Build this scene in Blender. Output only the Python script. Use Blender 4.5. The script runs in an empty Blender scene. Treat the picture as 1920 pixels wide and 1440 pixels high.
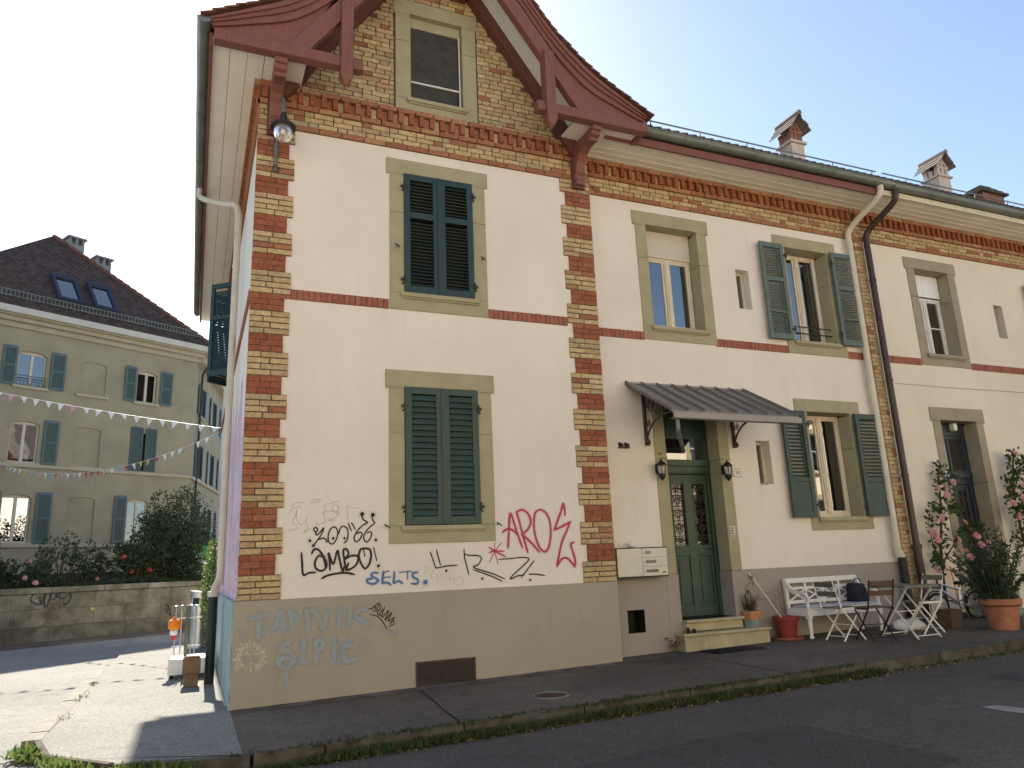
import bpy, math, random
from mathutils import Vector, Matrix
random.seed(7)
R = math.radians
sc = bpy.context.scene
col = sc.collection

# ------------------------------------------------------------------ camera
def cam_axes(yaw, pitch, roll):
    f = Vector((math.sin(yaw)*math.cos(pitch), math.cos(yaw)*math.cos(pitch), math.sin(pitch)))
    r = Vector((math.cos(yaw), -math.sin(yaw), 0)); u = r.cross(f)
    c, s = math.cos(roll), math.sin(roll)
    return c*r+s*u, -s*r+c*u, f
cd = bpy.data.cameras.new('camera'); cam = bpy.data.objects.new('camera', cd); col.objects.link(cam)
cr, cu, cf = cam_axes(R(23.33), R(13.64), R(-2.37))
CAM = Vector((-0.49, -9.0, 1.39))
m = Matrix.Identity(4)
for i in range(3):
    m[i][0] = cr[i]; m[i][1] = cu[i]; m[i][2] = -cf[i]; m[i][3] = CAM[i]
cam.matrix_world = m
cd.sensor_width = 36; cd.lens = 1390.5/1920*36; cd.clip_start = .05; cd.clip_end = 2000
sc.camera = cam

# ------------------------------------------------------------------ sky, sun, exposure
SUN_EL, SUN_AZ = R(36.8), R(0.5)          # the sun stands behind the house, a touch to the right of the street axis
w = bpy.data.worlds.new('World'); sc.world = w; w.use_nodes = True
nt = w.node_tree; nt.nodes.clear()
wo = nt.nodes.new('ShaderNodeOutputWorld'); bg = nt.nodes.new('ShaderNodeBackground'); sky = nt.nodes.new('ShaderNodeTexSky')
sky.sky_type = 'NISHITA'; sky.sun_disc = False; sky.sun_elevation = SUN_EL; sky.sun_rotation = SUN_AZ
sky.altitude = 550; sky.air_density = 1.0; sky.dust_density = 1.1; sky.ozone_density = 0.6
bg.inputs['Strength'].default_value = 0.09
nt.links.new(sky.outputs[0], bg.inputs['Color']); nt.links.new(bg.outputs[0], wo.inputs['Surface'])
sd = bpy.data.lights.new('sun', 'SUN'); sun = bpy.data.objects.new('sun', sd); col.objects.link(sun)
sd.energy = 5.0; sd.angle = R(0.53); sd.color = (1.0, .93, .82)
tosun = Vector((math.sin(SUN_AZ)*math.cos(SUN_EL), math.cos(SUN_AZ)*math.cos(SUN_EL), math.sin(SUN_EL)))
sun.rotation_euler = tosun.to_track_quat('Z', 'Y').to_euler(); sun.location = (0, 20, 30)
vs = sc.view_settings
vs.view_transform = 'Standard'; vs.look = 'None'; vs.gamma = 1; vs.use_curve_mapping = False
vs.exposure = 1.52
vs.use_white_balance = True; vs.white_balance_temperature = 6700; vs.white_balance_tint = 8
sc.cycles.max_bounces = 8; sc.cycles.diffuse_bounces = 4; sc.cycles.glossy_bounces = 4
sc.cycles.transparent_max_bounces = 16

# ------------------------------------------------------------------ helpers
WLOC = {}
def tag(o, label=None, cat=None, group=None, kind=None):
    if label: o['label'] = label
    if cat: o['category'] = cat
    if group: o['group'] = group
    if kind: o['kind'] = kind
    return o
def thing(name, loc=(0, 0, 0), rz=0, label=None, cat=None, group=None):
    o = bpy.data.objects.new(name, None); col.objects.link(o)
    o.empty_display_size = .2
    o.location = loc; o.rotation_euler = (0, 0, rz)
    WLOC[o] = Vector(loc)
    return tag(o, label, cat, group)
class MB:
    def __init__(s): s.v = []; s.f = []
    def add(s, vs_, fs):
        b = len(s.v); s.v += [tuple(p) for p in vs_]; s.f += [tuple(b+i for i in f) for f in fs]; return s
    def box(s, x0, x1, y0, y1, z0, z1):
        return s.add([(x0,y0,z0),(x1,y0,z0),(x1,y1,z0),(x0,y1,z0),(x0,y0,z1),(x1,y0,z1),(x1,y1,z1),(x0,y1,z1)],
                     [(0,3,2,1),(4,5,6,7),(0,1,5,4),(1,2,6,5),(2,3,7,6),(3,0,4,7)])
    def hexa(s, p): return s.add(p, [(0,3,2,1),(4,5,6,7),(0,1,5,4),(1,2,6,5),(2,3,7,6),(3,0,4,7)])
    def obox(s, c, ax, h):
        c = Vector(c); p = []
        for sz in (-1, 1):
            for sx, sy in ((-1,-1),(1,-1),(1,1),(-1,1)):
                p.append(c+ax[0]*h[0]*sx+ax[1]*h[1]*sy+ax[2]*h[2]*sz)
        return s.hexa(p)
    def bar(s, p, q, w, h, up=(0, 0, 1)):
        p, q = Vector(p), Vector(q); d = (q-p); L = d.length; d.normalize()
        sx = d.cross(Vector(up))
        if sx.length < 1e-4: sx = d.cross(Vector((1, 0, 0)))
        sx.normalize(); uz = sx.cross(d)
        return s.obox((p+q)/2, (sx, d, uz), (w/2, L/2, h/2))
    def prism(s, poly, a0, a1, plane='xz'):
        n = len(poly)
        def P(p, a): return {'xz': (p[0], a, p[1]), 'yz': (a, p[0], p[1]), 'xy': (p[0], p[1], a)}[plane]
        vs_ = [P(p, a0) for p in poly]+[P(p, a1) for p in poly]
        fs = [tuple(range(n)), tuple(range(2*n-1, n-1, -1))]
        for i in range(n): j = (i+1) % n; fs.append((i, i+n, j+n, j))
        return s.add(vs_, fs)
    def tube(s, path, r, n=8, cap=True, close=False):
        path = [Vector(p) for p in path]; m_ = len(path)
        rs = r if isinstance(r, (list, tuple)) else [r]*m_
        b = len(s.v); ref = None; rings = []
        for i, p in enumerate(path):
            if close: t = path[(i+1) % m_]-path[i-1]
            else: t = path[min(i+1, m_-1)]-path[max(i-1, 0)]
            if t.length < 1e-9: t = Vector((0, 0, 1))
            t.normalize()
            if ref is None:
                ref = t.cross(Vector((0, 0, 1)))
                if ref.length < 1e-3: ref = t.cross(Vector((0, 1, 0)))
            ref = ref-t*ref.dot(t)
            if ref.length < 1e-5: ref = t.orthogonal()
            ref.normalize(); o2 = t.cross(ref)
            for k in range(n):
                a = 2*math.pi*k/n
                s.v.append(tuple(p+(ref*math.cos(a)+o2*math.sin(a))*rs[i]))
        for i in range(m_ if close else m_-1):
            i2 = (i+1) % m_
            for k in range(n):
                k2 = (k+1) % n
                s.f.append((b+i*n+k, b+i*n+k2, b+i2*n+k2, b+i2*n+k))
        if cap and not close:
            s.f.append(tuple(b+k for k in range(n-1, -1, -1))); s.f.append(tuple(b+(m_-1)*n+k for k in range(n)))
        return s
    def lathe(s, prof, c, n=16, axis=None, sx=1, sy=1):
        b = len(s.v); c = Vector(c)
        for r, z in prof:
            for k in range(n):
                a = 2*math.pi*k/n
                s.v.append((c.x+r*math.cos(a)*sx, c.y+r*math.sin(a)*sy, c.z+z))
        for i in range(len(prof)-1):
            for k in range(n):
                k2 = (k+1) % n
                s.f.append((b+i*n+k, b+i*n+k2, b+(i+1)*n+k2, b+(i+1)*n+k))
        s.f.append(tuple(b+k for k in range(n-1, -1, -1))); s.f.append(tuple(b+(len(prof)-1)*n+k for k in range(n)))
        return s
    def quad(s, *p): return s.add(p, [tuple(range(len(p)))])
    def build(s, name, mat, parent=None, smooth=False, local=False, bevel=0, label=None):
        off = Vector((0, 0, 0))
        if parent is not None and not local: off = WLOC.get(parent, off)
        me = bpy.data.meshes.new(name)
        me.from_pydata([tuple(Vector(p)-off) for p in s.v], [], s.f)
        me.materials.append(mat); me.update()
        if smooth:
            me.shade_smooth() if hasattr(me, 'shade_smooth') else None
        o = bpy.data.objects.new(name, me); col.objects.link(o)
        if smooth == 'auto':
            me.set_sharp_from_angle(angle=R(40))
        if parent is not None:
            o.parent = parent; WLOC[o] = off if not local else Vector((0, 0, 0))
        else: WLOC[o] = Vector((0, 0, 0))
        if bevel:
            bv = o.modifiers.new('bevel', 'BEVEL'); bv.width = bevel; bv.segments = 2; bv.limit_method = 'ANGLE'; bv.angle_limit = R(50)
        if label: o['label'] = label
        return o
def copy_tree(o, parent=None):
    c = o.copy(); col.objects.link(c); c.parent = parent
    if parent is not None: c.matrix_parent_inverse = o.matrix_parent_inverse.copy()
    for ch in list(o.children): copy_tree(ch, c)
    return c
def smooth_path(pts, n=6, closed=False):
    P = [Vector(p) for p in pts]
    if len(P) < 3: return P
    out = []
    m_ = len(P)
    for i in range(m_ if closed else m_-1):
        p0 = P[(i-1) % m_] if closed or i > 0 else P[0]*2-P[1]
        p1 = P[i]; p2 = P[(i+1) % m_]
        p3 = P[(i+2) % m_] if closed or i+2 < m_ else P[-1]*2-P[-2]
        for k in range(n):
            t = k/n
            out.append(.5*((2*p1)+(p2-p0)*t+(2*p0-5*p1+4*p2-p3)*t*t+(3*p1-p0-3*p2+p3)*t**3))
    if not closed: out.append(P[-1])
    return out
def gz(x): return .019*max(x, 0)          # the street climbs gently to the right

# ------------------------------------------------------------------ materials
MATS = {}
def base(name, rough=.8, spec=.3, metal=0):
    m = bpy.data.materials.new(name); m.use_nodes = True
    n = m.node_tree.nodes; b = n['Principled BSDF']
    b.inputs['Roughness'].default_value = rough; b.inputs['Metallic'].default_value = metal
    b.inputs['Specular IOR Level'].default_value = spec
    MATS[name] = m
    return m, n, m.node_tree.links, b
def L3(c): return (c[0], c[1], c[2], 1)
def nz(n, l, scale, detail=4, rough=.6, vec=None, dist=0):
    t = n.new('ShaderNodeTexNoise'); t.inputs['Scale'].default_value = scale; t.inputs['Detail'].default_value = detail
    t.inputs['Roughness'].default_value = rough; t.inputs['Distortion'].default_value = dist
    if vec is None:
        g = n.new('ShaderNodeNewGeometry'); vec = g.outputs['Position']
    l.new(vec, t.inputs['Vector']); return t
def ramp(n, l, src, stops, interp='LINEAR'):
    r = n.new('ShaderNodeValToRGB'); l.new(src, r.inputs['Fac']); cr_ = r.color_ramp; cr_.interpolation = interp
    while len(cr_.elements) > 1: cr_.elements.remove(cr_.elements[-1])
    cr_.elements[0].position = stops[0][0]; cr_.elements[0].color = L3(stops[0][1])
    for p, c in stops[1:]:
        e = cr_.elements.new(p); e.color = L3(c)
    return r
def mixc(n, l, fac, a, b, mode='MIX'):
    x = n.new('ShaderNodeMix'); x.data_type = 'RGBA'; x.blend_type = mode
    for sock, val in ((0, fac), (6, a), (7, b)):
        if hasattr(val, 'is_linked'): l.new(val, x.inputs[sock])
        elif isinstance(val, (tuple, list)): x.inputs[sock].default_value = L3(val)
        else: x.inputs[sock].default_value = val
    return x.outputs[2]
def bump(n, l, b, h, strength=.3, dist=.01):
    bp = n.new('ShaderNodeBump'); bp.inputs['Strength'].default_value = strength; bp.inputs['Distance'].default_value = dist
    l.new(h, bp.inputs['Height']); l.new(bp.outputs[0], b.inputs['Normal']); return bp
def stretched(n, sx, sy, sz):
    g = n.new('ShaderNodeNewGeometry'); mp = n.new('ShaderNodeMapping'); mp.inputs['Scale'].default_value = (sx, sy, sz)
    n.id_data.links.new(g.outputs['Position'], mp.inputs['Vector']); return mp.outputs[0]
def mk(name, c, var=.15, scale=3, rough=.8, spec=.3, metal=0, bs=40, bst=.15, bd=.005, dirt=None, dscale=1.2, dcut=(.55, .75), damt=.5):
    """one paint / stone / metal: base colour, brightness mottling, fine relief, optional dirt patches"""
    m, n, l, b = base(name, rough, spec, metal)
    t = nz(n, l, scale, 5, .62)
    lo = tuple(x*(1-var) for x in c); hi = tuple(min(1, x*(1+var)) for x in c)
    r = ramp(n, l, t.outputs['Fac'], [(.3, lo), (.7, hi)])
    out = r.outputs[0]
    if dirt:
        d = nz(n, l, dscale, 6, .7)
        f = ramp(n, l, d.outputs['Fac'], [(dcut[0], (0, 0, 0)), (dcut[1], (damt,)*3)])
        out = mixc(n, l, f.outputs[0], out, dirt)
    l.new(out, b.inputs['Base Color'])
    if bst:
        h = nz(n, l, bs, 4, .6); bump(n, l, b, h.outputs['Fac'], bst, bd)
    return m
def mk_brick(name, stops, island=False):
    m, n, l, b = base(name, .88, .2)
    if island:
        g = n.new('ShaderNodeNewGeometry'); src = g.outputs['Random Per Island']
    else:
        g = n.new('ShaderNodeObjectInfo'); src = g.outputs['Random']
    r = ramp(n, l, src, stops)
    t = nz(n, l, 28, 6, .7); r2 = ramp(n, l, t.outputs['Fac'], [(.3, (.62, .58, .55)), (.62, (1.1, 1.08, 1.05))])
    c1 = mixc(n, l, 1, r.outputs[0], r2.outputs[0], 'MULTIPLY')
    t3 = nz(n, l, 9, 5, .7, stretched(n, 1, 1, 4)); r3 = ramp(n, l, t3.outputs['Fac'], [(.56, (0, 0, 0)), (.72, (.55,)*3)])
    c2 = mixc(n, l, r3.outputs[0], c1, (.20, .12, .075))
    l.new(c2, b.inputs['Base Color'])
    h = nz(n, l, 90, 5, .7); bump(n, l, b, h.outputs['Fac'], .5, .006)
    return m
YEL = [(0, (.51, .385, .205)), (.25, (.56, .44, .245)), (.5, (.46, .33, .175)), (.68, (.60, .475, .28)), (.82, (.47, .295, .17)), (.92, (.38, .34, .21)), (1, (.52, .37, .21))]
RED = [(0, (.29, .095, .05)), (.4, (.34, .125, .065)), (.7, (.265, .085, .045)), (1, (.37, .15, .085))]
ORG = [(0, (.38, .19, .10)), (.4, (.33, .14, .08)), (.75, (.42, .25, .14)), (1, (.30, .12, .07))]
PNK = [(0, (.33, .12, .085)), (.5, (.38, .15, .10)), (1, (.30, .10, .07))]
for nm, st in (('yellow', YEL), ('red', RED), ('orange', ORG), ('pink', PNK)):
    mk_brick('brick_'+nm, st); mk_brick('brickjoin_'+nm, st, True)
mk('mortar', (.125, .09, .062), .25, 12, .95, .1, bs=120, bst=.5)
def mk_plaster(name, c, dirtc, lowz=None):
    m, n, l, b = base(name, .92, .15)
    t = nz(n, l, .55, 6, .68); lo = tuple(x*.90 for x in c); hi = tuple(min(1, x*1.05) for x in c)
    out = ramp(n, l, t.outputs['Fac'], [(.3, lo), (.7, hi)]).outputs[0]
    s_ = nz(n, l, 2.2, 6, .72, stretched(n, 1.6, 1, .35)); f = ramp(n, l, s_.outputs['Fac'], [(.56, (0, 0, 0)), (.78, (.4,)*3)])
    out = mixc(n, l, f.outputs[0], out, dirtc)
    s2 = nz(n, l, 26, 5, .75); f2 = ramp(n, l, s2.outputs['Fac'], [(.68, (0, 0, 0)), (.8, (.28,)*3)])
    out = mixc(n, l, f2.outputs[0], out, tuple(x*.75 for x in dirtc))
    l.new(out, b.inputs['Base Color'])
    h = nz(n, l, 55, 6, .75); bump(n, l, b, h.outputs['Fac'], .28, .008)
    return m
mk_plaster('plaster', (.76, .69, .61), (.59, .51, .42))
mk_plaster('plaster2', (.75, .67, .545), (.60, .50, .37))
mk_plaster('plaster_opp', (.80, .70, .53), (.66, .55, .38))
mk_plaster('plinth', (.365, .325, .25), (.26, .23, .18))
mk_plaster('plinth_wing', (.34, .30, .26), (.24, .21, .19))
mk('stone', (.36, .325, .205), .10, 3.0, .85, .25, bs=70, bst=.25, dirt=(.24, .215, .14), dscale=2.6, damt=.4)
mk('stone2', (.33, .285, .20), .10, 3.0, .85, .25, bs=70, bst=.25, dirt=(.23, .20, .14), dscale=2.6, damt=.4)
mk('step_stone', (.40, .35, .22), .15, 5, .85, .25, bs=80, bst=.35, dirt=(.18, .16, .12), dscale=3, damt=.6)
def mk_wood(name, c, vertical=True, rough=.55, wear=None):
    m, n, l, b = base(name, rough, .4)
    t = nz(n, l, 6, 6, .65, stretched(n, 6, 6, .6)); lo = tuple(x*.78 for x in c); hi = tuple(x*1.18 for x in c)
    out = ramp(n, l, t.outputs['Fac'], [(.3, lo), (.72, hi)]).outputs[0]
    if wear:
        s_ = nz(n, l, 14, 6, .75, stretched(n, 3, 3, .8)); f = ramp(n, l, s_.outputs['Fac'], [(.64, (0, 0, 0)), (.74, (.6,)*3)])
        out = mixc(n, l, f.outputs[0], out, wear)
    l.new(out, b.inputs['Base Color']); bump(n, l, b, t.outputs['Fac'], .15, .004)
    return m
mk_wood('timber', (.20, .075, .055), wear=(.27, .13, .10)); mk_wood('timber_dark', (.135, .05, .038))
mk('soffit', (.87, .82, .71), .05, 2, .7, .3, bst=.05, dirt=(.62, .55, .43), dscale=1.6, damt=.4); mk('soffit_bead', (.86, .82, .72), .03, 2, .6, .3, bst=0); mk('soffit_white', (.78, .77, .73), .05, 2, .6, .3, bst=.05)
mk_wood('shutter_green', (.036, .064, .050), rough=.5, wear=(.075, .105, .085))
mk_wood('shutter_teal', (.020, .048, .050), rough=.5, wear=(.045, .085, .085))
mk_wood('shutter_sage', (.11, .150, .132), rough=.6, wear=(.19, .22, .19))
mk_wood('shutter_blue', (.02, .025, .085), rough=.5)
mk_wood('door_green', (.028, .062, .042), rough=.4, wear=(.045, .085, .06)); mk_wood('door_blue', (.022, .030, .044), rough=.4)
mk_wood('win_cream', (.66, .58, .44), rough=.5, wear=(.5, .42, .3)); mk_wood('win_white', (.72, .70, .66), rough=.45)
mk('metal_dark', (.035, .032, .03), .3, 20, .5, .5, .3, bst=.1)
mk('iron_brown', (.055, .035, .03), .3, 20, .55, .5, .2, bst=.1)
mk('zinc', (.165, .185, .165), .25, 2.5, .5, .5, .35, bst=.08, dirt=(.10, .12, .085), dscale=4, damt=.7)
mk('canopy_metal', (.235, .218, .205), .12, 3, .42, .5, .35, bst=.05, dirt=(.17, .155, .145), dscale=3, damt=.5)
mk('pipe_cream', (.60, .55, .44), .10, 4, .5, .4, bst=.08, dirt=(.36, .32, .25), dscale=3, damt=.6)
mk('pipe_brown', (.055, .032, .028), .2, 5, .45, .45, .1, bst=.08)
mk('pipe_black', (.018, .018, .018), .3, 8, .5, .4, bst=.08)
mk('steel', (.50, .51, .53), .15, 6, .3, .5, .9, bst=.05)
mk('white_paint', (.74, .71, .66), .08, 6, .5, .4, bst=.06, dirt=(.48, .44, .38), dscale=6, damt=.5)
mk('white_plain', (.80, .80, .79), .04, 6, .45, .4, bst=0)
mk('offwhite', (.60, .56, .46), .06, 5, .4, .4, bst=.03)
mk('black_paint', (.016, .014, .013), .3, 10, .45, .45, bst=.08)
mk('olive_paint', (.13, .135, .095), .2, 8, .55, .4, bst=.08)
mk('terracotta', (.33, .135, .07), .2, 7, .8, .25, bs=60, bst=.25, dirt=(.42, .26, .18), dscale=5, damt=.6); mk('chimney_brick', (.25, .115, .085), .25, 8, .9, .2, bs=50, bst=.3, dirt=(.35, .25, .20), dscale=4, damt=.6); mk('tile_dark', (.085, .072, .060), .3, 6, .88, .2, bs=50, bst=.3, dirt=(.05, .06, .04), dscale=2.5, damt=.7)
mk('red_plastic', (.23, .03, .02), .15, 6, .45, .45, bst=.05)
mk('brown_pot', (.115, .068, .05), .2, 9, .6, .3, bst=.1)
mk('pot_blue', (.22, .25, .27), .2, 9, .7, .3, bst=.1)
mk('interior', (.035, .03, .027), .3, 2, .9, .1, bst=0)
mk('curtain', (.52, .53, .56), .15, 7, .9, .1, bst=.1); mk('curtain_dim', (.28, .27, .26), .2, 7, .9, .1, bst=.1)
mk('blind', (.58, .52, .42), .05, 4, .8, .2, bst=.05, dirt=(.42, .37, .28), dscale=7, damt=.6)
mk('blind_dark', (.055, .052, .048), .25, 9, .8, .2, bst=.1)
mk('rubber', (.02, .02, .02), .3, 12, .8, .2, bst=.1)
mk('soil', (.045, .03, .02), .4, 30, .95, .1, bst=.6)
mk('graf_black', (.022, .018, .017), .35, 30, .6, .3, bst=0)
mk('graf_thin', (.16, .13, .11), .2, 40, .7, .2, bst=0); mk('graf_faint', (.42, .35, .28), .15, 40, .8, .2, bst=0)
mk('graf_pink', (.46, .045, .10), .25, 22, .6, .3, bst=0); mk('graf_blue', (.06, .16, .33), .25, 18, .6, .3, bst=0)
mk('graf_pale', (.265, .325, .385), .15, 12, .8, .2, bst=0, dirt=(.335, .31, .24), dscale=10, dcut=(.4, .62), damt=.8)
mk('graf_chalk', (.50, .44, .34), .2, 30, .9, .1, bst=0, dirt=(.38, .32, .23), dscale=14, dcut=(.45, .65), damt=.8)
mk('graf_wall', (.045, .045, .045), .3, 30, .8, .2, bst=0); mk('graf_rust', (.20, .12, .10), .3, 20, .85, .2, bst=0); mk('graf_grey', (.17, .19, .20), .3, 20, .85, .2, bst=0)
def mk_spray(name, c, amt):
    # thin overspray: speckled paint mist, the wall shows through
    m, n, l, b = base(name, .8, .2); b.inputs['Base Color'].default_value = L3(c)
    t = nz(n, l, 160, 3, .7); t2 = nz(n, l, 9, 3, .6)
    r = ramp(n, l, t.outputs['Fac'], [(.42, (0, 0, 0)), (.62, (amt,)*3)]); r2 = ramp(n, l, t2.outputs['Fac'], [(.35, (.25,)*3), (.65, (1, 1, 1))])
    f = mixc(n, l, 1, r.outputs[0], r2.outputs[0], 'MULTIPLY'); l.new(f, b.inputs['Alpha']); return m
mk_spray('mist_black', (.022, .018, .017), .34); mk_spray('mist_pink', (.46, .045, .10), .38); mk_spray('mist_blue', (.06, .16, .33), .4); mk_spray('mist_pale', (.28, .33, .38), .4)
# painted side wall: a mural of drips in pink, violet, white and teal
def mk_mural(name, stops, base_c, zlo):
    m, n, l, b = base(name, .85, .2)
    t = nz(n, l, 1.6, 6, .65, stretched(n, 1, 3.2, .55), .8)
    r = ramp(n, l, t.outputs['Fac'], stops)
    g = n.new('ShaderNodeNewGeometry'); sx = n.new('ShaderNodeSeparateXYZ'); l.new(g.outputs['Position'], sx.inputs[0])
    ad = n.new('ShaderNodeMath'); ad.operation = 'ADD'; q = nz(n, l, 1.1, 4, .6, stretched(n, 1, 2, .2))
    ml = n.new('ShaderNodeMath'); ml.operation = 'MULTIPLY'; ml.inputs[1].default_value = 3.4
    l.new(q.outputs['Fac'], ml.inputs[0]); l.new(sx.outputs['Z'], ad.inputs[0]); l.new(ml.outputs[0], ad.inputs[1])
    mr = n.new('ShaderNodeMapRange'); mr.inputs['From Min'].default_value = zlo+1.7; mr.inputs['From Max'].default_value = zlo+1.9
    l.new(ad.outputs[0], mr.inputs['Value'])
    out = mixc(n, l, mr.outputs[0], r.outputs[0], base_c)
    l.new(out, b.inputs['Base Color']); h = nz(n, l, 55, 6, .7); bump(n, l, b, h.outputs['Fac'], .3, .008)
    return m
mk_mural('mural', [(.30, (.70, .67, .66)), (.41, (.74, .71, .69)), (.43, (.52, .05, .10)), (.46, (.66, .58, .62)), (.50, (.36, .30, .46)), (.53, (.70, .66, .68)), (.57, (.58, .10, .20)), (.60, (.70, .62, .66)), (.63, (.30, .26, .50)), (.66, (.20, .34, .50))], (.78, .72, .64), 3.6)
mk_mural('mural_low', [(.36, (.14, .25, .27)), (.45, (.20, .33, .35)), (.50, (.36, .42, .42)), (.54, (.42, .42, .39)), (.58, (.13, .23, .26)), (.66, (.48, .47, .43))], (.16, .29, .31), 2.3)
# asphalt
def mk_asphalt(name, c, agg, aggc, patch=.25, crack=True, vsc=80):
    m, n, l, b = base(name, .93, .2)
    t = nz(n, l, .45, 6, .65); out = ramp(n, l, t.outputs['Fac'], [(.3, tuple(x*(1-patch) for x in c)), (.7, tuple(x*(1+patch) for x in c))]).outputs[0]
    v = n.new('ShaderNodeTexVoronoi'); v.inputs['Scale'].default_value = vsc
    g = n.new('ShaderNodeNewGeometry'); l.new(g.outputs['Position'], v.inputs['Vector'])
    k = ramp(n, l, v.outputs['Distance'], [(.12, (1, 1, 1)), (.42, (0, 0, 0))]); 
    kr = ramp(n, l, v.outputs['Color'], [(.5, (0, 0, 0)), (.9, (agg,)*3)])
    kk = mixc(n, l, 1, k.outputs[0], kr.outputs[0], 'MULTIPLY')
    out = mixc(n, l, kk, out, aggc)
    s_ = nz(n, l, 5, 7, .75); f = ramp(n, l, s_.outputs['Fac'], [(.52, (0, 0, 0)), (.70, (.6,)*3)])
    out = mixc(n, l, f.outputs[0], out, tuple(x*.55 for x in c))
    s3 = nz(n, l, 38, 4, .8); f3 = ramp(n, l, s3.outputs['Fac'], [(.34, (.62,)*3), (.66, (1.32,)*3)])
    out = mixc(n, l, 1, out, f3.outputs[0], 'MULTIPLY')
    hh = v.outputs['Distance']
    if crack:
        w_ = nz(n, l, 1.3, 5, .6); vm = n.new('ShaderNodeVectorMath'); vm.operation = 'ADD'
        g2 = n.new('ShaderNodeNewGeometry'); l.new(g2.outputs['Position'], vm.inputs[0]); l.new(w_.outputs['Color'], vm.inputs[1])
        v2 = n.new('ShaderNodeTexVoronoi'); v2.feature = 'DISTANCE_TO_EDGE'; v2.inputs['Scale'].default_value = .42
        l.new(vm.outputs[0], v2.inputs['Vector'])
        cr2 = ramp(n, l, v2.outputs['Distance'], [(.004, (.75,)*3), (.009, (0, 0, 0))])
        out = mixc(n, l, cr2.outputs[0], out, (.022, .02, .018))
    l.new(out, b.inputs['Base Color'])
    ns = nz(n, l, 70, 5, .75); bump(n, l, b, ns.outputs['Fac'], .8, .014)
    return m
mk_asphalt('asphalt', (.105, .090, .083), .9, (.24, .21, .19), .24, False, 55)
mk_asphalt('asphalt_walk', (.125, .104, .088), 1, (.32, .27, .235), .42, False, 48)
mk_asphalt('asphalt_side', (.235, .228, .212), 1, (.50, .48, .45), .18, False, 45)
mk_asphalt('asphalt_patch', (.078, .068, .064), .8, (.19, .165, .15), .2, False, 55); mk('joint', (.035, .03, .026), .3, 8, .95, .1, bst=.3); mk('kerb_stone', (.20, .19, .165), .2, 6, .9, .2, bs=80, bst=.4, dirt=(.13, .125, .10), dscale=2.5, damt=.6); mk('bounce_pale', (.42, .38, .31), .15, 3, .95, .1, bs=60, bst=.4); mk('kerb_dirty', (.105, .094, .080), .3, 6, .95, .15, bs=80, bst=.5, dirt=(.055, .045, .03), dscale=3.5, dcut=(.42, .6), damt=.85)
mk('cement_strip', (.19, .162, .132), .3, 4, .95, .15, bs=70, bst=.4, dirt=(.08, .066, .055), dscale=3.2, dcut=(.40, .62), damt=.9); mk('streak_pale', (.26, .25, .24), .2, 12, .8, .3, bst=.2)
mk('rust_iron', (.085, .050, .042), .3, 20, .75, .4, .3, bst=.2)
# leaves
def mk_leaf(name, stops, trans=.35):
    m, n, l, b = base(name, .55, .35)
    g = n.new('ShaderNodeNewGeometry'); r = ramp(n, l, g.outputs['Random Per Island'], stops)
    l.new(r.outputs[0], b.inputs['Base Color'])
    tr = n.new('ShaderNodeBsdfTranslucent'); l.new(r.outputs[0], tr.inputs['Color'])
    mx = n.new('ShaderNodeMixShader'); mx.inputs[0].default_value = trans
    o = n['Material Output']; l.new(b.outputs[0], mx.inputs[1]); l.new(tr.outputs[0], mx.inputs[2]); l.new(mx.outputs[0], o.inputs['Surface'])
    return m
mk_leaf('leaf', [(0, (.035, .065, .018)), (.4, (.055, .10, .026)), (.75, (.075, .12, .035)), (1, (.04, .06, .02))])
mk_leaf('leaf_dark', [(0, (.018, .034, .014)), (.5, (.032, .055, .02)), (1, (.045, .07, .025))], .25)
mk_leaf('leaf_light', [(0, (.08, .13, .035)), (.5, (.11, .17, .045)), (.9, (.15, .17, .05)), (1, (.16, .11, .04))], .4)
mk_leaf('weed_dark', [(0, (.03, .042, .014)), (.5, (.05, .055, .02)), (.8, (.09, .075, .03)), (1, (.14, .10, .045))], .25); mk_leaf('red_leaf', [(0, (.20, .05, .03)), (.5, (.28, .08, .05)), (1, (.10, .08, .03))], .25); mk_leaf('leaf_dry', [(0, (.19, .12, .05)), (.4, (.12, .075, .035)), (.7, (.26, .19, .07)), (1, (.30, .24, .12))], .2)
mk_leaf('heather', [(0, (.10, .055, .045)), (.6, (.14, .08, .06)), (1, (.075, .055, .035))], .2)
mk_leaf('petal_pink', [(0, (.62, .22, .26)), (.5, (.70, .32, .34)), (1, (.72, .40, .38))], .3)
mk_leaf('petal_red', [(0, (.35, .015, .03)), (.5, (.45, .03, .05)), (1, (.5, .12, .12))], .3)
mk('bark', (.075, .05, .032), .3, 15, .9, .2, bst=.5); mk('stem', (.06, .065, .03), .3, 15, .8, .3, bst=.2)
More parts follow.
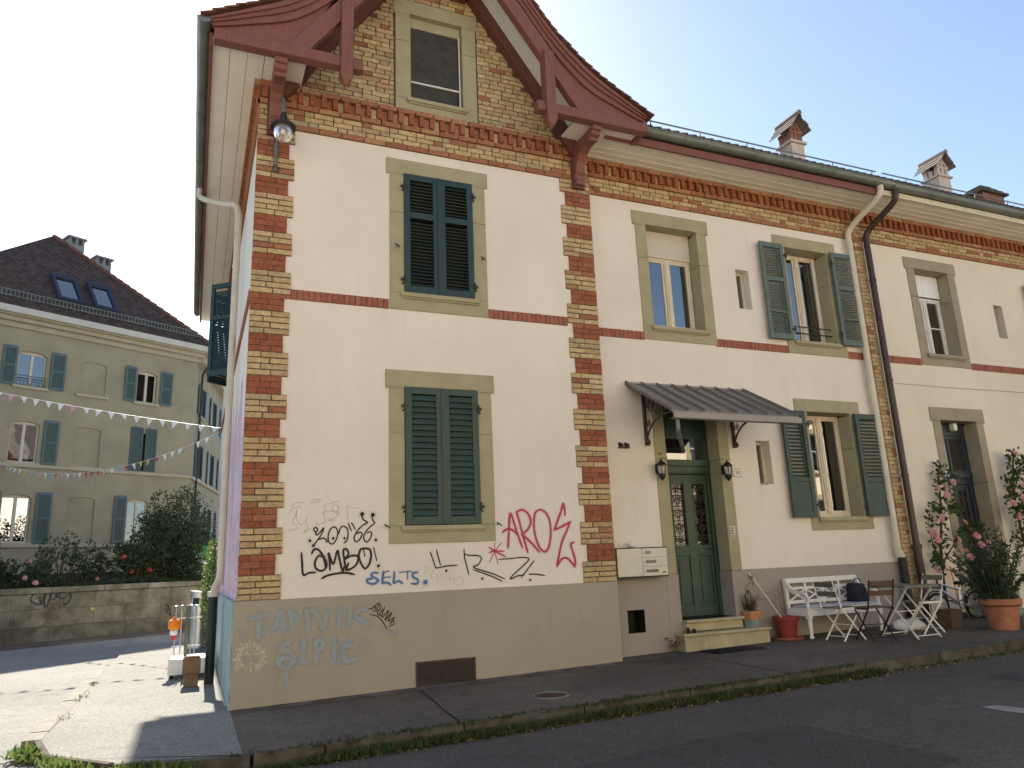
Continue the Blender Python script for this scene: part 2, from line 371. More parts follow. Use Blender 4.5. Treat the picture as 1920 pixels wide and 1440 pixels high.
# glass: mirror-like reflection over a dark room
def mk_glass(name, ior=1.9, tint=(.9, .93, .95)):
    m = bpy.data.materials.new(name); m.use_nodes = True; n = m.node_tree.nodes; l = m.node_tree.links; n.clear(); MATS[name] = m
    o = n.new('ShaderNodeOutputMaterial'); t = n.new('ShaderNodeBsdfTransparent'); t.inputs[0].default_value = L3(tint)
    gl = n.new('ShaderNodeBsdfGlossy'); gl.inputs['Roughness'].default_value = .01; gl.inputs['Color'].default_value = (1, 1, 1, 1)
    fr = n.new('ShaderNodeFresnel'); fr.inputs['IOR'].default_value = ior
    tx = nz(n, l, 1.4, 2, .5); bp = n.new('ShaderNodeBump'); bp.inputs['Strength'].default_value = .035; bp.inputs['Distance'].default_value = .05
    l.new(tx.outputs['Fac'], bp.inputs['Height']); l.new(bp.outputs[0], gl.inputs['Normal'])
    mx = n.new('ShaderNodeMixShader'); l.new(fr.outputs[0], mx.inputs[0]); l.new(t.outputs[0], mx.inputs[1]); l.new(gl.outputs[0], mx.inputs[2])
    l.new(mx.outputs[0], o.inputs['Surface']); return m
mk_glass('glass', 2.9); mk_glass('glass_clear', 1.45); mk_glass('glass_door', 1.75)
def mk_opal(name, c, rough=.15):
    m, n, l, b = base(name, rough, .5); b.inputs['Base Color'].default_value = L3(c); b.inputs['Transmission Weight'].default_value = .8; return m
mk_opal('lamp_glass', (.9, .88, .85), .25)
# roof tiles
def mk_tiles(name, c, sx=.17, sz=.14, var=.35):
    m, n, l, b = base(name, .85, .25)
    tc = n.new('ShaderNodeTexCoord')
    br = n.new('ShaderNodeTexBrick'); br.inputs['Scale'].default_value = 1; br.inputs['Brick Width'].default_value = sx; br.inputs['Row Height'].default_value = sz
    br.inputs['Mortar Size'].default_value = .012; br.inputs['Mortar Smooth'].default_value = .4
    br.inputs['Color1'].default_value = L3(tuple(x*(1-var) for x in c)); br.inputs['Color2'].default_value = L3(tuple(x*(1+var) for x in c)); br.inputs['Mortar'].default_value = L3(tuple(x*.35 for x in c))
    sp = n.new('ShaderNodeSeparateXYZ'); l.new(tc.outputs['Object'], sp.inputs[0]); mu = n.new('ShaderNodeMath'); mu.operation = 'MULTIPLY'; mu.inputs[1].default_value = 1.4
    cb = n.new('ShaderNodeCombineXYZ'); l.new(sp.outputs['X'], cb.inputs['X']); l.new(sp.outputs['Z'], mu.inputs[0]); l.new(mu.outputs[0], cb.inputs['Y'])
    l.new(cb.outputs[0], br.inputs['Vector'])
    t = nz(n, l, .9, 6, .7); f = ramp(n, l, t.outputs['Fac'], [(.52, (0, 0, 0)), (.72, (.7,)*3)])
    out = mixc(n, l, f.outputs[0], br.outputs['Color'], (c[0]*.6, c[1]*.75, c[2]*.7))
    l.new(out, b.inputs['Base Color']); bump(n, l, b, br.outputs['Fac'], .8, -.03)
    return m
mk_tiles('tiles_far', (.085, .055, .045)); 
mk('tile', (.16, .075, .055), .3, 6, .85, .25, bs=50, bst=.3, dirt=(.09, .075, .06), dscale=2.5, damt=.7)
mk('tile_grey', (.20, .16, .14), .25, 6, .85, .25, bs=50, bst=.3, dirt=(.11, .10, .085), dscale=2.5, damt=.7)
mk('chimney_plaster', (.56, .46, .40), .12, 4, .9, .2, bst=.2, dirt=(.36, .30, .26), dscale=3, damt=.5)
M = MATS
GRAF = {
 'lambo': [(0.0246, [(0.669,1.613),(0.68,1.496),(0.696,1.368),(0.761,1.386),(0.832,1.387)]), (0.0246, [(0.785,1.601),(0.805,1.642),(0.855,1.645),(0.907,1.58),(0.934,1.504),(0.948,1.436)]), (0.0246, [(0.933,1.554),(0.865,1.573),(0.825,1.508),(0.831,1.441),(0.877,1.406),(0.927,1.412),(0.956,1.461),(0.946,1.528)]), (0.0246, [(0.995,1.409),(0.989,1.51),(0.975,1.603),(1.032,1.475),(1.077,1.625),(1.104,1.523),(1.14,1.391),(1.157,1.437)]), (0.0246, [(1.178,1.411),(1.16,1.512),(1.146,1.623),(1.18,1.639),(1.207,1.587),(1.168,1.529),(1.242,1.561),(1.32,1.549),(1.303,1.465),(1.243,1.416),(1.183,1.406),(1.208,1.477)]), (0.0246, [(1.399,1.555),(1.385,1.624)]), (0.0246, [(1.346,1.626),(1.329,1.566),(1.347,1.489),(1.4,1.41),(1.453,1.459),(1.474,1.553),(1.461,1.622),(1.416,1.641),(1.354,1.634),(1.337,1.6)]), (0.0246, [(1.505,1.642),(1.541,1.499)]), (0.0378, [(1.563,1.434)]), (0.0246, [(0.904,1.318),(0.971,1.348),(1.072,1.365),(1.175,1.369),(1.278,1.347)])],
 'zoo': [(0.0161, [(0.825,1.903),(0.8,1.878),(0.826,1.844),(0.847,1.869),(0.825,1.899)]), (0.0161, [(0.822,1.844),(0.835,1.81),(0.877,1.843),(0.914,1.893),(0.894,1.825),(0.845,1.75),(0.804,1.696)]), (0.0161, [(0.862,1.758),(0.912,1.774),(0.946,1.756),(0.955,1.73)]), (0.0161, [(1.029,1.904),(0.987,1.866),(0.967,1.79),(0.981,1.721),(1.024,1.707),(1.066,1.762),(1.078,1.838),(1.055,1.89),(1.025,1.902)]), (0.0161, [(1.091,1.821),(1.107,1.881),(1.142,1.906),(1.186,1.879),(1.199,1.819),(1.187,1.741),(1.153,1.712)]), (0.0161, [(1.202,1.939),(1.216,1.896),(1.238,1.848)]), (0.0161, [(1.237,1.943),(1.264,1.904),(1.282,1.864)]), (0.0161, [(1.36,2.033),(1.378,1.98),(1.428,1.944),(1.37,1.91),(1.304,1.842),(1.27,1.765),(1.292,1.722),(1.336,1.746),(1.366,1.806),(1.344,1.833),(1.305,1.816)]), (0.0161, [(1.481,2.014),(1.495,1.97),(1.513,1.934),(1.459,1.891),(1.406,1.831),(1.384,1.762),(1.416,1.714),(1.46,1.752),(1.482,1.812),(1.459,1.835),(1.424,1.818)]), (0.051, [(1.365,2.046)]), (0.051, [(1.494,2.036)]), (0.034, [(0.761,1.748)]), (0.0359, [(0.8,1.692)]), (0.0359, [(1.531,1.737)]), (0.0246, [(0.951,1.735)]), (0.0321, [(1.027,1.767)]), (0.0321, [(1.157,1.764)])],
 'scribble': [(0.0038, [(0.534,2.137),(0.591,2.179),(0.675,2.187)]), (0.0038, [(0.512,2.052),(0.551,2.12),(0.659,2.14)]), (0.0038, [(0.751,2.178),(0.801,2.221),(0.869,2.22),(0.844,2.195),(0.776,2.186)]), (0.0038, [(0.601,2.111),(0.587,2.017),(0.556,1.967),(0.616,1.89),(0.501,1.863)]), (0.0038, [(0.602,2.094),(0.609,2),(0.639,1.932),(0.697,1.956),(0.721,2.024)]), (0.0038, [(0.722,1.956),(0.732,1.896),(0.684,1.834),(0.791,1.9)]), (0.0038, [(0.922,2.168),(0.923,2.099),(0.906,2.065),(0.925,1.961),(0.841,1.928),(0.832,1.963)]), (0.0038, [(0.973,2.168),(1.077,2.202),(1.086,2.185)]), (0.0038, [(1.008,2.124),(1.042,2.163),(1.087,2.123),(1.061,2.063),(1.009,2.098),(1.008,2.133)]), (0.0038, [(0.889,2.056),(0.975,2.085),(1.079,2.071),(1.045,2.002),(0.959,1.978),(1.054,1.968)]), (0.0038, [(1.182,2.149),(1.183,2.061),(1.198,1.966)]), (0.0038, [(1.2,2.136),(1.324,2.113)])],
 'selts': [(0.0264, [(1.559,1.353),(1.497,1.355),(1.48,1.322),(1.542,1.285),(1.559,1.259),(1.506,1.228),(1.436,1.248),(1.427,1.282),(1.489,1.288)]), (0.0264, [(1.622,1.367),(1.617,1.299),(1.613,1.235),(1.666,1.237),(1.711,1.209)]), (0.0264, [(1.622,1.35),(1.684,1.369)]), (0.0264, [(1.617,1.295),(1.702,1.3)]), (0.0264, [(1.756,1.353),(1.752,1.293),(1.747,1.229),(1.801,1.248),(1.855,1.22)]), (0.0265, [(1.823,1.349),(1.963,1.354)]), (0.0265, [(1.916,1.345),(1.916,1.268)]), (0.0265, [(2.045,1.34),(1.986,1.331),(1.986,1.287),(2.044,1.251),(2.032,1.207),(1.962,1.211)]), (0.0578, [(2.139,1.218)])],
 'llrz': [(0.0159, [(2.205,1.575),(2.233,1.499),(2.265,1.403),(2.287,1.381),(2.396,1.398),(2.552,1.405)]), (0.0159, [(2.285,1.599),(2.307,1.508),(2.333,1.416)]), (0.0317, [(2.406,1.344)]), (0.0159, [(2.645,1.599),(2.648,1.507),(2.674,1.387),(2.701,1.284)]), (0.0159, [(2.649,1.539),(2.713,1.518),(2.82,1.512),(2.872,1.478),(2.828,1.403),(2.762,1.373),(2.885,1.325),(3.039,1.275),(3.182,1.209)]), (0.0159, [(2.761,1.343),(2.896,1.292),(3.038,1.237),(3.145,1.181)]), (0.0317, [(2.876,1.228)]), (0.0159, [(3.107,1.456),(3.254,1.459),(3.441,1.469),(3.527,1.444),(3.435,1.358),(3.307,1.264),(3.255,1.206),(3.355,1.24),(3.455,1.249)]), (0.0159, [(3.602,1.425),(3.496,1.311),(3.41,1.221)]), (0.0159, [(3.518,1.255),(3.631,1.25),(3.744,1.229)]), (0.0295, [(3.533,1.182)])],
 'presto': [(0.0045, [(2.13,1.408),(2.128,1.303)]), (0.0045, [(2.13,1.403),(2.169,1.396),(2.163,1.354),(2.129,1.345)]), (0.0045, [(2.191,1.363),(2.195,1.258)]), (0.0045, [(2.191,1.358),(2.236,1.362),(2.235,1.319),(2.201,1.31),(2.245,1.24)]), (0.0045, [(2.315,1.316),(2.28,1.296),(2.291,1.243),(2.324,1.231)]), (0.0045, [(2.286,1.275),(2.314,1.279)]), (0.0045, [(2.371,1.303),(2.337,1.294),(2.359,1.261),(2.347,1.23)]), (0.0045, [(2.371,1.282),(2.417,1.291)]), (0.0045, [(2.405,1.286),(2.404,1.217)]), (0.0045, [(2.444,1.215),(2.451,1.279),(2.484,1.224),(2.508,1.266)]), (0.0045, [(2.572,1.263),(2.519,1.244),(2.507,1.202),(2.552,1.163),(2.61,1.176),(2.629,1.218),(2.589,1.262),(2.566,1.261)])],
 'aros': [(0.0295, [(3.241,1.598),(3.253,1.721),(3.265,1.856),(3.291,2.032),(3.347,1.877),(3.391,1.74),(3.44,1.593)]), (0.0295, [(3.175,1.796),(3.232,1.828),(3.307,1.821),(3.379,1.763)]), (0.0295, [(3.379,2.048),(3.412,1.933),(3.449,1.773),(3.486,1.636),(3.513,1.534)]), (0.0295, [(3.379,2.048),(3.457,2.076),(3.543,2.023),(3.577,1.919),(3.534,1.828),(3.441,1.751)]), (0.0295, [(3.454,1.75),(3.551,1.669),(3.684,1.529)]), (0.0295, [(3.727,2.079),(3.647,2.033),(3.62,1.884),(3.632,1.746),(3.675,1.609),(3.748,1.533),(3.815,1.582),(3.857,1.741),(3.854,1.915),(3.802,2.032),(3.727,2.079)]), (0.0295, [(4.083,1.999),(4.083,2.099),(4.067,2.152)]), (0.0295, [(4.067,2.152),(4.012,2.017),(3.913,1.809)]), (0.0295, [(3.913,1.809),(4.027,1.848),(4.158,1.91)]), (0.0295, [(4.158,1.91),(4.09,1.782),(4.015,1.645),(3.958,1.463),(3.924,1.34)]), (0.0295, [(3.924,1.34),(4.001,1.428),(4.08,1.436),(4.142,1.377),(4.185,1.324)]), (0.0295, [(4.185,1.324),(4.198,1.409),(4.166,1.525),(4.145,1.613),(4.193,1.64)])],
 'star': [(0.0204, [(3.06,1.659),(3.056,1.56)]), (0.0204, [(3.151,1.657),(3.056,1.56)]), (0.0204, [(2.979,1.611),(3.056,1.56),(3.206,1.483)]), (0.0204, [(2.983,1.545),(3.056,1.56),(3.184,1.553)]), (0.0204, [(2.985,1.43),(3.056,1.56)]), (0.0204, [(3.093,1.404),(3.056,1.56)])],
 'sipic': [(0.0545, [(0.133,0.929),(0.243,0.953),(0.325,0.948)]), (0.0545, [(0.243,0.953),(0.227,0.851),(0.232,0.709)]), (0.0545, [(0.308,0.846),(0.271,0.757)]), (0.0545, [(0.374,0.739),(0.411,0.86),(0.448,0.982),(0.483,0.876),(0.497,0.761)]), (0.0545, [(0.401,0.85),(0.484,0.834)]), (0.0545, [(0.553,0.986),(0.577,0.87),(0.58,0.766)]), (0.0545, [(0.553,0.986),(0.64,0.897),(0.589,0.827)]), (0.0545, [(0.733,0.975),(0.757,0.858),(0.749,0.754)]), (0.0545, [(0.733,0.964),(0.83,0.959),(0.853,0.915),(0.897,0.828),(0.92,0.774),(0.961,0.898),(0.971,0.971)]), (0.0545, [(1.113,0.995),(1.104,0.889),(1.094,0.773)]), (0.0545, [(1.224,0.989),(1.226,0.881),(1.21,0.786)]), (0.0545, [(1.405,0.946),(1.348,0.949),(1.293,0.877),(1.406,0.805),(1.474,0.768)]), (0.0545, [(0.573,0.653),(0.481,0.609),(0.451,0.571),(0.566,0.541),(0.61,0.456),(0.57,0.389),(0.488,0.396),(0.445,0.45),(0.505,0.485),(0.568,0.47)]), (0.0297, [(0.54,0.371),(0.538,0.261),(0.536,0.171)]), (0.0545, [(0.708,0.684),(0.712,0.55),(0.705,0.428)]), (0.0545, [(0.684,0.43),(0.779,0.401)]), (0.0545, [(0.837,0.644),(0.861,0.538),(0.853,0.405)]), (0.0545, [(0.837,0.644),(0.912,0.638),(0.924,0.565),(0.861,0.538)]), (0.0545, [(1.052,0.659),(1.054,0.534),(1.056,0.419)]), (0.0545, [(1.002,0.408),(1.111,0.373)]), (0.0545, [(1.239,0.646),(1.229,0.573),(1.163,0.557),(1.164,0.473),(1.187,0.398),(1.319,0.403)]), (0.0397, [(1.341,0.532)]), (0.0397, [(1.452,0.55)]), (0.0397, [(1.385,0.614)]), (0.0521, [(0.038,0.803),(0.069,0.761)]), (0.0496, [(1.703,0.677),(1.761,0.641)])],
 'blacktag': [(0.0124, [(1.439,0.949),(1.485,0.957),(1.565,1.013),(1.542,0.938),(1.519,0.917)]), (0.0124, [(1.49,0.963),(1.496,0.908)]), (0.0124, [(1.496,0.973),(1.53,0.96),(1.508,0.929)]), (0.0124, [(1.565,1.002),(1.588,0.957),(1.542,0.905),(1.588,0.869),(1.634,0.965)]), (0.0124, [(1.554,0.872),(1.611,0.934),(1.6,0.847),(1.68,0.919),(1.634,0.812),(1.715,0.894),(1.669,0.799),(1.75,0.838),(1.692,0.765),(1.727,0.806),(1.738,0.762),(1.68,0.738)]), (0.0124, [(1.456,0.888),(1.542,0.861),(1.611,0.792),(1.663,0.702)])],
 'sunface': [(0.0199, [(0.268,0.522),(0.29,0.511),(0.311,0.517)]), (0.0228, [(0.259,0.502),(0.275,0.488),(0.293,0.49)]), (0.0182, [(0.258,0.487),(0.29,0.463),(0.329,0.454)]), (0.0143, [(0.251,0.465),(0.269,0.44),(0.297,0.429)]), (0.0216, [(0.245,0.448),(0.254,0.426),(0.276,0.415)]), (0.0197, [(0.222,0.446),(0.234,0.414),(0.26,0.39)]), (0.0183, [(0.209,0.44),(0.217,0.405),(0.242,0.376)]), (0.0173, [(0.169,0.423),(0.161,0.394),(0.172,0.363)]), (0.0136, [(0.133,0.427),(0.115,0.405),(0.116,0.376)]), (0.0202, [(0.096,0.446),(0.077,0.439),(0.073,0.419)]), (0.0167, [(0.084,0.465),(0.062,0.46),(0.051,0.441)]), (0.0208, [(0.069,0.483),(0.036,0.479),(0.013,0.458)]), (0.0207, [(0.054,0.503),(0.02,0.507),(-0.007,0.492)]), (0.0236, [(0.05,0.514),(0.017,0.521),(-0.012,0.51)]), (0.0227, [(0.049,0.538),(0.032,0.549),(0.015,0.544)]), (0.023, [(0.056,0.556),(0.041,0.569),(0.024,0.567)]), (0.0175, [(0.065,0.575),(0.038,0.6),(0.003,0.609)]), (0.0232, [(0.066,0.585),(0.044,0.611),(0.012,0.622)]), (0.0213, [(0.072,0.602),(0.068,0.617),(0.052,0.622)]), (0.0187, [(0.086,0.619),(0.074,0.65),(0.047,0.672)]), (0.0198, [(0.113,0.623),(0.115,0.641),(0.101,0.655)]), (0.02, [(0.122,0.624),(0.123,0.649),(0.107,0.671)]), (0.0163, [(0.142,0.625),(0.147,0.659),(0.134,0.694)]), (0.0181, [(0.17,0.635),(0.183,0.65),(0.177,0.669)]), (0.0193, [(0.185,0.627),(0.202,0.646),(0.201,0.672)]), (0.0177, [(0.207,0.621),(0.226,0.633),(0.229,0.655)]), (0.0245, [(0.22,0.601),(0.242,0.61),(0.249,0.63)]), (0.0175, [(0.237,0.592),(0.253,0.592),(0.259,0.605)]), (0.0202, [(0.243,0.571),(0.275,0.575),(0.297,0.595)]), (0.0208, [(0.258,0.562),(0.283,0.56),(0.301,0.574)]), (0.0127, [(0.267,0.541),(0.297,0.533),(0.324,0.544)]), (0.0174, [(0.083,0.56),(0.113,0.567),(0.143,0.55)]), (0.0174, [(0.188,0.551),(0.218,0.559),(0.238,0.547)]), (0.0124, [(0.087,0.594),(0.127,0.588)]), (0.0149, [(0.187,0.581),(0.237,0.598)]), (0.0198, [(0.137,0.456),(0.164,0.463),(0.187,0.45)]), (0.0074, [(0.154,0.534),(0.152,0.504),(0.165,0.493)]), (0.0198, [(0.005,0.428),(0.024,0.449),(0.05,0.426),(0.03,0.401),(0.005,0.426)])],
 'wmas': [(0.0276, [(0.639,1.188),(0.553,1.001),(0.765,0.875)]), (0.0276, [(0.742,1.114),(0.798,0.873),(0.863,1.188),(0.874,0.857),(0.949,0.863),(1.002,1.203),(1,0.997)]), (0.0276, [(0.95,0.954),(1.139,1.035)]), (0.0276, [(1.077,0.992),(1.236,1.168),(1.13,1.128),(1.139,1.035)]), (0.0276, [(1.134,1.081),(1.296,1.002),(1.454,1.11),(1.476,0.992),(1.378,0.847),(1.305,0.909)])],
 'pinkscrawl': [(0.0182, [(0.858,0.688),(0.963,0.828),(1.143,0.759),(1.19,0.504),(1.023,0.427),(0.796,0.356)]), (0.0182, [(0.854,0.621),(1.187,0.527),(1.334,0.607)]), (0.0182, [(1.051,0.811),(0.993,0.52),(0.762,0.27)])],
 'zielove': [(0.0182, [(3.471,1.051),(3.48,0.925)]), (0.0182, [(3.651,1.118),(3.811,1.136),(3.692,0.938),(3.854,0.929)]), (0.0182, [(3.895,1.106),(3.908,0.926)]), (0.0182, [(4.004,1.114),(3.936,1.104),(3.963,0.923),(4.044,0.931)]), (0.0182, [(4.143,1.094),(4.155,0.925),(4.238,0.933)]), (0.0182, [(4.284,1.074),(4.262,0.984),(4.323,0.916),(4.373,1.004),(4.298,1.073)]), (0.0182, [(4.382,1.069),(4.435,0.922),(4.481,1.077)]), (0.0182, [(4.565,1.1),(4.508,1.089),(4.532,0.943),(4.603,0.953)])],
 'blackscrawl': [(0.0205, [(3.95,0.718),(4.155,0.525),(3.99,0.537),(4.166,0.371),(4.034,0.687)])],
}
# ------------------------------------------------------------------ ground, road, pavement
def sheet(name, mat, xs, ys, zf, kind='structure', thick=0):
    b = MB(); nx, ny = len(xs), len(ys)
    b.v = [(x, y, zf(x, y)) for y in ys for x in xs]
    b.f = [(j*nx+i, j*nx+i+1, (j+1)*nx+i+1, (j+1)*nx+i) for j in range(ny-1) for i in range(nx-1)]
    return tag(b.build(name, M[mat], smooth=True), kind=kind)
KY, KX = -2.36, -1.76                      # front and side kerb lines (outer edges)
sheet('ground', 'asphalt_side', [-400, -60, 0, 60, 400], [-400, -60, 0, 60, 900], lambda x, y: -.9 if -70 < x < 70 and -70 < y < 70 else -1.0)
sheet('street', 'asphalt', [-60, -20, -6, -3, -1.7, 0, 5, 10, 20, 60], [-40, -20, -12, -8, -5, -2.2], lambda x, y: gz(x)-.10)
sheet('side_street', 'asphalt_side', [-60, -20, -8, -4, -1.7, 6, 20], [-2.2, 0, 4, 8, 14, 20, 40], lambda x, y: -.10+.06*min(1, max(0, (y+2.2)/3)))
sheet('bounce_strip', 'bounce_pale', [-40, -10, 0, 10, 40], [-15.6, -12, -9.3], lambda x, y: gz(x)*.5-.02)  # unseen pale strip behind the camera, added to bounce sunlight onto soffits and facade
# pavement slab with a rounded corner
RAD = 1.70
arc = [(KX+.1+RAD-RAD*math.cos(a), KY+.1+RAD-RAD*math.sin(a)) for a in [R(t) for t in range(0, 91, 9)]]
sheet('pavement', 'asphalt_walk', [-.03, 0, 1, 3, 6, 9, 12, 16, 24], [KY+.1, -1, .4], lambda x, y: gz(x))
# lighter side pavement on the corner
b = MB(); top2 = [(-1.66, 12.5)]+arc+[(-.03, KY+.1), (-.03, 12.5)]
b.add([(x, y, .004) for x, y in top2], [tuple(range(len(top2)))]); tag(b.build('side_pavement', M['asphalt_side']), kind='structure')
# dusty cement strip where the pavement meets the plinth
sheet('wall_strip', 'cement_strip', [-.03, 1, 2, 3, 4, 4.8], [-.27, -.15, -.03], lambda x, y: gz(x)+.004)
sheet('wall_strip', 'cement_strip', [4.8, 5.3, 5.86], [-.12, .1, .28], lambda x, y: gz(x)+.004)
sheet('wall_strip', 'cement_strip', [7.36, 8.5, 10], [-.02, .1, .28], lambda x, y: gz(x)+.004)
# repair patch in the carriageway and joints across the pavement
b = MB(); pp = [(2.3, -5.3), (4.4, -5.1), (4.3, -3.7), (3.3, -3.62), (2.2, -3.75)]; b.add([(x, y, gz(x)-.0965) for x, y in pp], [tuple(range(5))]); tag(b.build('street_patch', M['asphalt_patch']), kind='structure')
b = MB(); pp = [(7.2, -6.2), (8.6, -6.0), (8.7, -3.3), (7.3, -3.25)]; b.add([(x, y, gz(x)-.0965) for x, y in pp], [tuple(range(4))]); tag(b.build('street_patch', M['asphalt_patch']), kind='structure')
for pts in (((1.98, -.30), (1.93, -.9), (1.86, -1.5), (1.80, -2.24)), ((5.55, -.12), (5.72, -.8), (5.66, -1.4), (5.60, -2.24)), ((8.9, -1.3), (8.95, -1.8), (8.9, -2.24))):
    b = MB()
    for (xa, ya), (xb, yb) in zip(pts, pts[1:]): wj = random.uniform(.007, .012); b.quad((xa-wj, ya, gz(xa)+.003), (xb-wj, yb, gz(xb)+.003), (xb+wj, yb, gz(xb)+.003), (xa+wj, ya, gz(xa)+.003))
    tag(b.build('pavement_joint', M['joint']), kind='structure')
# kerb stones, each its own block
kerb = MB()
def off(p, q, d):
    t = Vector((q[0]-p[0], q[1]-p[1])).normalized(); return Vector((t.y, -t.x))*d
line = [(-1.66, y) for y in (5.2, 4.1, 3.0, 1.9, .8, -.15)]+[arc[0], arc[3], arc[6], arc[10]]+[(x, KY+.1) for x in (.6, 1.8, 3.0, 4.2, 5.4, 6.6, 7.8, 9.0, 10.2, 11.4, 12.6, 13.8, 15, 16.5, 18)]
kroot = None
for i in range(len(line)-1):
    p, q = Vector(line[i]), Vector(line[i+1]); t = (q-p).normalized(); nn = Vector((t.y, -t.x))  # inner is left
    g = .006; p2 = p+t*g; q2 = q-t*g; k = MB()
    wdt = .16 if i < 6 else .06
    h = .012+random.uniform(-.004, .004); dz = random.uniform(-.004, .004)
    pts = [p2, q2, q2+nn*wdt, p2+nn*wdt]
    if (Vector((p.x, p.y))+nn*.1-Vector((-1, 0))).length < (p-Vector((-1, 0))).length: nn = nn
    z0 = -.16
    vsb = [(c.x, c.y, gz(c.x)+z0) for c in pts]+[(c.x, c.y, gz(c.x)+h+dz) for c in pts]
    k.hexa(vsb)
    if kroot is None: kroot = thing('kerb', (-1.66, 5.2, 0)); tag(kroot, kind='structure')
    k.build('kerb_stone', M['kerb_stone' if i < 6 else 'kerb_dirty'], kroot, bevel=.008)
# ------------------------------------------------------------------ brick kit
def brick_mesh(mat, i):
    rr = random.Random(i); c = []
    for z in (-.5, .5):
        for x, y in ((-.5, -.5), (.5, -.5), (.5, .5), (-.5, .5)):
            c.append((x+rr.uniform(-.012, .012), y+(rr.uniform(-.03, .03) if y < 0 else 0), z+rr.uniform(-.035, .035)))
    b_ = MB().hexa(c); me = bpy.data.meshes.new('brick'); me.from_pydata(b_.v, [], b_.f); me.materials.append(M[mat]); return me
BM = {c: [brick_mesh('brick_'+c, i*7+hash(c) % 5) for i in range(5)] for c in ('yellow', 'red', 'orange', 'pink')}
def brick_obj(name, c, x0, x1, y0, y1, z0, z1, parent):
    o = bpy.data.objects.new(name, random.choice(BM[c])); col.objects.link(o)
    off_ = WLOC.get(parent, Vector((0, 0, 0)))
    o.location = Vector(((x0+x1)/2, (y0+y1)/2, (z0+z1)/2))-off_; o.scale = (x1-x0, y1-y0, z1-z0); o.parent = parent
    return o
JOIN = {}
def brick_join(key, c, x0, x1, y0, y1, z0, z1):
    b_ = JOIN.setdefault((key, c), MB()); d = .003
    j = lambda: random.uniform(-.0025, .0025)
    c_ = []
    for z in (z0, z1):
        for x, y in ((x0, y0), (x1, y0), (x1, y1), (x0, y1)):
            c_.append((x+j(), y+(j()*1.2 if y == y0 else 0), z+j()))
    b_.hexa(c_)
def row_flemish(x0, x1, phase, g=.016, s=.255, h=.125, jit=.006):
    """brick spans of one course between x0 and x1: stretcher, header, stretcher"""
    out = []; x = x0-phase; k = 0
    while x < x1:
        L = s if k % 2 == 0 else h
        a, b_ = max(x, x0), min(x+L, x1)
        if b_-a > .03: out.append((a+(g/2 if a > x0 else 0), b_-(g/2 if b_ < x1 else 0)))
        x += L; k += 1
    return out
CH = .0743
# ------------------------------------------------------------------ the corner house
H = thing('corner_house', (0, 0, 0), 0, 'cream corner house with brick quoins, timber gable and green shutters, number 10', 'house')
def wallgrid(b, x0, x1, z0, z1, y, holes, depth):
    xs = sorted({x0, x1, *[h[0] for h in holes], *[h[1] for h in holes]}); zs = sorted({z0, z1, *[h[2] for h in holes], *[h[3] for h in holes]})
    xs = [x for x in xs if x0 <= x <= x1]; zs = [z for z in zs if z0 <= z <= z1]
    for i in range(len(xs)-1):
        for j in range(len(zs)-1):
            cx, cz = (xs[i]+xs[i+1])/2, (zs[j]+zs[j+1])/2
            if any(h[0] < cx < h[1] and h[2] < cz < h[3] for h in holes): continue
            b.quad((xs[i], y, zs[j]), (xs[i+1], y, zs[j]), (xs[i+1], y, zs[j+1]), (xs[i], y, zs[j+1]))
    for a, c, d, e in holes:
        q = y+depth
        b.quad((a, y, d), (a, y, e), (a, q, e), (a, q, d)); b.quad((c, y, e), (c, y, d), (c, q, d), (c, q, e))
        b.quad((a, y, e), (c, y, e), (c, q, e), (a, q, e)); b.quad((a, y, d), (a, q, d), (c, q, d), (c, y, d))
    return b
WY = .30
GW = [(1.90, 2.88, 4.92, 6.655), (1.89, 2.875, 1.90, 3.645)]
WW = [(5.90, 7.05, 4.84, 6.73), (8.78, 9.89, 4.84, 6.73), (8.78, 9.89, 1.85, 3.76), (7.72, 7.995, 5.39, 6.09), (7.72, 7.995, 2.46, 3.153), (5.91, 7.05, .515, 3.78)]
b = wallgrid(MB(), 0, 4.79, 1.0, 7.1, 0, GW, .16)
b.quad((4.79, 0, 1), (4.79, .3, 1), (4.79, .3, 7.6), (4.79, 0, 7.6))
wall_g = b.build('gable_wall', M['plaster'], H)
b = wallgrid(MB(), 4.79, 10.62, 1.0, 7.7, WY, WW, .27)
wall_w = b.build('wing_wall', M['plaster'], H)
# rooms behind the glass
b = MB().box(4.9, 10.5, 1.6, 1.7, .4, 7.5); b.box(4.9, 10.5, .6, 1.6, 4.3, 4.5)
b.box(7.4, 7.5, .6, 1.6, .4, 7.4); b.box(4.9, 10.5, .58, 1.6, 7.3, 7.4); b.box(4.9, 10.5, .58, 1.6, .3, .45)
b.box(10.45, 10.5, .58, 1.6, .4, 7.4); b.box(4.9, 4.95, .58, 1.6, .4, 7.4)
b.build('interior', M['interior'], H)
b = MB().box(.1, 4.7, .2, .25, 1.2, 9.6); b.build('interior', M['interior'], H)
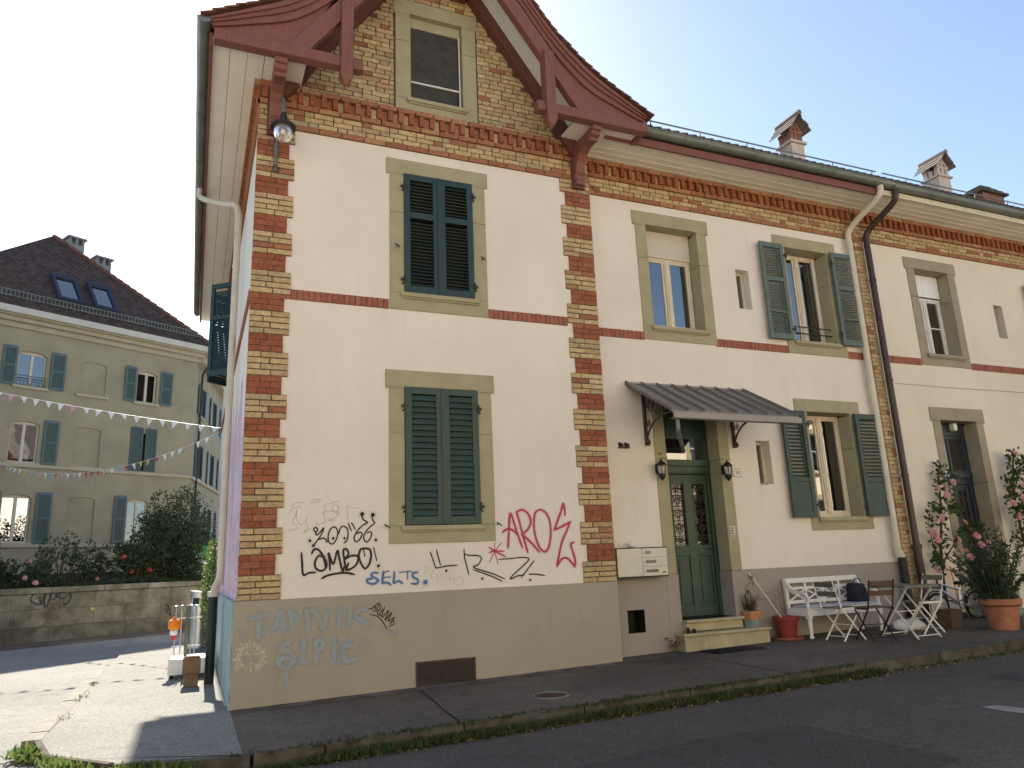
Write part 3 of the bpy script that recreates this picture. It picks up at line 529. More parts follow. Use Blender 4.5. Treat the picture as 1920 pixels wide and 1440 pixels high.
# side wall
SD = 9.7
b = MB(); hs = [(4.75, 5.75, 4.9, 6.65), (4.75, 5.75, 1.9, 3.65)]
ys = [0, 4.75, 5.75, SD]; zs = [1.0, 1.9, 3.65, 4.9, 6.65, 7.7]
for i in range(3):
    for j in range(5):
        cy, cz = (ys[i]+ys[i+1])/2, (zs[j]+zs[j+1])/2
        if any(h[0] < cy < h[1] and h[2] < cz < h[3] for h in hs): continue
        b.quad((0, ys[i+1], zs[j]), (0, ys[i], zs[j]), (0, ys[i], zs[j+1]), (0, ys[i+1], zs[j+1]))
b.build('side_wall', M['mural'], H)
b = MB()
for a, c, d, e in hs: b.box(.12, .2, a, c, d, e)
b.build('side_window', M['interior'], H)
b = MB()
for z0, z1 in ((4.9, 6.65), (1.9, 3.65)): b.box(-.03, .1, 4.55, 4.75, z0-.2, z1+.2).box(-.03, .1, 5.75, 5.95, z0-.2, z1+.2).box(-.03, .1, 4.75, 5.75, z1, z1+.2).box(-.05, .1, 4.75, 5.75, z0-.2, z0)
b.build('side_window_surround', M['stone'], H)
b = MB().box(-.025, 0, .14, SD, 4.678, 4.812); b.build('side_string_course', M['brick_pink'], H)
b = MB().box(-.05, .3, -.028, SD, -.2, 1.108); b.build('side_plinth', M['mural_low'], H)
b = MB().box(.05, 4.7, SD-.3, SD, 0, 9).box(4.75, 10.6, SD-.3, SD, 0, 7.8); b.build('rear_wall', M['plaster'], H)
# plinths
b = MB().box(-.038, 4.80, -.031, .31, -.2, 1.112); b.build('plinth', M['plinth'], H, bevel=.006)
b = MB()
wallgrid(b, 4.80, 5.79, 0, 1.165, .278, [(5.105, 5.387, .395, .70)], .012); wallgrid(b, 7.155, 10.62, 0, 1.172, .278, [], 0)
b.quad((4.8, .278, 1.165), (5.79, .278, 1.165), (5.79, .3, 1.165), (4.8, .3, 1.165)); b.quad((7.155, .278, 1.172), (10.62, .278, 1.172), (10.62, .3, 1.172), (7.155, .3, 1.172))
plw = b.build('wing_plinth', M['plinth_wing'], H)
b = MB().box(5.09, 5.40, .55, .57, .38, .72).box(5.09, 5.104, .291, .55, .38, .72).box(5.388, 5.40, .291, .55, .38, .72).box(5.104, 5.388, .291, .55, .38, .394).box(5.104, 5.388, .291, .55, .701, .72); b.build('vent_hole', M['black_paint'], H)
for x0, x1 in ((5.79, 6.0), (6.958, 7.155)):
    MB().box(x0, x1, .272, .60, 0, 1.16).build('door_plinth', M['plinth_wing'], H, bevel=.006)
# cellar grille in the gable plinth
gr = MB().box(2.0, 2.745, -.045, -.031, .298, .318).box(2.0, 2.745, -.045, -.031, .035, .055).box(2.0, 2.02, -.045, -.031, .055, .298).box(2.725, 2.745, -.045, -.031, .055, .298).build('cellar_grille', M['iron_brown'], H)
MB().box(2.02, 2.725, -.036, -.033, .055, .298).build('grille_back', M['black_paint'], gr)
b = MB()
for i in range(36):
    x = 2.03+i*.0195; b.box(x, x+.006, -.044, -.0365, .055, .298)
b.build('grille_bars', M['iron_brown'], gr)
# ---- bricks: quoins (each brick an object), bands and gable
mort = MB()
qb = []
for side in (0, 1):
    z = 1.112; rows = []; nq = len(qb)
    for k in range(4): rows.append(('y', z+k*(1.384-1.112)/4, z+(k+1)*(1.384-1.112)/4))
    for k in range(11):
        z0 = 1.384+.5198*k
        for q in range(3): rows.append(('r', z0+q*CH, z0+(q+1)*CH))
        top_ = z0+.5198 if k < 10 else 7.02
        n_ = 4 if k < 10 else 3
        for q in range(n_): rows.append(('y', z0+.223+q*(top_-z0-.223)/n_, z0+.223+(q+1)*(top_-z0-.223)/n_))
    for i, (c, z0, z1) in enumerate(rows):
        if side == 0: x0, x1 = -.012, (.383 if c == 'r' else .452)
        else: x0, x1 = (4.383 if c == 'r' else 4.305), 4.80
        sp = [.255, .17] if i % 2 else [.17, .255]
        if c == 'r': sp = [.24, .14] if i % 2 else [.14, .24]
        cut = x0+sp[0]+random.uniform(-.03, .03)
        for a, e in ((x0, cut-.007), (cut+.007, x1)):
            cc = 'red' if c == 'r' else 'yellow'
            if c == 'y' and random.random() < .10: cc = 'orange'
            g = .0045 if c == 'r' else .0075
            qb.append((cc, a, e, -.022+random.uniform(-.003, .003), .06, z0+g, z1-g))
    # backing
    mort = MB()
    for c, z0, z1 in rows:
        if side == 0: mort.box(-.004, (.381 if c == 'r' else .450), -.013, .02, z0, z1)
        else: mort.box((4.385 if c == 'r' else 4.307), 4.794, -.013, .02, z0, z1)
    quoin = mort.build('quoin', M['mortar'], H)
    for t in qb[nq:]: brick_obj('brick', t[0], *t[1:], quoin)
NB = len(qb)
# gable field
def zr(x): return 8.60-1.38*(abs(x-2.39)+2.39-3.86)
b = MB()
for poly in ([(0, 7.02), (1.99, 7.02), (1.99, zr(1.99)), (0, zr(0))], [(2.80, 7.02), (4.79, 7.02), (4.79, zr(4.79)), (2.80, zr(2.8))], [(1.99, 7.02), (2.80, 7.02), (2.80, 7.82), (1.99, 7.82)], [(1.99, 9.25), (2.80, 9.25), (2.80, zr(2.8)), (2.39, zr(2.39)), (1.99, zr(1.99))]):
    b.prism(poly, -.005, .02 if poly[0][1] < 9 and len(poly) == 4 else .02)
gable = b.build('gable_field', M['mortar'], H)
z = 7.625; i = 0; extra = 300-NB
while z < 10.4:
    ph = [0, .19, .06, .25][i % 4]+random.uniform(0, .02)
    for a, e in row_flemish(0, 4.79, ph):
        segs = [(a, e)]
        if 7.62 < z+CH/2 < 9.47:
            lo, hi = (1.76, 3.03)
            segs = []
            if a < lo: segs.append((a, min(e, lo)))
            if e > hi: segs.append((max(a, hi), e))
        for p, q in segs:
            if q-p < .03 or z+CH > min(zr(p), zr(q)) - .0: continue
            cc = 'yellow' if random.random() < .95 else 'orange'
            y0 = -.017+random.uniform(-.003, .003)
            if extra > 0 and i < 3: brick_obj('brick', cc, p, q, y0, .02, z+.006, z+CH-.006, gable); extra -= 1
            else: brick_join('gable', cc, p, q, y0, .02, z+.006, z+CH-.006)
    z += CH; i += 1
# bands: x range, wall plane y, thing, key
def band(x0, x1, y, parent, key, dent_pitch):
    mort = MB().box(x0, x1, y-.012, y+.02, 7.02, 7.62).build('brick_band', M['mortar'], parent)
    for a, e in row_flemish(x0, x1, random.uniform(0, .2), s=.30, h=.30): brick_join(key, 'orange', a, e, y-.03, y, 7.022, 7.090)
    for k in range(3):
        for a, e in row_flemish(x0, x1, [0, .19, .07][k]+random.uniform(0, .02)):
            brick_join(key, 'yellow' if random.random() < .88 else 'orange', a, e, y-.020+random.uniform(-.003, .003), y, 7.095+k*CH+.006, 7.095+(k+1)*CH-.006)
    for a, e in row_flemish(x0, x1, .1, s=.28, h=.28): brick_join(key, 'orange', a, e, y-.045, y, 7.325, 7.392)
    for a, e in row_flemish(x0, x1, .02, s=.26, h=.26): brick_join(key, 'orange', a, e, y-.085, y, 7.552, 7.622)
    x = x0+.02; k = 0
    while x < x1-.05:
        brick_obj('dentil', 'red', x, x+.066, y-.078, y, 7.398, 7.547, mort)
        brick_join(key, 'orange' if k % 3 else 'yellow', x+.071, x+dent_pitch-.005, y-.022, y, 7.398, 7.547)
        x += dent_pitch; k += 1
    return mort
band(0.0, 4.79, 0, H, 'band', .150)
band(4.80, 10.62, WY, H, 'band', .148)
# side band (seen end-on along the alley)
sb = MB().box(-.03, 0, 0, SD, 7.02, 7.39).build('side_brick_band', M['brick_orange'], H)
MB().box(-.085, -.001, -.085, SD, 7.552, 7.622).box(-.045, -.001, 0, SD, 7.325, 7.392).build('side_cornice', M['brick_orange'], H)
y = .02
while y < 8.5:
    brick_obj('dentil', 'red', -.075, 0, y, y+.066, 7.398, 7.547, sb); y += .150
# string courses of upright bricks
def string(x0, x1, y, parent, name='string_brick'):
    m_ = MB().box(x0, x1, y-.004, y+.01, 4.678, 4.812).build('string_course', M['mortar'], parent)
    n_ = max(1, round((x1-x0)/.073)); p = (x1-x0)/n_
    for i in range(n_): brick_obj(name, 'pink', x0+i*p+.004, x0+(i+1)*p-.004, y-.012+random.uniform(-.003, .002), y, 4.682, 4.808, m_)
for a, e in ((.39, 1.69), (3.085, 4.30)): string(a, e, 0, H)
for a, e in ((4.81, 5.785), (7.15, 8.655), (10.005, 10.40)): string(a, e, WY, H)
for k_, (key, c) in enumerate(list(JOIN)):
    o = JOIN[(key, c)].build('brickwork', M['brickjoin_'+c], H); o['kind'] = 'stuff'
JOIN.clear()
# ---- stone surrounds
def surround(P, x0, x1, z0, z1, y, mat, lz, bz, ears=.048, jw=.197, proud=.022, sill=True, ljw=None, head_only=False):
    f = y-proud
    MB().box(x0-jw-ears, x1+jw+ears, f, y+.03, z1-.0, lz).box(x0-.02, x1+.02, y+.031, y+.28, z1, z1+.1).box(x0-jw-ears, x0-.001, f, y+.12, z1-.025, z1).box(x1+.001, x1+jw+ears, f, y+.12, z1-.025, z1).build('lintel', M[mat], P, bevel=.007)
    zc = z0+(z1-z0)*.66
    for a, e in ((x0-jw, x0-.0015), (x1+.0015, x1+jw)):
        MB().box(a, e, f+.003, y+.26, z0, zc-.003).build('jamb', M[mat], P, bevel=.005)
        MB().box(a, e, f+.003, y+.26, zc+.003, z1-.027).build('jamb', M[mat], P, bevel=.005)
    if sill:
        MB().box(x0-jw, x1+jw, f+.001, y+.26, bz, z0-.002).box(x0-.055, x1+.055, f-.045, f, z0-.062, z0-.004).box(x0-.04, x1+.04, f-.025, f, z0-.085, z0-.062).build('window_sill', M[mat], P, bevel=.006)
surround(H, 1.90, 2.88, 4.92, 6.655, 0, 'stone', 6.865, 4.683)
surround(H, 1.89, 2.875, 1.90, 3.645, 0, 'stone', 3.862, 1.686)
surround(H, 2.0, 2.79, 7.835, 9.238, -.017, 'stone', 9.46, 7.632, .03, .215)
surround(H, 5.98, 6.967, 4.92, 6.65, WY, 'stone', 6.873, 4.697)
surround(H, 8.858, 9.81, 4.92, 6.645, WY, 'stone', 6.860, 4.688)
surround(H, 8.858, 9.81, 1.93, 3.675, WY, 'stone', 3.89, 1.72)
surround(H, 5.99, 6.968, 1.163, 3.70, WY, 'stone', 3.92, 1.165, sill=False)
# slit windows: splayed reveals are plaster, a cream frame and pane sit deep inside
def slit(P, x0, x1, z0, z1, y, wm='win_cream'):
    f = MB().box(x0, x0+.04, y+.16, y+.2, z0, z1).box(x1-.04, x1, y+.16, y+.2, z0, z1).box(x0+.04, x1-.04, y+.16, y+.2, z0, z0+.04).box(x0+.04, x1-.04, y+.16, y+.2, z1-.04, z1).build('slit_window', M[wm], P)
    MB().box(x0+.04, x1-.04, y+.175, y+.185, z0+.04, z1-.04).build('pane', M['glass'], f)
slit(H, 7.72, 7.995, 5.39, 6.09, WY); slit(H, 7.72, 7.995, 2.46, 3.153, WY)
MB().box(7.72, 7.86, .26, .42, 2.455, 2.478).build('slit_sill', M['stone'], H)
# ---- casement windows
def casement(P, x0, x1, z0, z1, y, wm, split=True, curtain=None, glz=(), pane='glass', open_=False):
    fw_ = .045; b = MB()
    b.box(x0, x0+fw_, y, y+.06, z0, z1).box(x1-fw_, x1, y, y+.06, z0, z1).box(x0+fw_, x1-fw_, y, y+.06, z0, z0+fw_+.01).box(x0+fw_, x1-fw_, y, y+.06, z1-fw_, z1)
    xm = (x0+x1)/2
    b.box(xm-.045, xm+.045, y-.012, y+.06, z0+fw_, z1-fw_)
    b.box(xm-.018, xm+.018, y-.024, y-.0125, z0+fw_, z1-fw_)
    o = b.build('window', M[wm], P, bevel=.004)
    s_ = .035
    for a, e in ((x0+fw_, xm-.046), (xm+.046, x1-fw_)):
        q = MB().box(a, a+s_, y+.008, y+.05, z0+fw_+.01, z1-fw_).box(e-s_, e, y+.008, y+.05, z0+fw_+.01, z1-fw_).box(a+s_, e-s_, y+.008, y+.05, z0+fw_+.01, z0+fw_+.06).box(a+s_, e-s_, y+.008, y+.05, z1-fw_-s_, z1-fw_)
        for gzz in glz: q.box(a+s_, e-s_, y+.01, y+.045, gzz-.012, gzz+.012)
        q.build('sash', M[wm], o, bevel=.003)
        MB().box(a+s_, e-s_, y+.026, y+.032, z0+fw_+.06, z1-fw_-s_).build('pane', M[pane], o)
    if curtain:
        for a, e in ((x0+.03, xm-.0), (xm+.0, x1-.03)) if curtain == 'full' else ((x0+.03, x0+.3), (x1-.3, x1-.03)):
            b = MB(); n_ = 28; pts = []
            for i in range(n_+1):
                t = i/n_; pts.append((a+(e-a)*t, y+.13+.022*math.sin(t*math.pi*2*(e-a)/.085+a*7)))
            for i in range(n_): b.quad((*pts[i], z0+.03), (*pts[i+1], z0+.03), (*pts[i+1], z1-.03), (*pts[i], z1-.03))
            b.build('curtain', M['curtain'], o, smooth=True)
    return o
casement(H, 6.0, 6.95, 4.93, 6.20, .52, 'win_cream', curtain='full')
blb = MB().box(5.99, 6.96, .50, .515, 6.205, 6.66).build('roller_blind', M['blind'], H)
MB().box(5.99, 6.96, .49, .52, 6.195, 6.215).build('blind_rail', M['win_cream'], blb)
casement(H, 8.87, 9.80, 4.93, 6.635, .54, 'win_cream', curtain=None)
casement(H, 8.87, 9.80, 1.94, 3.665, .54, 'win_cream', curtain=None, pane='glass')
# small iron guard rail in the upper wing window
gr = MB()
for zz in (5.10, 5.22): gr.tube([(8.86, .40, zz), (9.81, .40, zz)], .012, 6)
gr.build('guard_rail', M['iron_brown'], H)
MB().tube([(9.70, .52, 5.0), (9.70, .5, 6.6)], .012, 6).build('blind_pole', M['white_paint'], H)
# attic window with dark insect screen
aw = MB().box(2.0, 2.03, .04, .07, 7.84, 9.23).box(2.755, 2.785, .04, .07, 7.84, 9.23).box(2.03, 2.755, .04, .07, 7.84, 7.87).box(2.03, 2.755, .04, .07, 9.07, 9.23).build('attic_window', M['stone'], H)
MB().box(2.03, 2.755, .055, .058, 7.87, 9.07).build('insect_screen', M['blind_dark'], aw)
MB().box(2.03, 2.755, .03, .05, 8.15, 8.172).build('screen_bar', M['white_paint'], aw)
MB().box(2.755, 2.77, .02, .06, 7.87, 9.07).build('screen_rail', M['white_paint'], aw)
# ---- shutters
def shutter(P, x0, x1, z0, z1, y0, th, mat, rails, pitch, panel=None, hinge=None, tilt=38, base_loc=None, rot=0, sw=.085, slat_d=.05):
    """one louvred leaf; rails = list of (z0,z1) cross rails, panel = z below which it is boarded"""
    b = MB()
    b.box(x0, x0+sw, y0, y0+th, z0, z1).box(x1-sw, x1, y0, y0+th, z0, z1).box(x0+sw, x1-sw, y0, y0+th, z0, z0+.10).box(x0+sw, x1-sw, y0, y0+th, z1-.09, z1)
    for a, e in rails: b.box(x0+sw, x1-sw, y0, y0+th, a, e)
    if panel: b.box(x0+sw, x1-sw, y0+.012, y0+th-.01, z0+.10, panel-.04).box(x0+sw, x1-sw, y0, y0+th, panel-.04, panel+.02)
    o = b.build('shutter', M[mat], P, bevel=.004)
    t = R(tilt); hx = (x1-x0)/2-sw
    me = bpy.data.meshes.new('slat')
    bb = MB().obox((0, 0, 0), (Vector((1, 0, 0)), Vector((0, math.cos(t), math.sin(t))), Vector((0, -math.sin(t), math.cos(t)))), (hx+.004, slat_d/2, .0045))
    me.from_pydata(bb.v, [], bb.f); me.materials.append(M[mat])
    zz = (panel+.02 if panel else z0+.10)+pitch*.6
    off_ = WLOC.get(P, Vector((0, 0, 0)))
    while zz < z1-.09-pitch*.3:
        if not any(a-pitch*.35 < zz < e+pitch*.35 for a, e in rails):
            s_ = bpy.data.objects.new('slat', me); col.objects.link(s_); s_.parent = o
            s_.location = Vector(((x0+x1)/2, y0+th/2, zz))-off_
            s_.rotation_euler = (random.uniform(-.02, .02), random.uniform(-.003, .003), 0)
        zz += pitch
    if hinge:
        for hz in hinge[1]:
            hx0 = hinge[0]
            MB().box(hx0-.045, hx0+.045, y0-.006, y0+.002, hz-.018, hz+.018).tube([(hx0, y0-.012, hz-.05), (hx0, y0-.012, hz+.05)], .012, 6).tube([(hx0, y0-.012, hz-.045), (hx0-.03 if hx0 < (x0+x1)/2 else hx0+.03, y0+.02, hz-.06)], .009, 6).build('hinge', M['metal_dark'], o)
    return o
# closed pair above: flatter-open slats
for x0, x1, hx in ((1.895, 2.388, 1.892), (2.392, 2.882, 2.885)):
    shutter(H, x0, x1, 4.925, 6.652, -.040, .042, 'shutter_teal', [(6.0, 6.09)], .049, hinge=(hx, (6.45, 5.10)), tilt=32)
for x0, x1, hx in ((1.893, 2.386, 1.889), (2.390, 2.876, 2.879)):
    shutter(H, x0, x1, 1.905, 3.642, -.040, .042, 'shutter_green', [], .0765, hinge=(hx, (3.39, 2.12)), tilt=66, slat_d=.078)
MB().box(2.365, 2.412, -.052, -.041, 4.93, 6.648).build('shutter_stop', M['shutter_teal'], H)
MB().box(2.365, 2.412, -.052, -.041, 1.91, 3.638).build('shutter_stop', M['shutter_green'], H)
# open pairs on the wing
for x0, x1, hx in ((8.22, 8.725, 8.75), (9.845, 10.40, 9.82)):
    shutter(H, x0, x1, 4.89, 6.64, .185, .042, 'shutter_sage', [(5.36, 5.39), (5.93, 6.0)], .046, hinge=(hx, (6.42, 5.08)), tilt=42, sw=.07)
for x0, x1, hx in ((8.23, 8.725, 8.75), (9.835, 10.385, 9.82)):
    shutter(H, x0, x1, 1.925, 3.66, .19, .042, 'shutter_green', [], .060, panel=2.53, hinge=(hx, (3.44, 2.12)), tilt=40, sw=.08)
# shutter dogs
for x, z, y in ((1.655, 1.895, 0), (3.11, 1.895, 0), (1.79, 5.55, -.022), (3.0, 5.52, -.022)):
    MB().tube([(x, y, z), (x, y-.07, z)], .008, 6).tube([(x-.035, y-.065, z+.02), (x, y-.07, z), (x+.03, y-.065, z-.025)], .009, 6).build('shutter_dog', M['metal_dark'], H)
# side shutter, half open over the alley, one more behind it
def side_shutter(y, ang):
    r_ = MB(); d = Vector((-math.sin(R(ang)), math.cos(R(ang)), 0)); nn = Vector((math.cos(R(ang)), math.sin(R(ang)), 0)); up = Vector((0, 0, 1)); o0 = Vector((-.02, y, 0)); W_ = .50
    def bb(a, e, z0, z1): r_.obox(o0+d*(a+e)/2+up*(z0+z1)/2, (d, nn, up), ((e-a)/2, .02, (z1-z0)/2))
    bb(0, .07, 4.9, 6.65); bb(W_-.07, W_, 4.9, 6.65); bb(.07, W_-.07, 4.9, 5.0); bb(.07, W_-.07, 6.56, 6.65); bb(.07, W_-.07, 5.95, 6.03)
    o = r_.build('side_shutter', M['shutter_teal'], H)
    zz = 5.03; t = R(66); bx = (nn*math.cos(t)+up*math.sin(t)); bz = (up*math.cos(t)-nn*math.sin(t))
    sm = MB(); sm.obox((0, 0, 0), (d, bx, bz), ((W_-.14)/2, .025, .0045)); me = bpy.data.meshes.new('slat'); me.from_pydata(sm.v, [], sm.f); me.materials.append(M['shutter_teal'])
    while zz < 6.52:
        if not 5.93 < zz < 6.05:
            s_ = bpy.data.objects.new('slat', me); col.objects.link(s_); s_.parent = o; s_.location = o0+d*W_/2+up*zz
        zz += .05
side_shutter(4.72, 52); side_shutter(5.78, 130)
# ------------------------------------------------------------------ gable roof and timberwork
MX = lambda x, s: x if s > 0 else 4.78-x
TP = [(2.39, 10.97), (3.0, 10.15), (3.60, 9.34), (3.96, 8.89), (4.51, 8.41), (5.0, 8.12), (5.45, 7.87)]
BP = [(2.39, 10.66), (3.38, 9.33), (3.94, 8.58), (4.44, 8.11), (4.9, 7.91), (5.37, 7.74)]
TPs = [(p.x, p.z) for p in smooth_path([(x, 0, z) for x, z in TP], 4)]
BPs = [(p.x, p.z) for p in smooth_path([(x, 0, z) for x, z in BP], 4)]
def lerp_prof(pr, x):
    if x <= pr[0][0]: return pr[0][1]
    for (a, za), (c, zc) in zip(pr, pr[1:]):
        if a <= x <= c: return za+(zc-za)*(x-a)/(c-a)
    return pr[-1][1]
def strip(b, up, lo, y0, y1, s):
    """plate between two (x,z) polylines with the same count, extruded in y"""
    for i in range(len(up)-1):
        p = [(MX(lo[i][0], s), lo[i][1]), (MX(lo[i+1][0], s), lo[i+1][1]), (MX(up[i+1][0], s), up[i+1][1]), (MX(up[i][0], s), up[i][1])]
        if s < 0: p = p[::-1]
        b.prism(p, y0, y1)
roof = MB()
for s in (1, -1):
    strip(roof, [(x, z-.035) for x, z in TPs], [(x, z-.075) for x, z in TPs], -.78, 10.2, s)
roof = roof.build('roof', M['tile'], H)
tm = bpy.data.meshes.new('roof_tile'); tb = MB()
for k in range(4): pass
tb.hexa([(-.085, -.10, -.012), (.085, -.10, -.006), (.085, .10, -.006), (-.085, .10, -.012), (-.085, -.10, .012), (.085, -.10, .016), (.085, .10, .016), (-.085, .10, .012)])
tm.from_pydata(tb.v, [], tb.f); tm.materials.append(M['tile'])
for s in (1, -1):
    d = 0; pts = [Vector((x, 0, z)) for x, z in TPs[::-1]]
    for a, c in zip(pts, pts[1:]):
        L = (c-a).length; t = (c-a)/L
        while d < L:
            p = a+t*d
            for yy in (-.745, -.55):
                o = bpy.data.objects.new('roof_tile', tm); col.objects.link(o); o.parent = roof
                o.location = (MX(p.x, s), yy+random.uniform(-.008, .008), p.z-.008)
                ang = math.atan2(t.z, -t.x)-R(7)+random.uniform(-.03, .03)
                o.rotation_euler = (0, ang if s > 0 else math.pi-ang, random.uniform(-.03, .03))
                if s > 0: o.rotation_euler = (0, ang, o.rotation_euler[2])
                else: o.rotation_euler = (0, ang, math.pi)
            d += .145
        d -= L
for s in (1, -1):
    rl = MB()
    rl.prism([(MX(x, s), z) for x, z in [(2.39, 10.28), (4.30, 7.66), (4.56, 7.66), (2.39, 10.62)]][::s], -.78, -.66)
    rl.build('verge_rafter', M['timber'], H, bevel=.006)
    pn = MB(); pn.prism([(MX(x, s), z) for x, z in [(4.40, 7.69), (5.32, 7.69), (5.34, 7.76), (4.9, 7.92), (4.44, 8.13), (4.0, 8.52)]][::s], -.725, -.70)
    pn.build('gable_panel', M['timber'], H)
    fb = MB(); n_ = 22; xs = [2.39+(5.40-2.39)*i/n_ for i in range(n_+1)]
    lo = [(x, lerp_prof(BPs, min(x, 5.37))) for x in xs]; up = [(x, lerp_prof(TPs, x)-.075) for x in xs]
    mid = [(x, l_[1]+(u_[1]-l_[1])*.42) for x, l_, u_ in zip(xs, lo, up)]; md2 = [(x, l_[1]+(u_[1]-l_[1])*.72) for x, l_, u_ in zip(xs, lo, up)]
    strip(fb, mid, lo, -.765, -.70, s); strip(fb, md2, mid, -.795, -.70, s); strip(fb, up, md2, -.822, -.70, s)
    fb.build('verge_board', M['timber'], H)
    MB().box(min(MX(3.61, s), MX(5.37, s)), max(MX(3.61, s), MX(5.37, s)), -.81, -.66, 7.545, 7.695).build('tie_beam', M['timber'], H, bevel=.015)
    xa, xb = sorted((MX(3.74, s), MX(3.895, s)))
    pb = MB(); xc = (xa+xb)/2
    pb.box(xa, xb, -.85, -.68, 7.42, 8.52); pb.add([(xa, -.85, 7.42), (xb, -.85, 7.42), (xb, -.68, 7.42), (xa, -.68, 7.42), (xa+.02, -.83, 7.36), (xb-.02, -.83, 7.36), (xb-.02, -.70, 7.36), (xa+.02, -.70, 7.36), (xc, -.765, 7.27)], [(0, 4, 5, 1), (1, 5, 6, 2), (2, 6, 7, 3), (3, 7, 4, 0), (4, 8, 5), (5, 8, 6), (6, 8, 7), (7, 8, 4)])
    pb.build('king_post', M['timber'], H, bevel=.012)
    wr = MB(); wr.prism([(MX(x, s), z) for x, z in [(2.39, 10.39), (3.86, 8.36), (4.05, 8.06), (4.22, 7.75), (4.42, 7.45), (4.56, 7.32), (4.56, 7.70), (4.30, 8.05), (2.39, 10.66)]][::s], -.16, -.018)
    wr.build('wall_rafter', M['timber_dark'], H)
    # curved console bracket
    bx0, bx1 = sorted((MX(4.52, s), MX(4.67, s)))
    prof = [(-.02, 6.90), (-.14, 6.90), (-.15, 6.97), (-.11, 7.0), (-.12, 7.05), (-.16, 7.09), (-.17, 7.16), (-.20, 7.24), (-.28, 7.33), (-.40, 7.38), (-.52, 7.38), (-.60, 7.36), (-.62, 7.40), (-.68, 7.42), (-.69, 7.47), (-.73, 7.48), (-.74, 7.543), (-.02, 7.543)]
    MB().prism(prof if True else prof, bx0, bx1, 'yz').build('console_bracket', M['timber'], H, bevel=.01)
    MB().box(bx0-.02, bx1+.02, -.09, -.023, 6.86, 7.54).build('wall_post', M['timber_dark'], H)
    # sloped white soffit boards between the rafters, each a board
    x = 2.45; k = 0
    while x < 4.44:
        x2 = x+.066
        zz = lambda q: 8.60-1.38*(q-3.86)+.02
        p = [(MX(x, s), zz(x)), (MX(x2-.004, s), zz(x2-.004)), (MX(x2-.004, s), zz(x2-.004)+.02), (MX(x, s), zz(x)+.02)]
        MB().prism(p[::s], -.68, -.002).build('soffit_board', M['soffit_white'], H)
        x = x2
# purlin ends under the verge
MB().box(2.62, 2.86, -.66, -.02, 9.66, 9.86).build('purlin', M['timber_dark'], H)
MB().box(1.92, 2.16, -.66, -.02, 9.66, 9.86).build('purlin', M['timber_dark'], H)
# ---- level soffits of the eaves: long boards
def boards(P, x0, x1, y0, y1, z, n, axis, name='eave_board', mat='soffit'):
    for i in range(n):
        if axis == 'y':
            a, e = x0+(x1-x0)*i/n, x0+(x1-x0)*(i+1)/n
            MB().box(a+.003, e-.003, y0, y1, z, z+.02).build(name, M[mat], P)
        else:
            a, e = y0+(y1-y0)*i/n, y0+(y1-y0)*(i+1)/n
            q_ = MB().box(x0, x1, a+.004, e-.004, z, z+.02).build(name, M[mat], P); MB().box(x0, x1, a-.004, a+.010, z-.007, z-.001).build('board_bead', M['soffit_bead'], q_)
    MB().box(x0, x1, y0, y1, z+.022, z+.03).build(name+'_back', M['timber_dark'], P)
boards(H, -.60, 0.0, -.70, 10.2, 7.62, 3, 'y')
boards(H, 4.30, 5.36, -.70, -.41, 7.615, 1, 'y'); boards(H, 4.30, 4.79, -.40, -.09, 7.625, 1, 'y'); boards(H, .002, .50, -.70, -.09, 7.625, 2, 'y')
boards(H, 4.80, 10.62, -.40, .30, 7.62, 5, 'x')
# left eave fascia + gutter
MB().box(-.64, -.60, -.66, 10.2, 7.56, 7.72).build('fascia', M['timber'], H)
def gutter(P, pts, r=.085, name='gutter', mat='zinc', seams=()):
    b = MB(); path = [Vector(p) for p in pts]; d = (path[-1]-path[0]).normalized(); side = d.cross(Vector((0, 0, 1)))
    n_ = 10
    for end in path:
        for k in range(n_+1):
            a = math.pi+math.pi*k/n_
            b.v.append(tuple(end+side*math.cos(a)*r+Vector((0, 0, 1))*math.sin(a)*r))
    m_ = n_+1
    for i in range(len(path)-1):
        for k in range(n_): b.f.append((i*m_+k, i*m_+k+1, (i+1)*m_+k+1, (i+1)*m_+k))
    b.f.append(tuple(range(m_))); b.f.append(tuple(range(len(path)*m_-1, (len(path)-1)*m_-1, -1)))
    o = b.build(name, M[mat], P, smooth='auto')
    so = o.modifiers.new('solid', 'SOLIDIFY'); so.thickness = .004
    e1 = path[0]+side*r; e2 = path[-1]+side*r
    MB().tube([path[0]-side*r, path[-1]-side*r], .011, 6).tube([e1, e2], .011, 6).build('gutter_bead', M[mat], o)
    L = (path[-1]-path[0]).length; s_ = .9
    while s_ < L-.2:
        c = path[0]+d*s_; q = MB()
        q.tube([c+side*math.cos(math.pi+math.pi*k/8)*(r+.004)+Vector((0, 0, math.sin(math.pi+math.pi*k/8)*(r+.004))) for k in range(9)], .006, 5)
        q.build('gutter_strap', M[mat], o); s_ += 1.35
    return o
gutter(H, [(-.70, 10.2, 7.80), (-.70, -.82, 7.80)], .075)
gutter(H, [(5.40, -.50, 7.80), (10.80, -.50, 7.80)], .085)
MB().box(4.9, 10.62, -.44, -.40, 7.575, 7.70).build('fascia', M['timber'], H)
MB().box(5.36, 5.42, -.80, -.40, 7.56, 7.73).build('fascia', M['timber'], H)
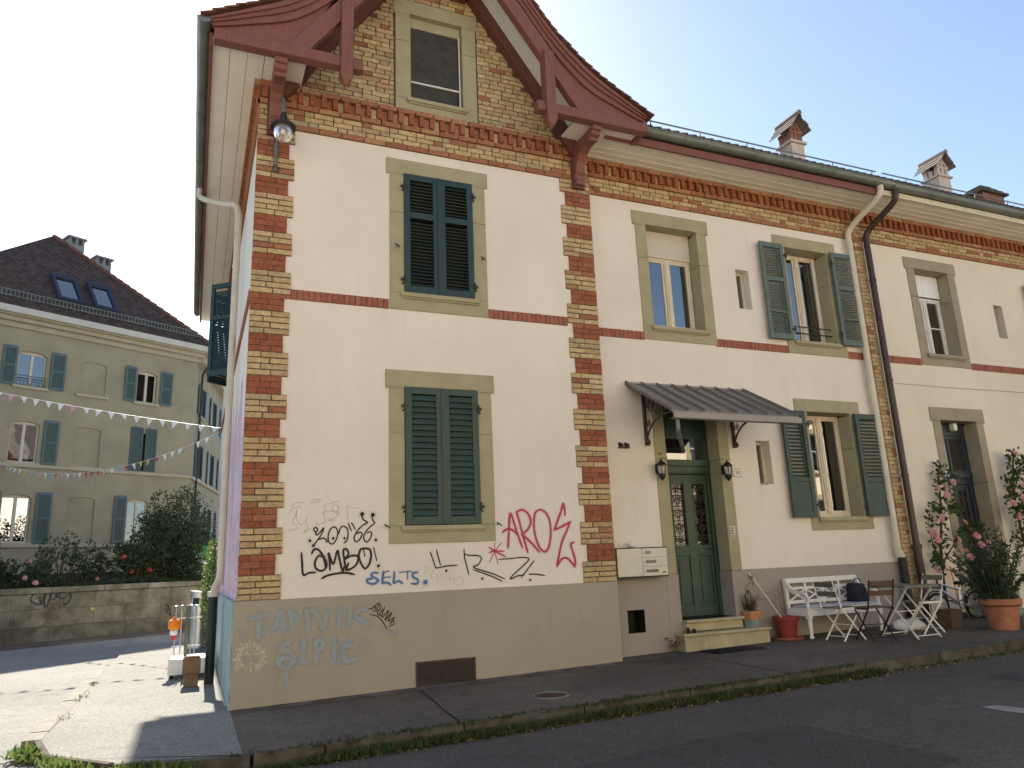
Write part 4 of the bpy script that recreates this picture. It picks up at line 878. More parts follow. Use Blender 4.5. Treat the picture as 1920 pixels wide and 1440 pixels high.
# ---- wing roof
def wing_roof(P, x0, x1, name='wing_roof'):
    b = MB()
    b.prism([(-.50, 7.82), (4.9, 11.2), (10.3, 7.9), (10.3, 7.82), (4.9, 11.1), (-.44, 7.74)], x0, x1, 'yz')
    o = b.build(name, M['tile_dark'], P)
    # wavy front row of tiles
    f = MB(); x = x0
    while x < x1:
        f.tube([(x+.06, -.56, 7.835), (x+.06, -.20, 8.06)], .042, 6); x += .165
    q = f.build('eave_tiles', M['tile_dark'], o, smooth='auto'); q['kind'] = 'stuff'
    # snow guard pipe on stubs
    g = MB().tube([(x0+.1, -.36, 8.10), (x1-.05, -.36, 8.10)], .013, 6)
    x = x0+.7
    while x < x1: g.tube([(x, -.36, 7.93), (x, -.36, 8.10)], .011, 5); x += .95
    g.build('snow_guard', M['zinc'], P)
    return o
wr_ = wing_roof(H, 5.1, 10.70)
# ---- chimneys with little tiled roofs
def chimney(P, x, y, zb, w_, hb, pier_mat, loc, opens=True):
    """plastered shaft, ledge, brick piers, saddle roof of flat tiles"""
    hw = w_/2
    o = MB().box(x-hw, x+hw, y-hw, y+hw, zb-1.2, zb+hb).build('chimney', M['chimney_plaster'], P, bevel=.01)
    MB().box(x-hw-.05, x+hw+.05, y-hw-.05, y+hw+.05, zb+hb, zb+hb+.05).build('chimney_ledge', M['chimney_plaster'], o)
    b = MB(); z1 = zb+hb+.05; hp = .20
    for sx in (-1, 0, 1):
        for sy in (-1, 1): b.box(x+sx*(hw-.06)-.05, x+sx*(hw-.06)+.05, y+sy*(hw-.06)-.05, y+sy*(hw-.06)+.05, z1, z1+hp)
    for sx in (-1, 1): b.box(x+sx*(hw-.06)-.05, x+sx*(hw-.06)+.05, y-.05, y+.05, z1, z1+hp)
    b.build('chimney_pier', M[pier_mat], o)
    MB().box(x-hw+.14, x+hw-.14, y-hw+.14, y+hw-.14, z1, z1+hp+.2).build('chimney_flue', M['black_paint'], o)
    z2 = z1+hp; hr = .36; ov = .10
    g = MB().box(x-hw, x+hw, y-hw, y-hw+.09, z2, z2+.07)
    g.prism([(x-hw, z2+.07), (x-hw+.09, z2+.07), (x+.02, z2+hr-.12), (x-.02, z2+hr-.05)], y-hw, y-hw+.08); g.prism([(x+hw-.09, z2+.07), (x+hw, z2+.07), (x+.02, z2+hr-.05), (x-.0, z2+hr-.14)], y-hw, y-hw+.08)
    g.box(x-.03, x+.03, y-hw+.01, y-hw+.07, z2+.07, z2+hr-.15)
    g.build('chimney_gable', M[pier_mat], o)
    MB().box(x-hw, x+hw, y+hw-.09, y+hw, z2, z2+.07).build('chimney_beam', M[pier_mat], o)
    for s in (-1, 1):
        for k in range(4):
            t0, t1 = k/4, (k+1)/4+.06
            xa, xb = x+s*(hw+ov)*(1-t0), x+s*(hw+ov)*(1-t1); za, zb_ = z2-.02+(hr+.05)*t0, z2-.02+(hr+.05)*t1
            p = [(xa, za+.045), (xb, zb_+.01), (xb, zb_+.035), (xa, za+.075)]
            MB().prism(p[::-s], y-hw-.16+random.uniform(-.02, .02), y+hw+.16).build('chimney_tile', M['tile_grey'], o)
    MB().tube([(x, y-hw-.18, z2+hr+.06), (x, y+hw+.18, z2+hr+.06)], .06, 8).build('ridge_tile', M['tile_grey'], o)
chimney(H, 11.20, 2.0, 9.72, .36, .34, 'chimney_brick', None)
# ---- downpipes
def pipe(P, pts, r, mat, name='downpipe', n=5):
    return MB().tube(smooth_path(pts, n), r, 12).build(name, M[mat], P, smooth='auto')
dp = pipe(H, [(10.52, -.50, 7.72), (10.52, -.49, 7.62), (10.50, -.40, 7.50), (10.42, -.02, 7.28), (10.37, .17, 7.12), (10.355, .20, 6.95), (10.355, .20, 6.6), (10.355, .20, 4), (10.355, .20, 1.5), (10.37, .21, 1.40), (10.40, .20, 1.30), (10.42, .19, 1.22)], .055, 'pipe_cream')
MB().tube([(10.42, .19, 1.24), (10.42, .19, gz(10)-.05)], .068, 12).build('standpipe', M['pipe_black'], dp, smooth='auto')
for z in (6.3, 4.2, 2.2): MB().tube([(10.355, .20, z-.02), (10.355, .20, z+.02)], .063, 12).build('pipe_clip', M['pipe_cream'], dp)
sp_ = pipe(H, [(-.70, 3.4, 7.73), (-.70, 3.38, 7.60), (-.62, 3.30, 7.50), (-.30, 2.80, 7.22), (-.16, 2.50, 7.08), (-.12, 2.42, 6.92), (-.11, 2.4, 6.5), (-.11, 2.4, 4), (-.11, 2.4, 1.5), (-.12, 2.4, 1.36), (-.17, 2.36, 1.24), (-.19, 2.34, 1.14)], .05, 'pipe_cream')
MB().tube([(-.19, 2.34, 1.16), (-.19, 2.34, -.05)], .062, 12).build('standpipe', M['pipe_black'], sp_, smooth='auto')
MB().tube([(-.19, 2.34, 1.12), (-.19, 2.34, 1.19)], .075, 12).build('pipe_collar', M['pipe_cream'], sp_, smooth='auto')
for z in (6.0, 4.0, 2.3): MB().tube([(-.11, 2.4, z-.02), (-.11, 2.4, z+.02)], .058, 12).build('pipe_clip', M['pipe_cream'], sp_)
# ---- front door number 10
FD = .58
fr = MB().box(5.992, 6.16, FD-.02, FD+.08, 1.162, 3.70).box(6.90, 6.967, FD-.02, FD+.08, 1.162, 3.70).box(6.16, 6.90, FD-.02, FD+.08, 3.52, 3.70).box(6.0, 6.95, FD-.06, FD-.021, 2.76, 2.86).box(6.02, 6.93, FD-.045, FD-.0305, 2.66, 2.757).box(6.16, 6.90, FD-.03, FD+.08, 2.64, 2.84)
fr.box(6.0, 6.16, FD-.02, FD+.08, .53, 1.160).box(6.90, 6.958, FD-.02, FD+.08, .53, 1.160)
fr.build('door_frame', M['door_green'], H, bevel=.005)
tf = MB().box(6.16, 6.90, FD+.0, FD+.05, 3.20, 3.52).box(6.16, 6.20, FD, FD+.05, 2.84, 3.20).box(6.86, 6.90, FD, FD+.05, 2.84, 3.20).build('transom', M['door_green'], H)
MB().box(6.20, 6.86, FD+.015, FD+.02, 2.84, 3.20).build('pane', M['glass'], tf)
db = MB(); dx0, dx1, dz0, dz1 = 6.165, 6.895, .53, 2.635
gl = [(6.225, 6.46), (6.615, 6.85)]
for a, e in ((dx0, 6.225), (6.46, 6.615), (6.85, dx1)): db.box(a, e, FD+.005, FD+.055, dz0, dz1)
for a, e in gl: db.box(a, e, FD+.005, FD+.055, dz0, .69).box(a, e, FD+.005, FD+.055, 1.405, 1.56).box(a, e, FD+.005, FD+.055, 2.485, dz1)
door = db.build('door', M['door_green'], H, bevel=.006)
for a, e in gl:
    MB().box(a+.001, e-.001, FD+.025, FD+.04, .692, 1.403).build('door_panel', M['door_green'], door)
    MB().prism([(a+.03, .73), (e-.03, .73), (e-.03, 1.36), (a+.03, 1.36)], FD+.012, FD+.024).build('raised_field', M['door_green'], door, bevel=.008)
    MB().box(a+.001, e-.001, FD+.04, FD+.046, 1.562, 2.483).build('pane', M['glass_door'], door)
    # cast iron door grille: scrolls
    g = MB(); cx = (a+e)/2; hw = (e-a)/2; yy = FD+.018
    g.tube([(a+.012, yy, 1.57), (a+.012, yy, 2.475)], .006, 5).tube([(e-.012, yy, 1.57), (e-.012, yy, 2.475)], .006, 5)
    g.tube([(cx, yy, 1.57), (cx, yy, 2.475)], .005, 5)
    for zz in (1.58, 1.70, 1.93, 2.15, 2.37, 2.465): g.tube([(a+.012, yy, zz), (e-.012, yy, zz)], .005, 5)
    for zc_, rr_ in ((1.64, .045), (1.815, .085), (2.04, .075), (2.26, .085), (2.42, .04)):
        for sg in (-1, 1):
            pts = []
            for k in range(15):
                t = k/14*2.4*math.pi; r0 = rr_*(1-.7*k/14)*.62
                pts.append((cx+sg*(hw*.48+r0*math.cos(t)*.9), yy, zc_+r0*math.sin(t)*1.3))
            g.tube(pts, .0055, 4)
        g.tube([(cx+rr_*.55*math.cos(t*math.pi/6), yy-.004, zc_+rr_*.8*math.sin(t*math.pi/6)) for t in range(12)], .005, 4, close=True)
    g.build('door_grille', M['iron_brown'], door)
MB().tube([(6.87, FD-.045, 1.50), (6.87, FD+.01, 1.50)], .01, 8).tube([(6.87, FD-.045, 1.50), (6.78, FD-.045, 1.50)], .009, 8).build('door_handle', M['metal_dark'], door)
# steps
MB().box(5.985, 6.975, .16, .66, .36, .515).box(5.97, 6.99, .12, .20, .475, .520).build('step', M['step_stone'], H, bevel=.02)
MB().box(5.86, 7.36, .06, .62, .0, .325).box(5.84, 7.38, .02, .62, .305, .352).build('step', M['step_stone'], H, bevel=.02)
# ---- zinc canopy over the door
cx0, cx1 = 5.37, 7.583
cn = MB().hexa([(cx0, -.83, 3.295), (cx1, -.83, 3.295), (cx1, .30, 3.945), (cx0, .30, 3.945), (cx0, -.83, 3.315), (cx1, -.83, 3.315), (cx1, .30, 3.965), (cx0, .30, 3.965)]).build('door_canopy', M['canopy_metal'], H)
for i in range(9):
    x = cx0+.008+(cx1-cx0-.016)*i/8
    MB().bar((x, -.81, 3.345), (x, .30, 3.985), .016, .05).build('seam', M['canopy_metal'], cn)
MB().box(cx0, cx1, .27, .30, 3.955, 3.985).build('wall_flashing', M['canopy_metal'], cn)
MB().box(cx0-.004, cx1+.004, -.875, -.835, 3.205, 3.30).box(cx0-.004, cx1+.004, -.835, -.78, 3.205, 3.222).build('canopy_gutter', M['canopy_metal'], cn, bevel=.012)
MB().tube(smooth_path([(5.46, -.80, 3.22), (5.46, -.80, 3.08), (5.50, -.74, 3.02), (5.80, -.40, 2.88), (5.86, -.33, 2.86)], 4), .028, 10).build('canopy_spout', M['zinc'], cn, smooth='auto')
for x in (5.65, 7.27):
    g = MB().box(x-.015, x+.015, .24, .298, 3.02, 3.80)
    g.bar((x, .27, 3.80), (x, -.62, 3.33), .03, .035)
    g.tube(smooth_path([(x, .26, 3.10), (x, .18, 3.22), (x, .02, 3.34), (x, -.25, 3.40), (x, -.55, 3.38)], 5), .016, 6)
    def spiral(cy, cz, r0, turns, sg=1, st=0):
        return [(x, cy+r0*(1-.82*k/22)*math.cos(st+sg*turns*2*math.pi*k/22), cz+r0*(1-.82*k/22)*math.sin(st+sg*turns*2*math.pi*k/22)) for k in range(23)]
    g.tube(spiral(.09, 3.58, .115, 1.8), .010, 5); g.tube(spiral(-.10, 3.47, .075, 1.6, -1, 1), .009, 5); g.tube(spiral(.19, 3.34, .055, 1.5, 1, 2), .008, 5); g.tube(spiral(-.26, 3.44, .045, 1.5, 1, 0), .008, 5)
    g.lathe([(.0, -.05), (.03, -.03), (.035, 0), (.02, .03), (.015, .05)], (x, .22, 3.06), 8)
    g.build('canopy_bracket', M['iron_brown'], cn)
# ------------------------------------------------------------------ the neighbour's house
N = thing('neighbour_house', (10.7, .30, gz(10.7)), 0, 'pale yellow terraced house with blue door, right of the brown downpipe', 'house')
NW = [(11.99, 13.08, 4.84, 6.72), (11.98, 13.10, .3, 3.73), (14.23, 14.495, 5.41, 6.11), (15.67, 16.78, 4.84, 6.72), (15.67, 16.78, 1.85, 3.75)]
b = wallgrid(MB(), 10.62, 22, 0, 7.7, WY, NW, .27); b.build('wall', M['plaster2'], N)
MB().box(10.8, 22, 1.6, 1.7, .4, 7.5).box(10.8, 22, .6, 1.6, 4.3, 4.5).box(10.8, 22, .58, 1.6, 7.3, 7.4).box(13.3, 13.35, .6, 1.6, 0, 7.4).build('interior', M['interior'], N)
# brick pilaster on the party line
pm = MB().box(10.575, 10.785, WY-.018, WY+.02, gz(10), 7.02).build('party_pilaster', M['mortar'], N)
z = .2; i = 0
while z < 7.0:
    cut = 10.575+(.13 if i % 2 else .08)
    for a, e in ((10.57, cut-.004), (cut+.004, 10.79)): brick_obj('brick', 'yellow' if random.random() < .88 else 'orange', a, e, WY-.03+random.uniform(-.003, .003), WY, z+.005, min(z+CH, 7.02)-.005, pm)
    z += CH; i += 1
band(10.63, 22, WY, N, 'nband', .148)
for (key, c) in list(JOIN):
    o = JOIN[(key, c)].build('brickwork', M['brickjoin_'+c], N); o['kind'] = 'stuff'
JOIN.clear()
string(10.92, 11.855, WY, N); string(13.215, 15.5, WY, N); string(16.95, 19.5, WY, N)
surround(N, 12.07, 13.0, 4.92, 6.64, WY, 'stone2', 6.858, 4.698); surround(N, 12.06, 13.02, .3, 3.65, WY, 'stone2', 3.89, .3, sill=False)
surround(N, 15.75, 16.7, 4.92, 6.64, WY, 'stone2', 6.858, 4.698); surround(N, 15.75, 16.7, 1.93, 3.67, WY, 'stone2', 3.89, 1.70)
casement(N, 12.08, 12.99, 4.93, 6.16, .54, 'win_white', glz=(5.55,), curtain='side')
nb = MB().box(12.08, 12.53, .52, .535, 6.18, 6.63).box(12.535, 12.99, .52, .535, 6.18, 6.63).build('blind_box', M['white_plain'], N)
casement(N, 15.76, 16.69, 4.93, 6.63, .54, 'win_white'); casement(N, 15.76, 16.69, 1.94, 3.66, .54, 'win_white')
for z0, z1 in ((4.89, 6.64),): shutter(N, 15.25, 15.72, z0, z1, .185, .042, 'shutter_blue', [(5.9, 5.97)], .06, tilt=40, sw=.07)
boards(N, 10.64, 22, -.40, .30, 7.62, 5, 'x')
gutter(N, [(10.82, -.50, 7.79), (22, -.50, 7.79)], .085, mat='zinc')
MB().box(10.64, 22, -.44, -.40, 7.60, 7.70).build('fascia', M['win_cream'], N)
wing_roof(N, 10.72, 24, 'roof')
chimney(N, 17.25, 3.0, 10.48, .44, .36, 'chimney_plaster', None)
ch3 = MB().box(18.55, 19.40, 2.7, 3.4, 9.6, 10.60).build('chimney', M['chimney_brick'], N)
for k in range(4): MB().box(18.45+.1*k, 19.50-.1*k, 2.6+.08*k, 3.5-.08*k, 10.60+.085*k, 10.665+.085*k).build('chimney_tile', M['tile_dark'], ch3, bevel=.01)
np_ = pipe(N, [(10.90, -.50, 7.70), (10.90, -.49, 7.60), (10.90, -.40, 7.48), (10.85, -.02, 7.27), (10.80, .15, 7.12), (10.79, .18, 6.95), (10.79, .18, 6.6), (10.79, .18, 4), (10.79, .18, 1.4)], .055, 'pipe_brown')
MB().tube([(10.79, .18, 1.42), (10.79, .18, .1)], .068, 12).build('standpipe', M['pipe_brown'], np_, smooth='auto')
MB().tube([(10.79, .18, 1.36), (10.79, .18, 1.44)], .085, 12).build('pipe_collar', M['pipe_brown'], np_, smooth='auto')
for z in (6.2, 4.3, 2.6): MB().tube([(10.79, .18, z-.02), (10.79, .18, z+.02)], .064, 12).build('pipe_clip', M['pipe_brown'], np_)
# overhead cable on the plaster
MB().tube([(11.06, .285, 4.29), (12.6, .285, 4.285), (14.46, .285, 4.30), (17, .285, 4.30)], .004, 4).build('facade_cable', M['stone2'], N)
# blue door with grilles and transom
dfr = MB().box(12.062, 12.16, FD-.02, FD+.08, .3, 3.64).box(12.92, 13.018, FD-.02, FD+.08, .3, 3.64).box(12.16, 12.92, FD-.02, FD+.08, 3.42, 3.64).box(12.08, 13.0, FD-.06, FD-.021, 2.62, 2.72).box(12.16, 12.92, FD-.02, FD+.08, 2.50, 2.76).build('door_frame', M['door_blue'], N, bevel=.005)
tr2 = MB().box(12.16, 12.20, FD, FD+.05, 2.76, 3.42).box(12.88, 12.92, FD, FD+.05, 2.76, 3.42).box(12.52, 12.56, FD, FD+.05, 2.76, 3.42).box(12.20, 12.52, FD, FD+.05, 3.35, 3.42).box(12.56, 12.88, FD, FD+.05, 3.35, 3.42).build('transom', M['door_blue'], N)
MB().box(12.20, 12.88, FD+.02, FD+.025, 2.76, 3.35).build('pane', M['glass'], tr2)
d2 = MB()
for a, e in ((12.165, 12.23), (12.47, 12.61), (12.85, 12.915)): d2.box(a, e, FD+.005, FD+.055, .45, 2.495)
for a, e in ((12.23, 12.47), (12.61, 12.85)): d2.box(a, e, FD+.005, FD+.055, .45, .62).box(a, e, FD+.005, FD+.055, 1.25, 1.40).box(a, e, FD+.005, FD+.055, 2.38, 2.495).box(a, e, FD+.03, FD+.045, .62, 1.25)
d2 = d2.build('door', M['door_blue'], N, bevel=.006)
for a, e in ((12.23, 12.47), (12.61, 12.85)):
    MB().box(a, e, FD+.04, FD+.045, 1.401, 2.379).build('pane', M['glass'], d2)
    g = MB(); cx = (a+e)/2; yy = FD+.02
    for zc_ in (1.5, 1.68, 1.86, 2.04, 2.22):
        for sg in (-1, 1):
            g.tube([(cx+sg*(.055+.045*(1-.7*k/14)*math.cos(k/14*7)), yy, zc_+.08*(1-.7*k/14)*math.sin(k/14*7)) for k in range(15)], .0055, 4)
    g.tube([(cx, yy, 1.41), (cx, yy, 2.37)], .005, 4).tube([(a+.01, yy, 1.41), (a+.01, yy, 2.37)], .005, 4).tube([(e-.01, yy, 1.41), (e-.01, yy, 2.37)], .005, 4)
    g.build('door_grille', M['iron_brown'], d2)
MB().box(12.44, 12.60, FD-.002, FD+.004, 1.28, 1.34).build('letter_slot', M['terracotta'], d2)
MB().box(12.05, 13.03, .10, .62, .0, .42).build('step', M['step_stone'], N, bevel=.02)
MB().box(11.9, 13.2, -.18, .28, .0, .26).build('step', M['step_stone'], N, bevel=.02)
# ------------------------------------------------------------------ graffiti: flat paint strokes on the wall
def strokes(data, fn, taper=.85, seg=7, mist=0):
    """ribbons with rounded ends lying a hair above the wall; fn(u, v, d) gives the world point"""
    b = MB(); lift = .0010 if not mist else .0004
    for w_, pts in data:
        lift += .00012 if not mist else .000012
        if mist: w_ = w_*mist
        if len(pts) == 1:
            u, v = pts[0]; b.add([fn(u+w_/2*math.cos(k*math.pi/6)*random.uniform(.9, 1.1), v+w_/2*math.sin(k*math.pi/6)*random.uniform(.9, 1.1), lift) for k in range(12)], [tuple(range(12))]); continue
        P = smooth_path([(u, v, 0) for u, v in pts], seg)
        P = [P[0]]+[q for i, q in enumerate(P[1:]) if (q-P[i]).length > 1e-4]
        # soften ends
        n_ = len(P); L_, Rr = [], []
        for i, p in enumerate(P):
            t = (P[min(i+1, n_-1)]-P[max(i-1, 0)]); t = t.normalized() if t.length > 0 else Vector((1, 0, 0))
            nn = Vector((-t.y, t.x, 0)); e = min(i, n_-1-i)
            ww = w_/2*(1 if e > 1 else (.86 if e == 1 else .55))*random.uniform(.90, 1.08)
            if i == 0: p = p-t*w_*.35
            if i == n_-1: p = p+t*w_*.35
            L_.append(p+nn*ww); Rr.append(p-nn*ww)
        base_ = len(b.v); li = lift
        for a, c in zip(L_, Rr):
            b.v.append(tuple(fn(a.x, a.y, li))); b.v.append(tuple(fn(c.x, c.y, li))); li += .000012
        for i in range(n_-1): b.f.append((base_+2*i, base_+2*i+1, base_+2*i+3, base_+2*i+2))
    return b
ff = lambda u, v, d: (u, -d, v)
fp = lambda u, v, d: (u, -.031-d, v)
for key, mat, fn, lab in (('lambo', 'graf_black', ff, 'black spray tag reading LAMBO!'), ('zoo', 'graf_black', ff, 'black curly spray tag above LAMBO'), ('scribble', 'graf_thin', ff, 'thin pencil scribble on plaster'), ('selts', 'graf_blue', ff, 'blue spray tag reading SELTS'), ('llrz', 'graf_black', ff, 'angular black spray letters under the window'), ('presto', 'graf_faint', ff, 'faint thin lettering PRESTO'), ('aros', 'graf_pink', ff, 'pink spray tag reading AROS'), ('star', 'graf_pink', ff, 'pink spray asterisk'), ('sipic', 'graf_pale', fp, 'washed-out pale blue spray letters on the plinth'), ('blacktag', 'graf_black', fp, 'small spiky black tag on the plinth'), ('sunface', 'graf_chalk', fp, 'chalky stencil of a face with flame hair')):
    go_ = strokes(GRAF[key], fn).build('graffiti', M[mat], wall_g if fn is ff else H, label=lab)
    mist_ = {'graf_black': 'mist_black', 'graf_pink': 'mist_pink', 'graf_blue': 'mist_blue', 'graf_pale': 'mist_pale'}.get(mat)
    if mist_ and fn is ff: strokes(GRAF[key], fn, mist=2.1).build('overspray', M[mist_], wall_g)
    elif mist_ and key == 'sipic': strokes(GRAF[key], fn, mist=1.7).build('overspray', M[mist_], H)
MB().lathe([(.0, 0), (.02, 0)], (.53, 0, 0), 8)
# ------------------------------------------------------------------ things fixed to the walls
# street lantern on a gooseneck at the corner
sl = thing('street_lantern', (.22, -.02, 6.36), 0, 'old street lantern with glass bowl on a gooseneck at the brick corner', 'street lamp')
pts = smooth_path([(.215, -.05, 6.36), (.215, -.05, 6.7), (.22, -.06, 7.05), (.235, -.13, 7.24), (.25, -.25, 7.28), (.262, -.34, 7.20), (.265, -.38, 7.06), (.265, -.38, 6.96)], 5)
MB().tube(pts, .022, 10).build('arm', M['zinc'], sl, smooth='auto')
for z in (6.42, 6.80): MB().box(.19, .24, -.07, -.02, z-.03, z+.03).build('wall_clamp', M['metal_dark'], sl)
MB().lathe([(.03, .20), (.045, .16), (.05, .10), (.06, .06), (.11, .04), (.155, .015), (.158, -.01), (.13, -.012), (.105, -.008)], (.265, -.38, 6.80), 20).build('shade', M['metal_dark'], sl, smooth='auto')
MB().lathe([(.104, .0), (.112, -.05), (.110, -.11), (.085, -.16), (.04, -.185), (.0, -.19)], (.265, -.38, 6.795), 20).build('glass_bowl', M['lamp_glass'], sl, smooth=True)
MB().lathe([(.02, .03), (.045, -.02), (.045, -.07), (.0, -.09)], (.265, -.38, 6.79), 12).build('bulb', M['white_plain'], sl, smooth=True)
# two carriage lanterns beside the door
def lantern(x, label):
    t = thing('wall_lantern', (x, .275, 2.53), 0, label, 'wall lamp', 'carriage lanterns beside the front door')
    y = .16
    MB().box(x-.03, x+.03, .24, .277, 2.60, 2.74).tube(smooth_path([(x, .25, 2.62), (x, .20, 2.58), (x, y, 2.585)], 4), .012, 6).build('bracket', M['black_paint'], t)
    n_ = 6
    MB().lathe([(.0, .115), (.012, .11), (.015, .085), (.055, .05), (.085, .02), (.082, .005), (.07, .005)], (x, y, 2.70), n_).build('cap', M['black_paint'], t)
    MB().lathe([(.062, 0), (.060, -.03), (.045, -.06), (.02, -.085), (.008, -.10), (.0, -.105)], (x, y, 2.59), n_).build('lamp_base', M['black_paint'], t)
    MB().lathe([(.052, -.115), (.063, .0)], (x, y, 2.705), n_).build('glass', M['lamp_glass'], t)
    g = MB()
    for k in range(n_):
        a = 2*math.pi*k/n_; g.tube([(x+.056*math.cos(a), y+.056*math.sin(a), 2.588), (x+.069*math.cos(a), y+.069*math.sin(a), 2.708)], .006, 5)
    g.build('cage', M['black_paint'], t)
    MB().lathe([(.015, 0), (.022, .03), (.018, .07), (.0, .09)], (x, y, 2.60), 8).build('bulb', M['offwhite'], t, smooth=True)
lantern(5.795, 'black hexagonal carriage lantern on the left door jamb'); lantern(6.995, 'black hexagonal carriage lantern on the right door jamb beside the number plate')
def text_mesh(s, size, name, mat, parent, loc, depth=.001, rot=(math.pi/2, 0, 0)):
    cu_ = bpy.data.curves.new('t', 'FONT'); cu_.body = s; cu_.size = size; cu_.extrude = depth; cu_.align_x = 'CENTER'; cu_.align_y = 'CENTER'
    ob = bpy.data.objects.new('t', cu_); col.objects.link(ob); dg = bpy.context.evaluated_depsgraph_get()
    me = bpy.data.meshes.new_from_object(ob.evaluated_get(dg)); bpy.data.objects.remove(ob)
    me.materials.clear(); me.materials.append(M[mat])
    o = bpy.data.objects.new(name, me); col.objects.link(o); o.parent = parent
    o.location = Vector(loc)-WLOC.get(parent, Vector((0, 0, 0))); o.rotation_euler = rot
    return o
# house number plate
t = thing('house_number_plate', (7.278, .30, 2.563), 0, 'white square plate with dark chequered border reading 10', 'sign')
MB().box(7.204, 7.352, .288, .299, 2.563, 2.702).build('plate', M['white_paint'], t, bevel=.003)
g = MB()
for k in range(9):
    u = 7.208+k*.0158
    if k % 2 == 0: g.box(u, u+.0145, .2862, .2878, 2.567, 2.578).box(u, u+.0145, .2862, .2878, 2.687, 2.698)
for k in range(1, 7):
    v = 2.563+k*.0166
    if k % 2: g.box(7.208, 7.220, .2862, .2878, v, v+.0145).box(7.336, 7.348, .2862, .2878, v, v+.0145)
g.build('border', M['brown_pot'], t)
text_mesh('10', .085, 'digits', 'metal_dark', t, (7.278, .2868, 2.632))
# small painted number on the jamb
t2 = text_mesh('10', .075, 'painted_number', 'brown_pot', H, (5.855, .2735, 2.90), .0006)
# bell panel
t = thing('doorbell_panel', (7.055, .275, 1.69), 0, 'small cream doorbell panel with name strips on the right door jamb', 'doorbell')
MB().box(7.008, 7.102, .266, .2755, 1.688, 1.815).build('plate', M['offwhite'], t, bevel=.003)
for k in range(3): MB().box(7.02, 7.065, .2635, .2655, 1.705+.037*k, 1.722+.037*k).build('name_strip', M['metal_dark'], t); MB().lathe([(.007, 0), (.006, .003)], (7.082, .263, 1.712+.037*k), 8).build('button', M['metal_dark'], t)
# letterboxes
t = thing('letterbox', (5.29, .30, 1.15), 0, 'cream letterbox bank with black housing left of the green door', 'letterbox')
MB().box(4.845, 5.712, .085, .277, 1.138, 1.545).build('housing', M['black_paint'], t, bevel=.004)
MB().box(4.885, 5.285, .072, .0845, 1.156, 1.530).build('parcel_door', M['offwhite'], t, bevel=.003)
for k in range(3):
    z0 = 1.156+k*.1255
    d_ = MB().box(5.290, 5.698, .072, .0845, z0, z0+.123).build('box_door', M['offwhite'], t, bevel=.003)
    MB().box(5.34, 5.34+(.20, .17, .09)[k], .0695, .0715, z0+.045, z0+.085).build('name_label', M['olive_paint' if k == 0 else 'zinc'], d_)
    MB().lathe([(.006, 0), (.006, .01)], (5.315, .0705, z0+.05), 8).build('lock', M['metal_dark'], d_)
MB().box(5.60, 5.665, .0695, .0715, 1.19, 1.205).build('sticker', M['metal_dark'], t)
st = tag(MB().lathe([(.0, 0), (.04, .004), (.055, .03), (.05, .06), (.025, .085), (0, .09)], (5.20, .19, 1.546), 10).build('paper_bundle', M['white_paint'], None, smooth=True), 'crumpled pale ball lying on top of the letterbox', 'paper')
# pegs left of the canopy, wall hooks
t = thing('wall_hooks', (5.25, .30, 3.0), 0, 'two small rusty pegs in the wall left of the canopy', 'hook')
for dx in (-.05, .05): MB().tube([(5.25+dx, .30, 3.02), (5.25+dx, .22, 3.02), (5.25+dx, .21, 2.96)], .014, 6).box(5.25+dx-.028, 5.25+dx+.028, .286, .299, 2.97, 3.06).build('peg', M['iron_brown'], t)
# socket by the step
t = thing('wall_socket', (7.20, .278, .80), 0, 'small grey socket on the plinth beside the door steps', 'socket')
MB().box(7.165, 7.255, .262, .277, .80, .885).build('plate', M['zinc'], t, bevel=.005); MB().lathe([(.022, 0), (.022, .002)], (7.21, .261, .842), 10).box(7.19, 7.23, .2585, .2615, .825, .86).build('flap', M['metal_dark'], t)
# sensor lamp over the blue door, little plate
t = thing('porch_light', (12.66, .5, 3.5), 0, 'white box light under the lintel of the blue door', 'light')
MB().box(12.62, 12.72, .45, .55, 3.52, 3.64).build('housing', M['white_plain'], t, bevel=.01); MB().box(12.635, 12.705, .46, .54, 3.50, 3.519).build('lens', M['offwhite'], t)
t = thing('door_plate', (11.95, .27, 2.4), 0, 'small white plate on the left jamb of the blue door', 'sign')
MB().box(11.90, 12.0, .262, .274, 2.56, 2.70).build('plate', M['white_plain'], t, bevel=.003)
text_mesh('8', .10, 'digit', 'metal_dark', t, (11.95, .2605, 2.63))
t = thing('doorbell_panel', (13.1, .275, 1.6), 0, 'small dark doorbell on the right jamb of the blue door', 'doorbell')
MB().box(13.07, 13.12, .262, .274, 1.62, 1.73).build('plate', M['zinc'], t, bevel=.004); MB().lathe([(.012, 0), (.01, .004)], (13.095, .259, 1.69), 8).build('button', M['white_plain'], t)
# manhole cover, doormat, pale road streak
mh = MB().lathe([(0, 0), (.165, 0), (.17, .003)], (2.99, -1.60, gz(2.99)+.004), 28)
t = thing('manhole_cover', (2.99, -1.60, gz(2.99)), 0, 'small round rusty manhole cover in the pavement', 'manhole cover')
mh.build('lid', M['rust_iron'], t); MB().tube([(2.99+.185*math.cos(k*math.pi/16), -1.60+.185*math.sin(k*math.pi/16), gz(2.99+.185*math.cos(k*math.pi/16))+.004) for k in range(32)], .012, 6, close=True).build('ring', M['kerb_stone'], t)
g = MB()
for i in range(-3, 4):
    for j in range(-3, 4):
        if i*i+j*j < 12: g.box(2.99+i*.043-.012, 2.99+i*.043+.012, -1.60+j*.043-.012, -1.60+j*.043+.012, gz(2.99)+.006, gz(2.99)+.0105)
g.build('studs', M['rust_iron'], t)
t = thing('doormat', (6.30, -.28, gz(6.3)), 0, 'dark rubber doormat lying on the pavement below the steps', 'doormat')
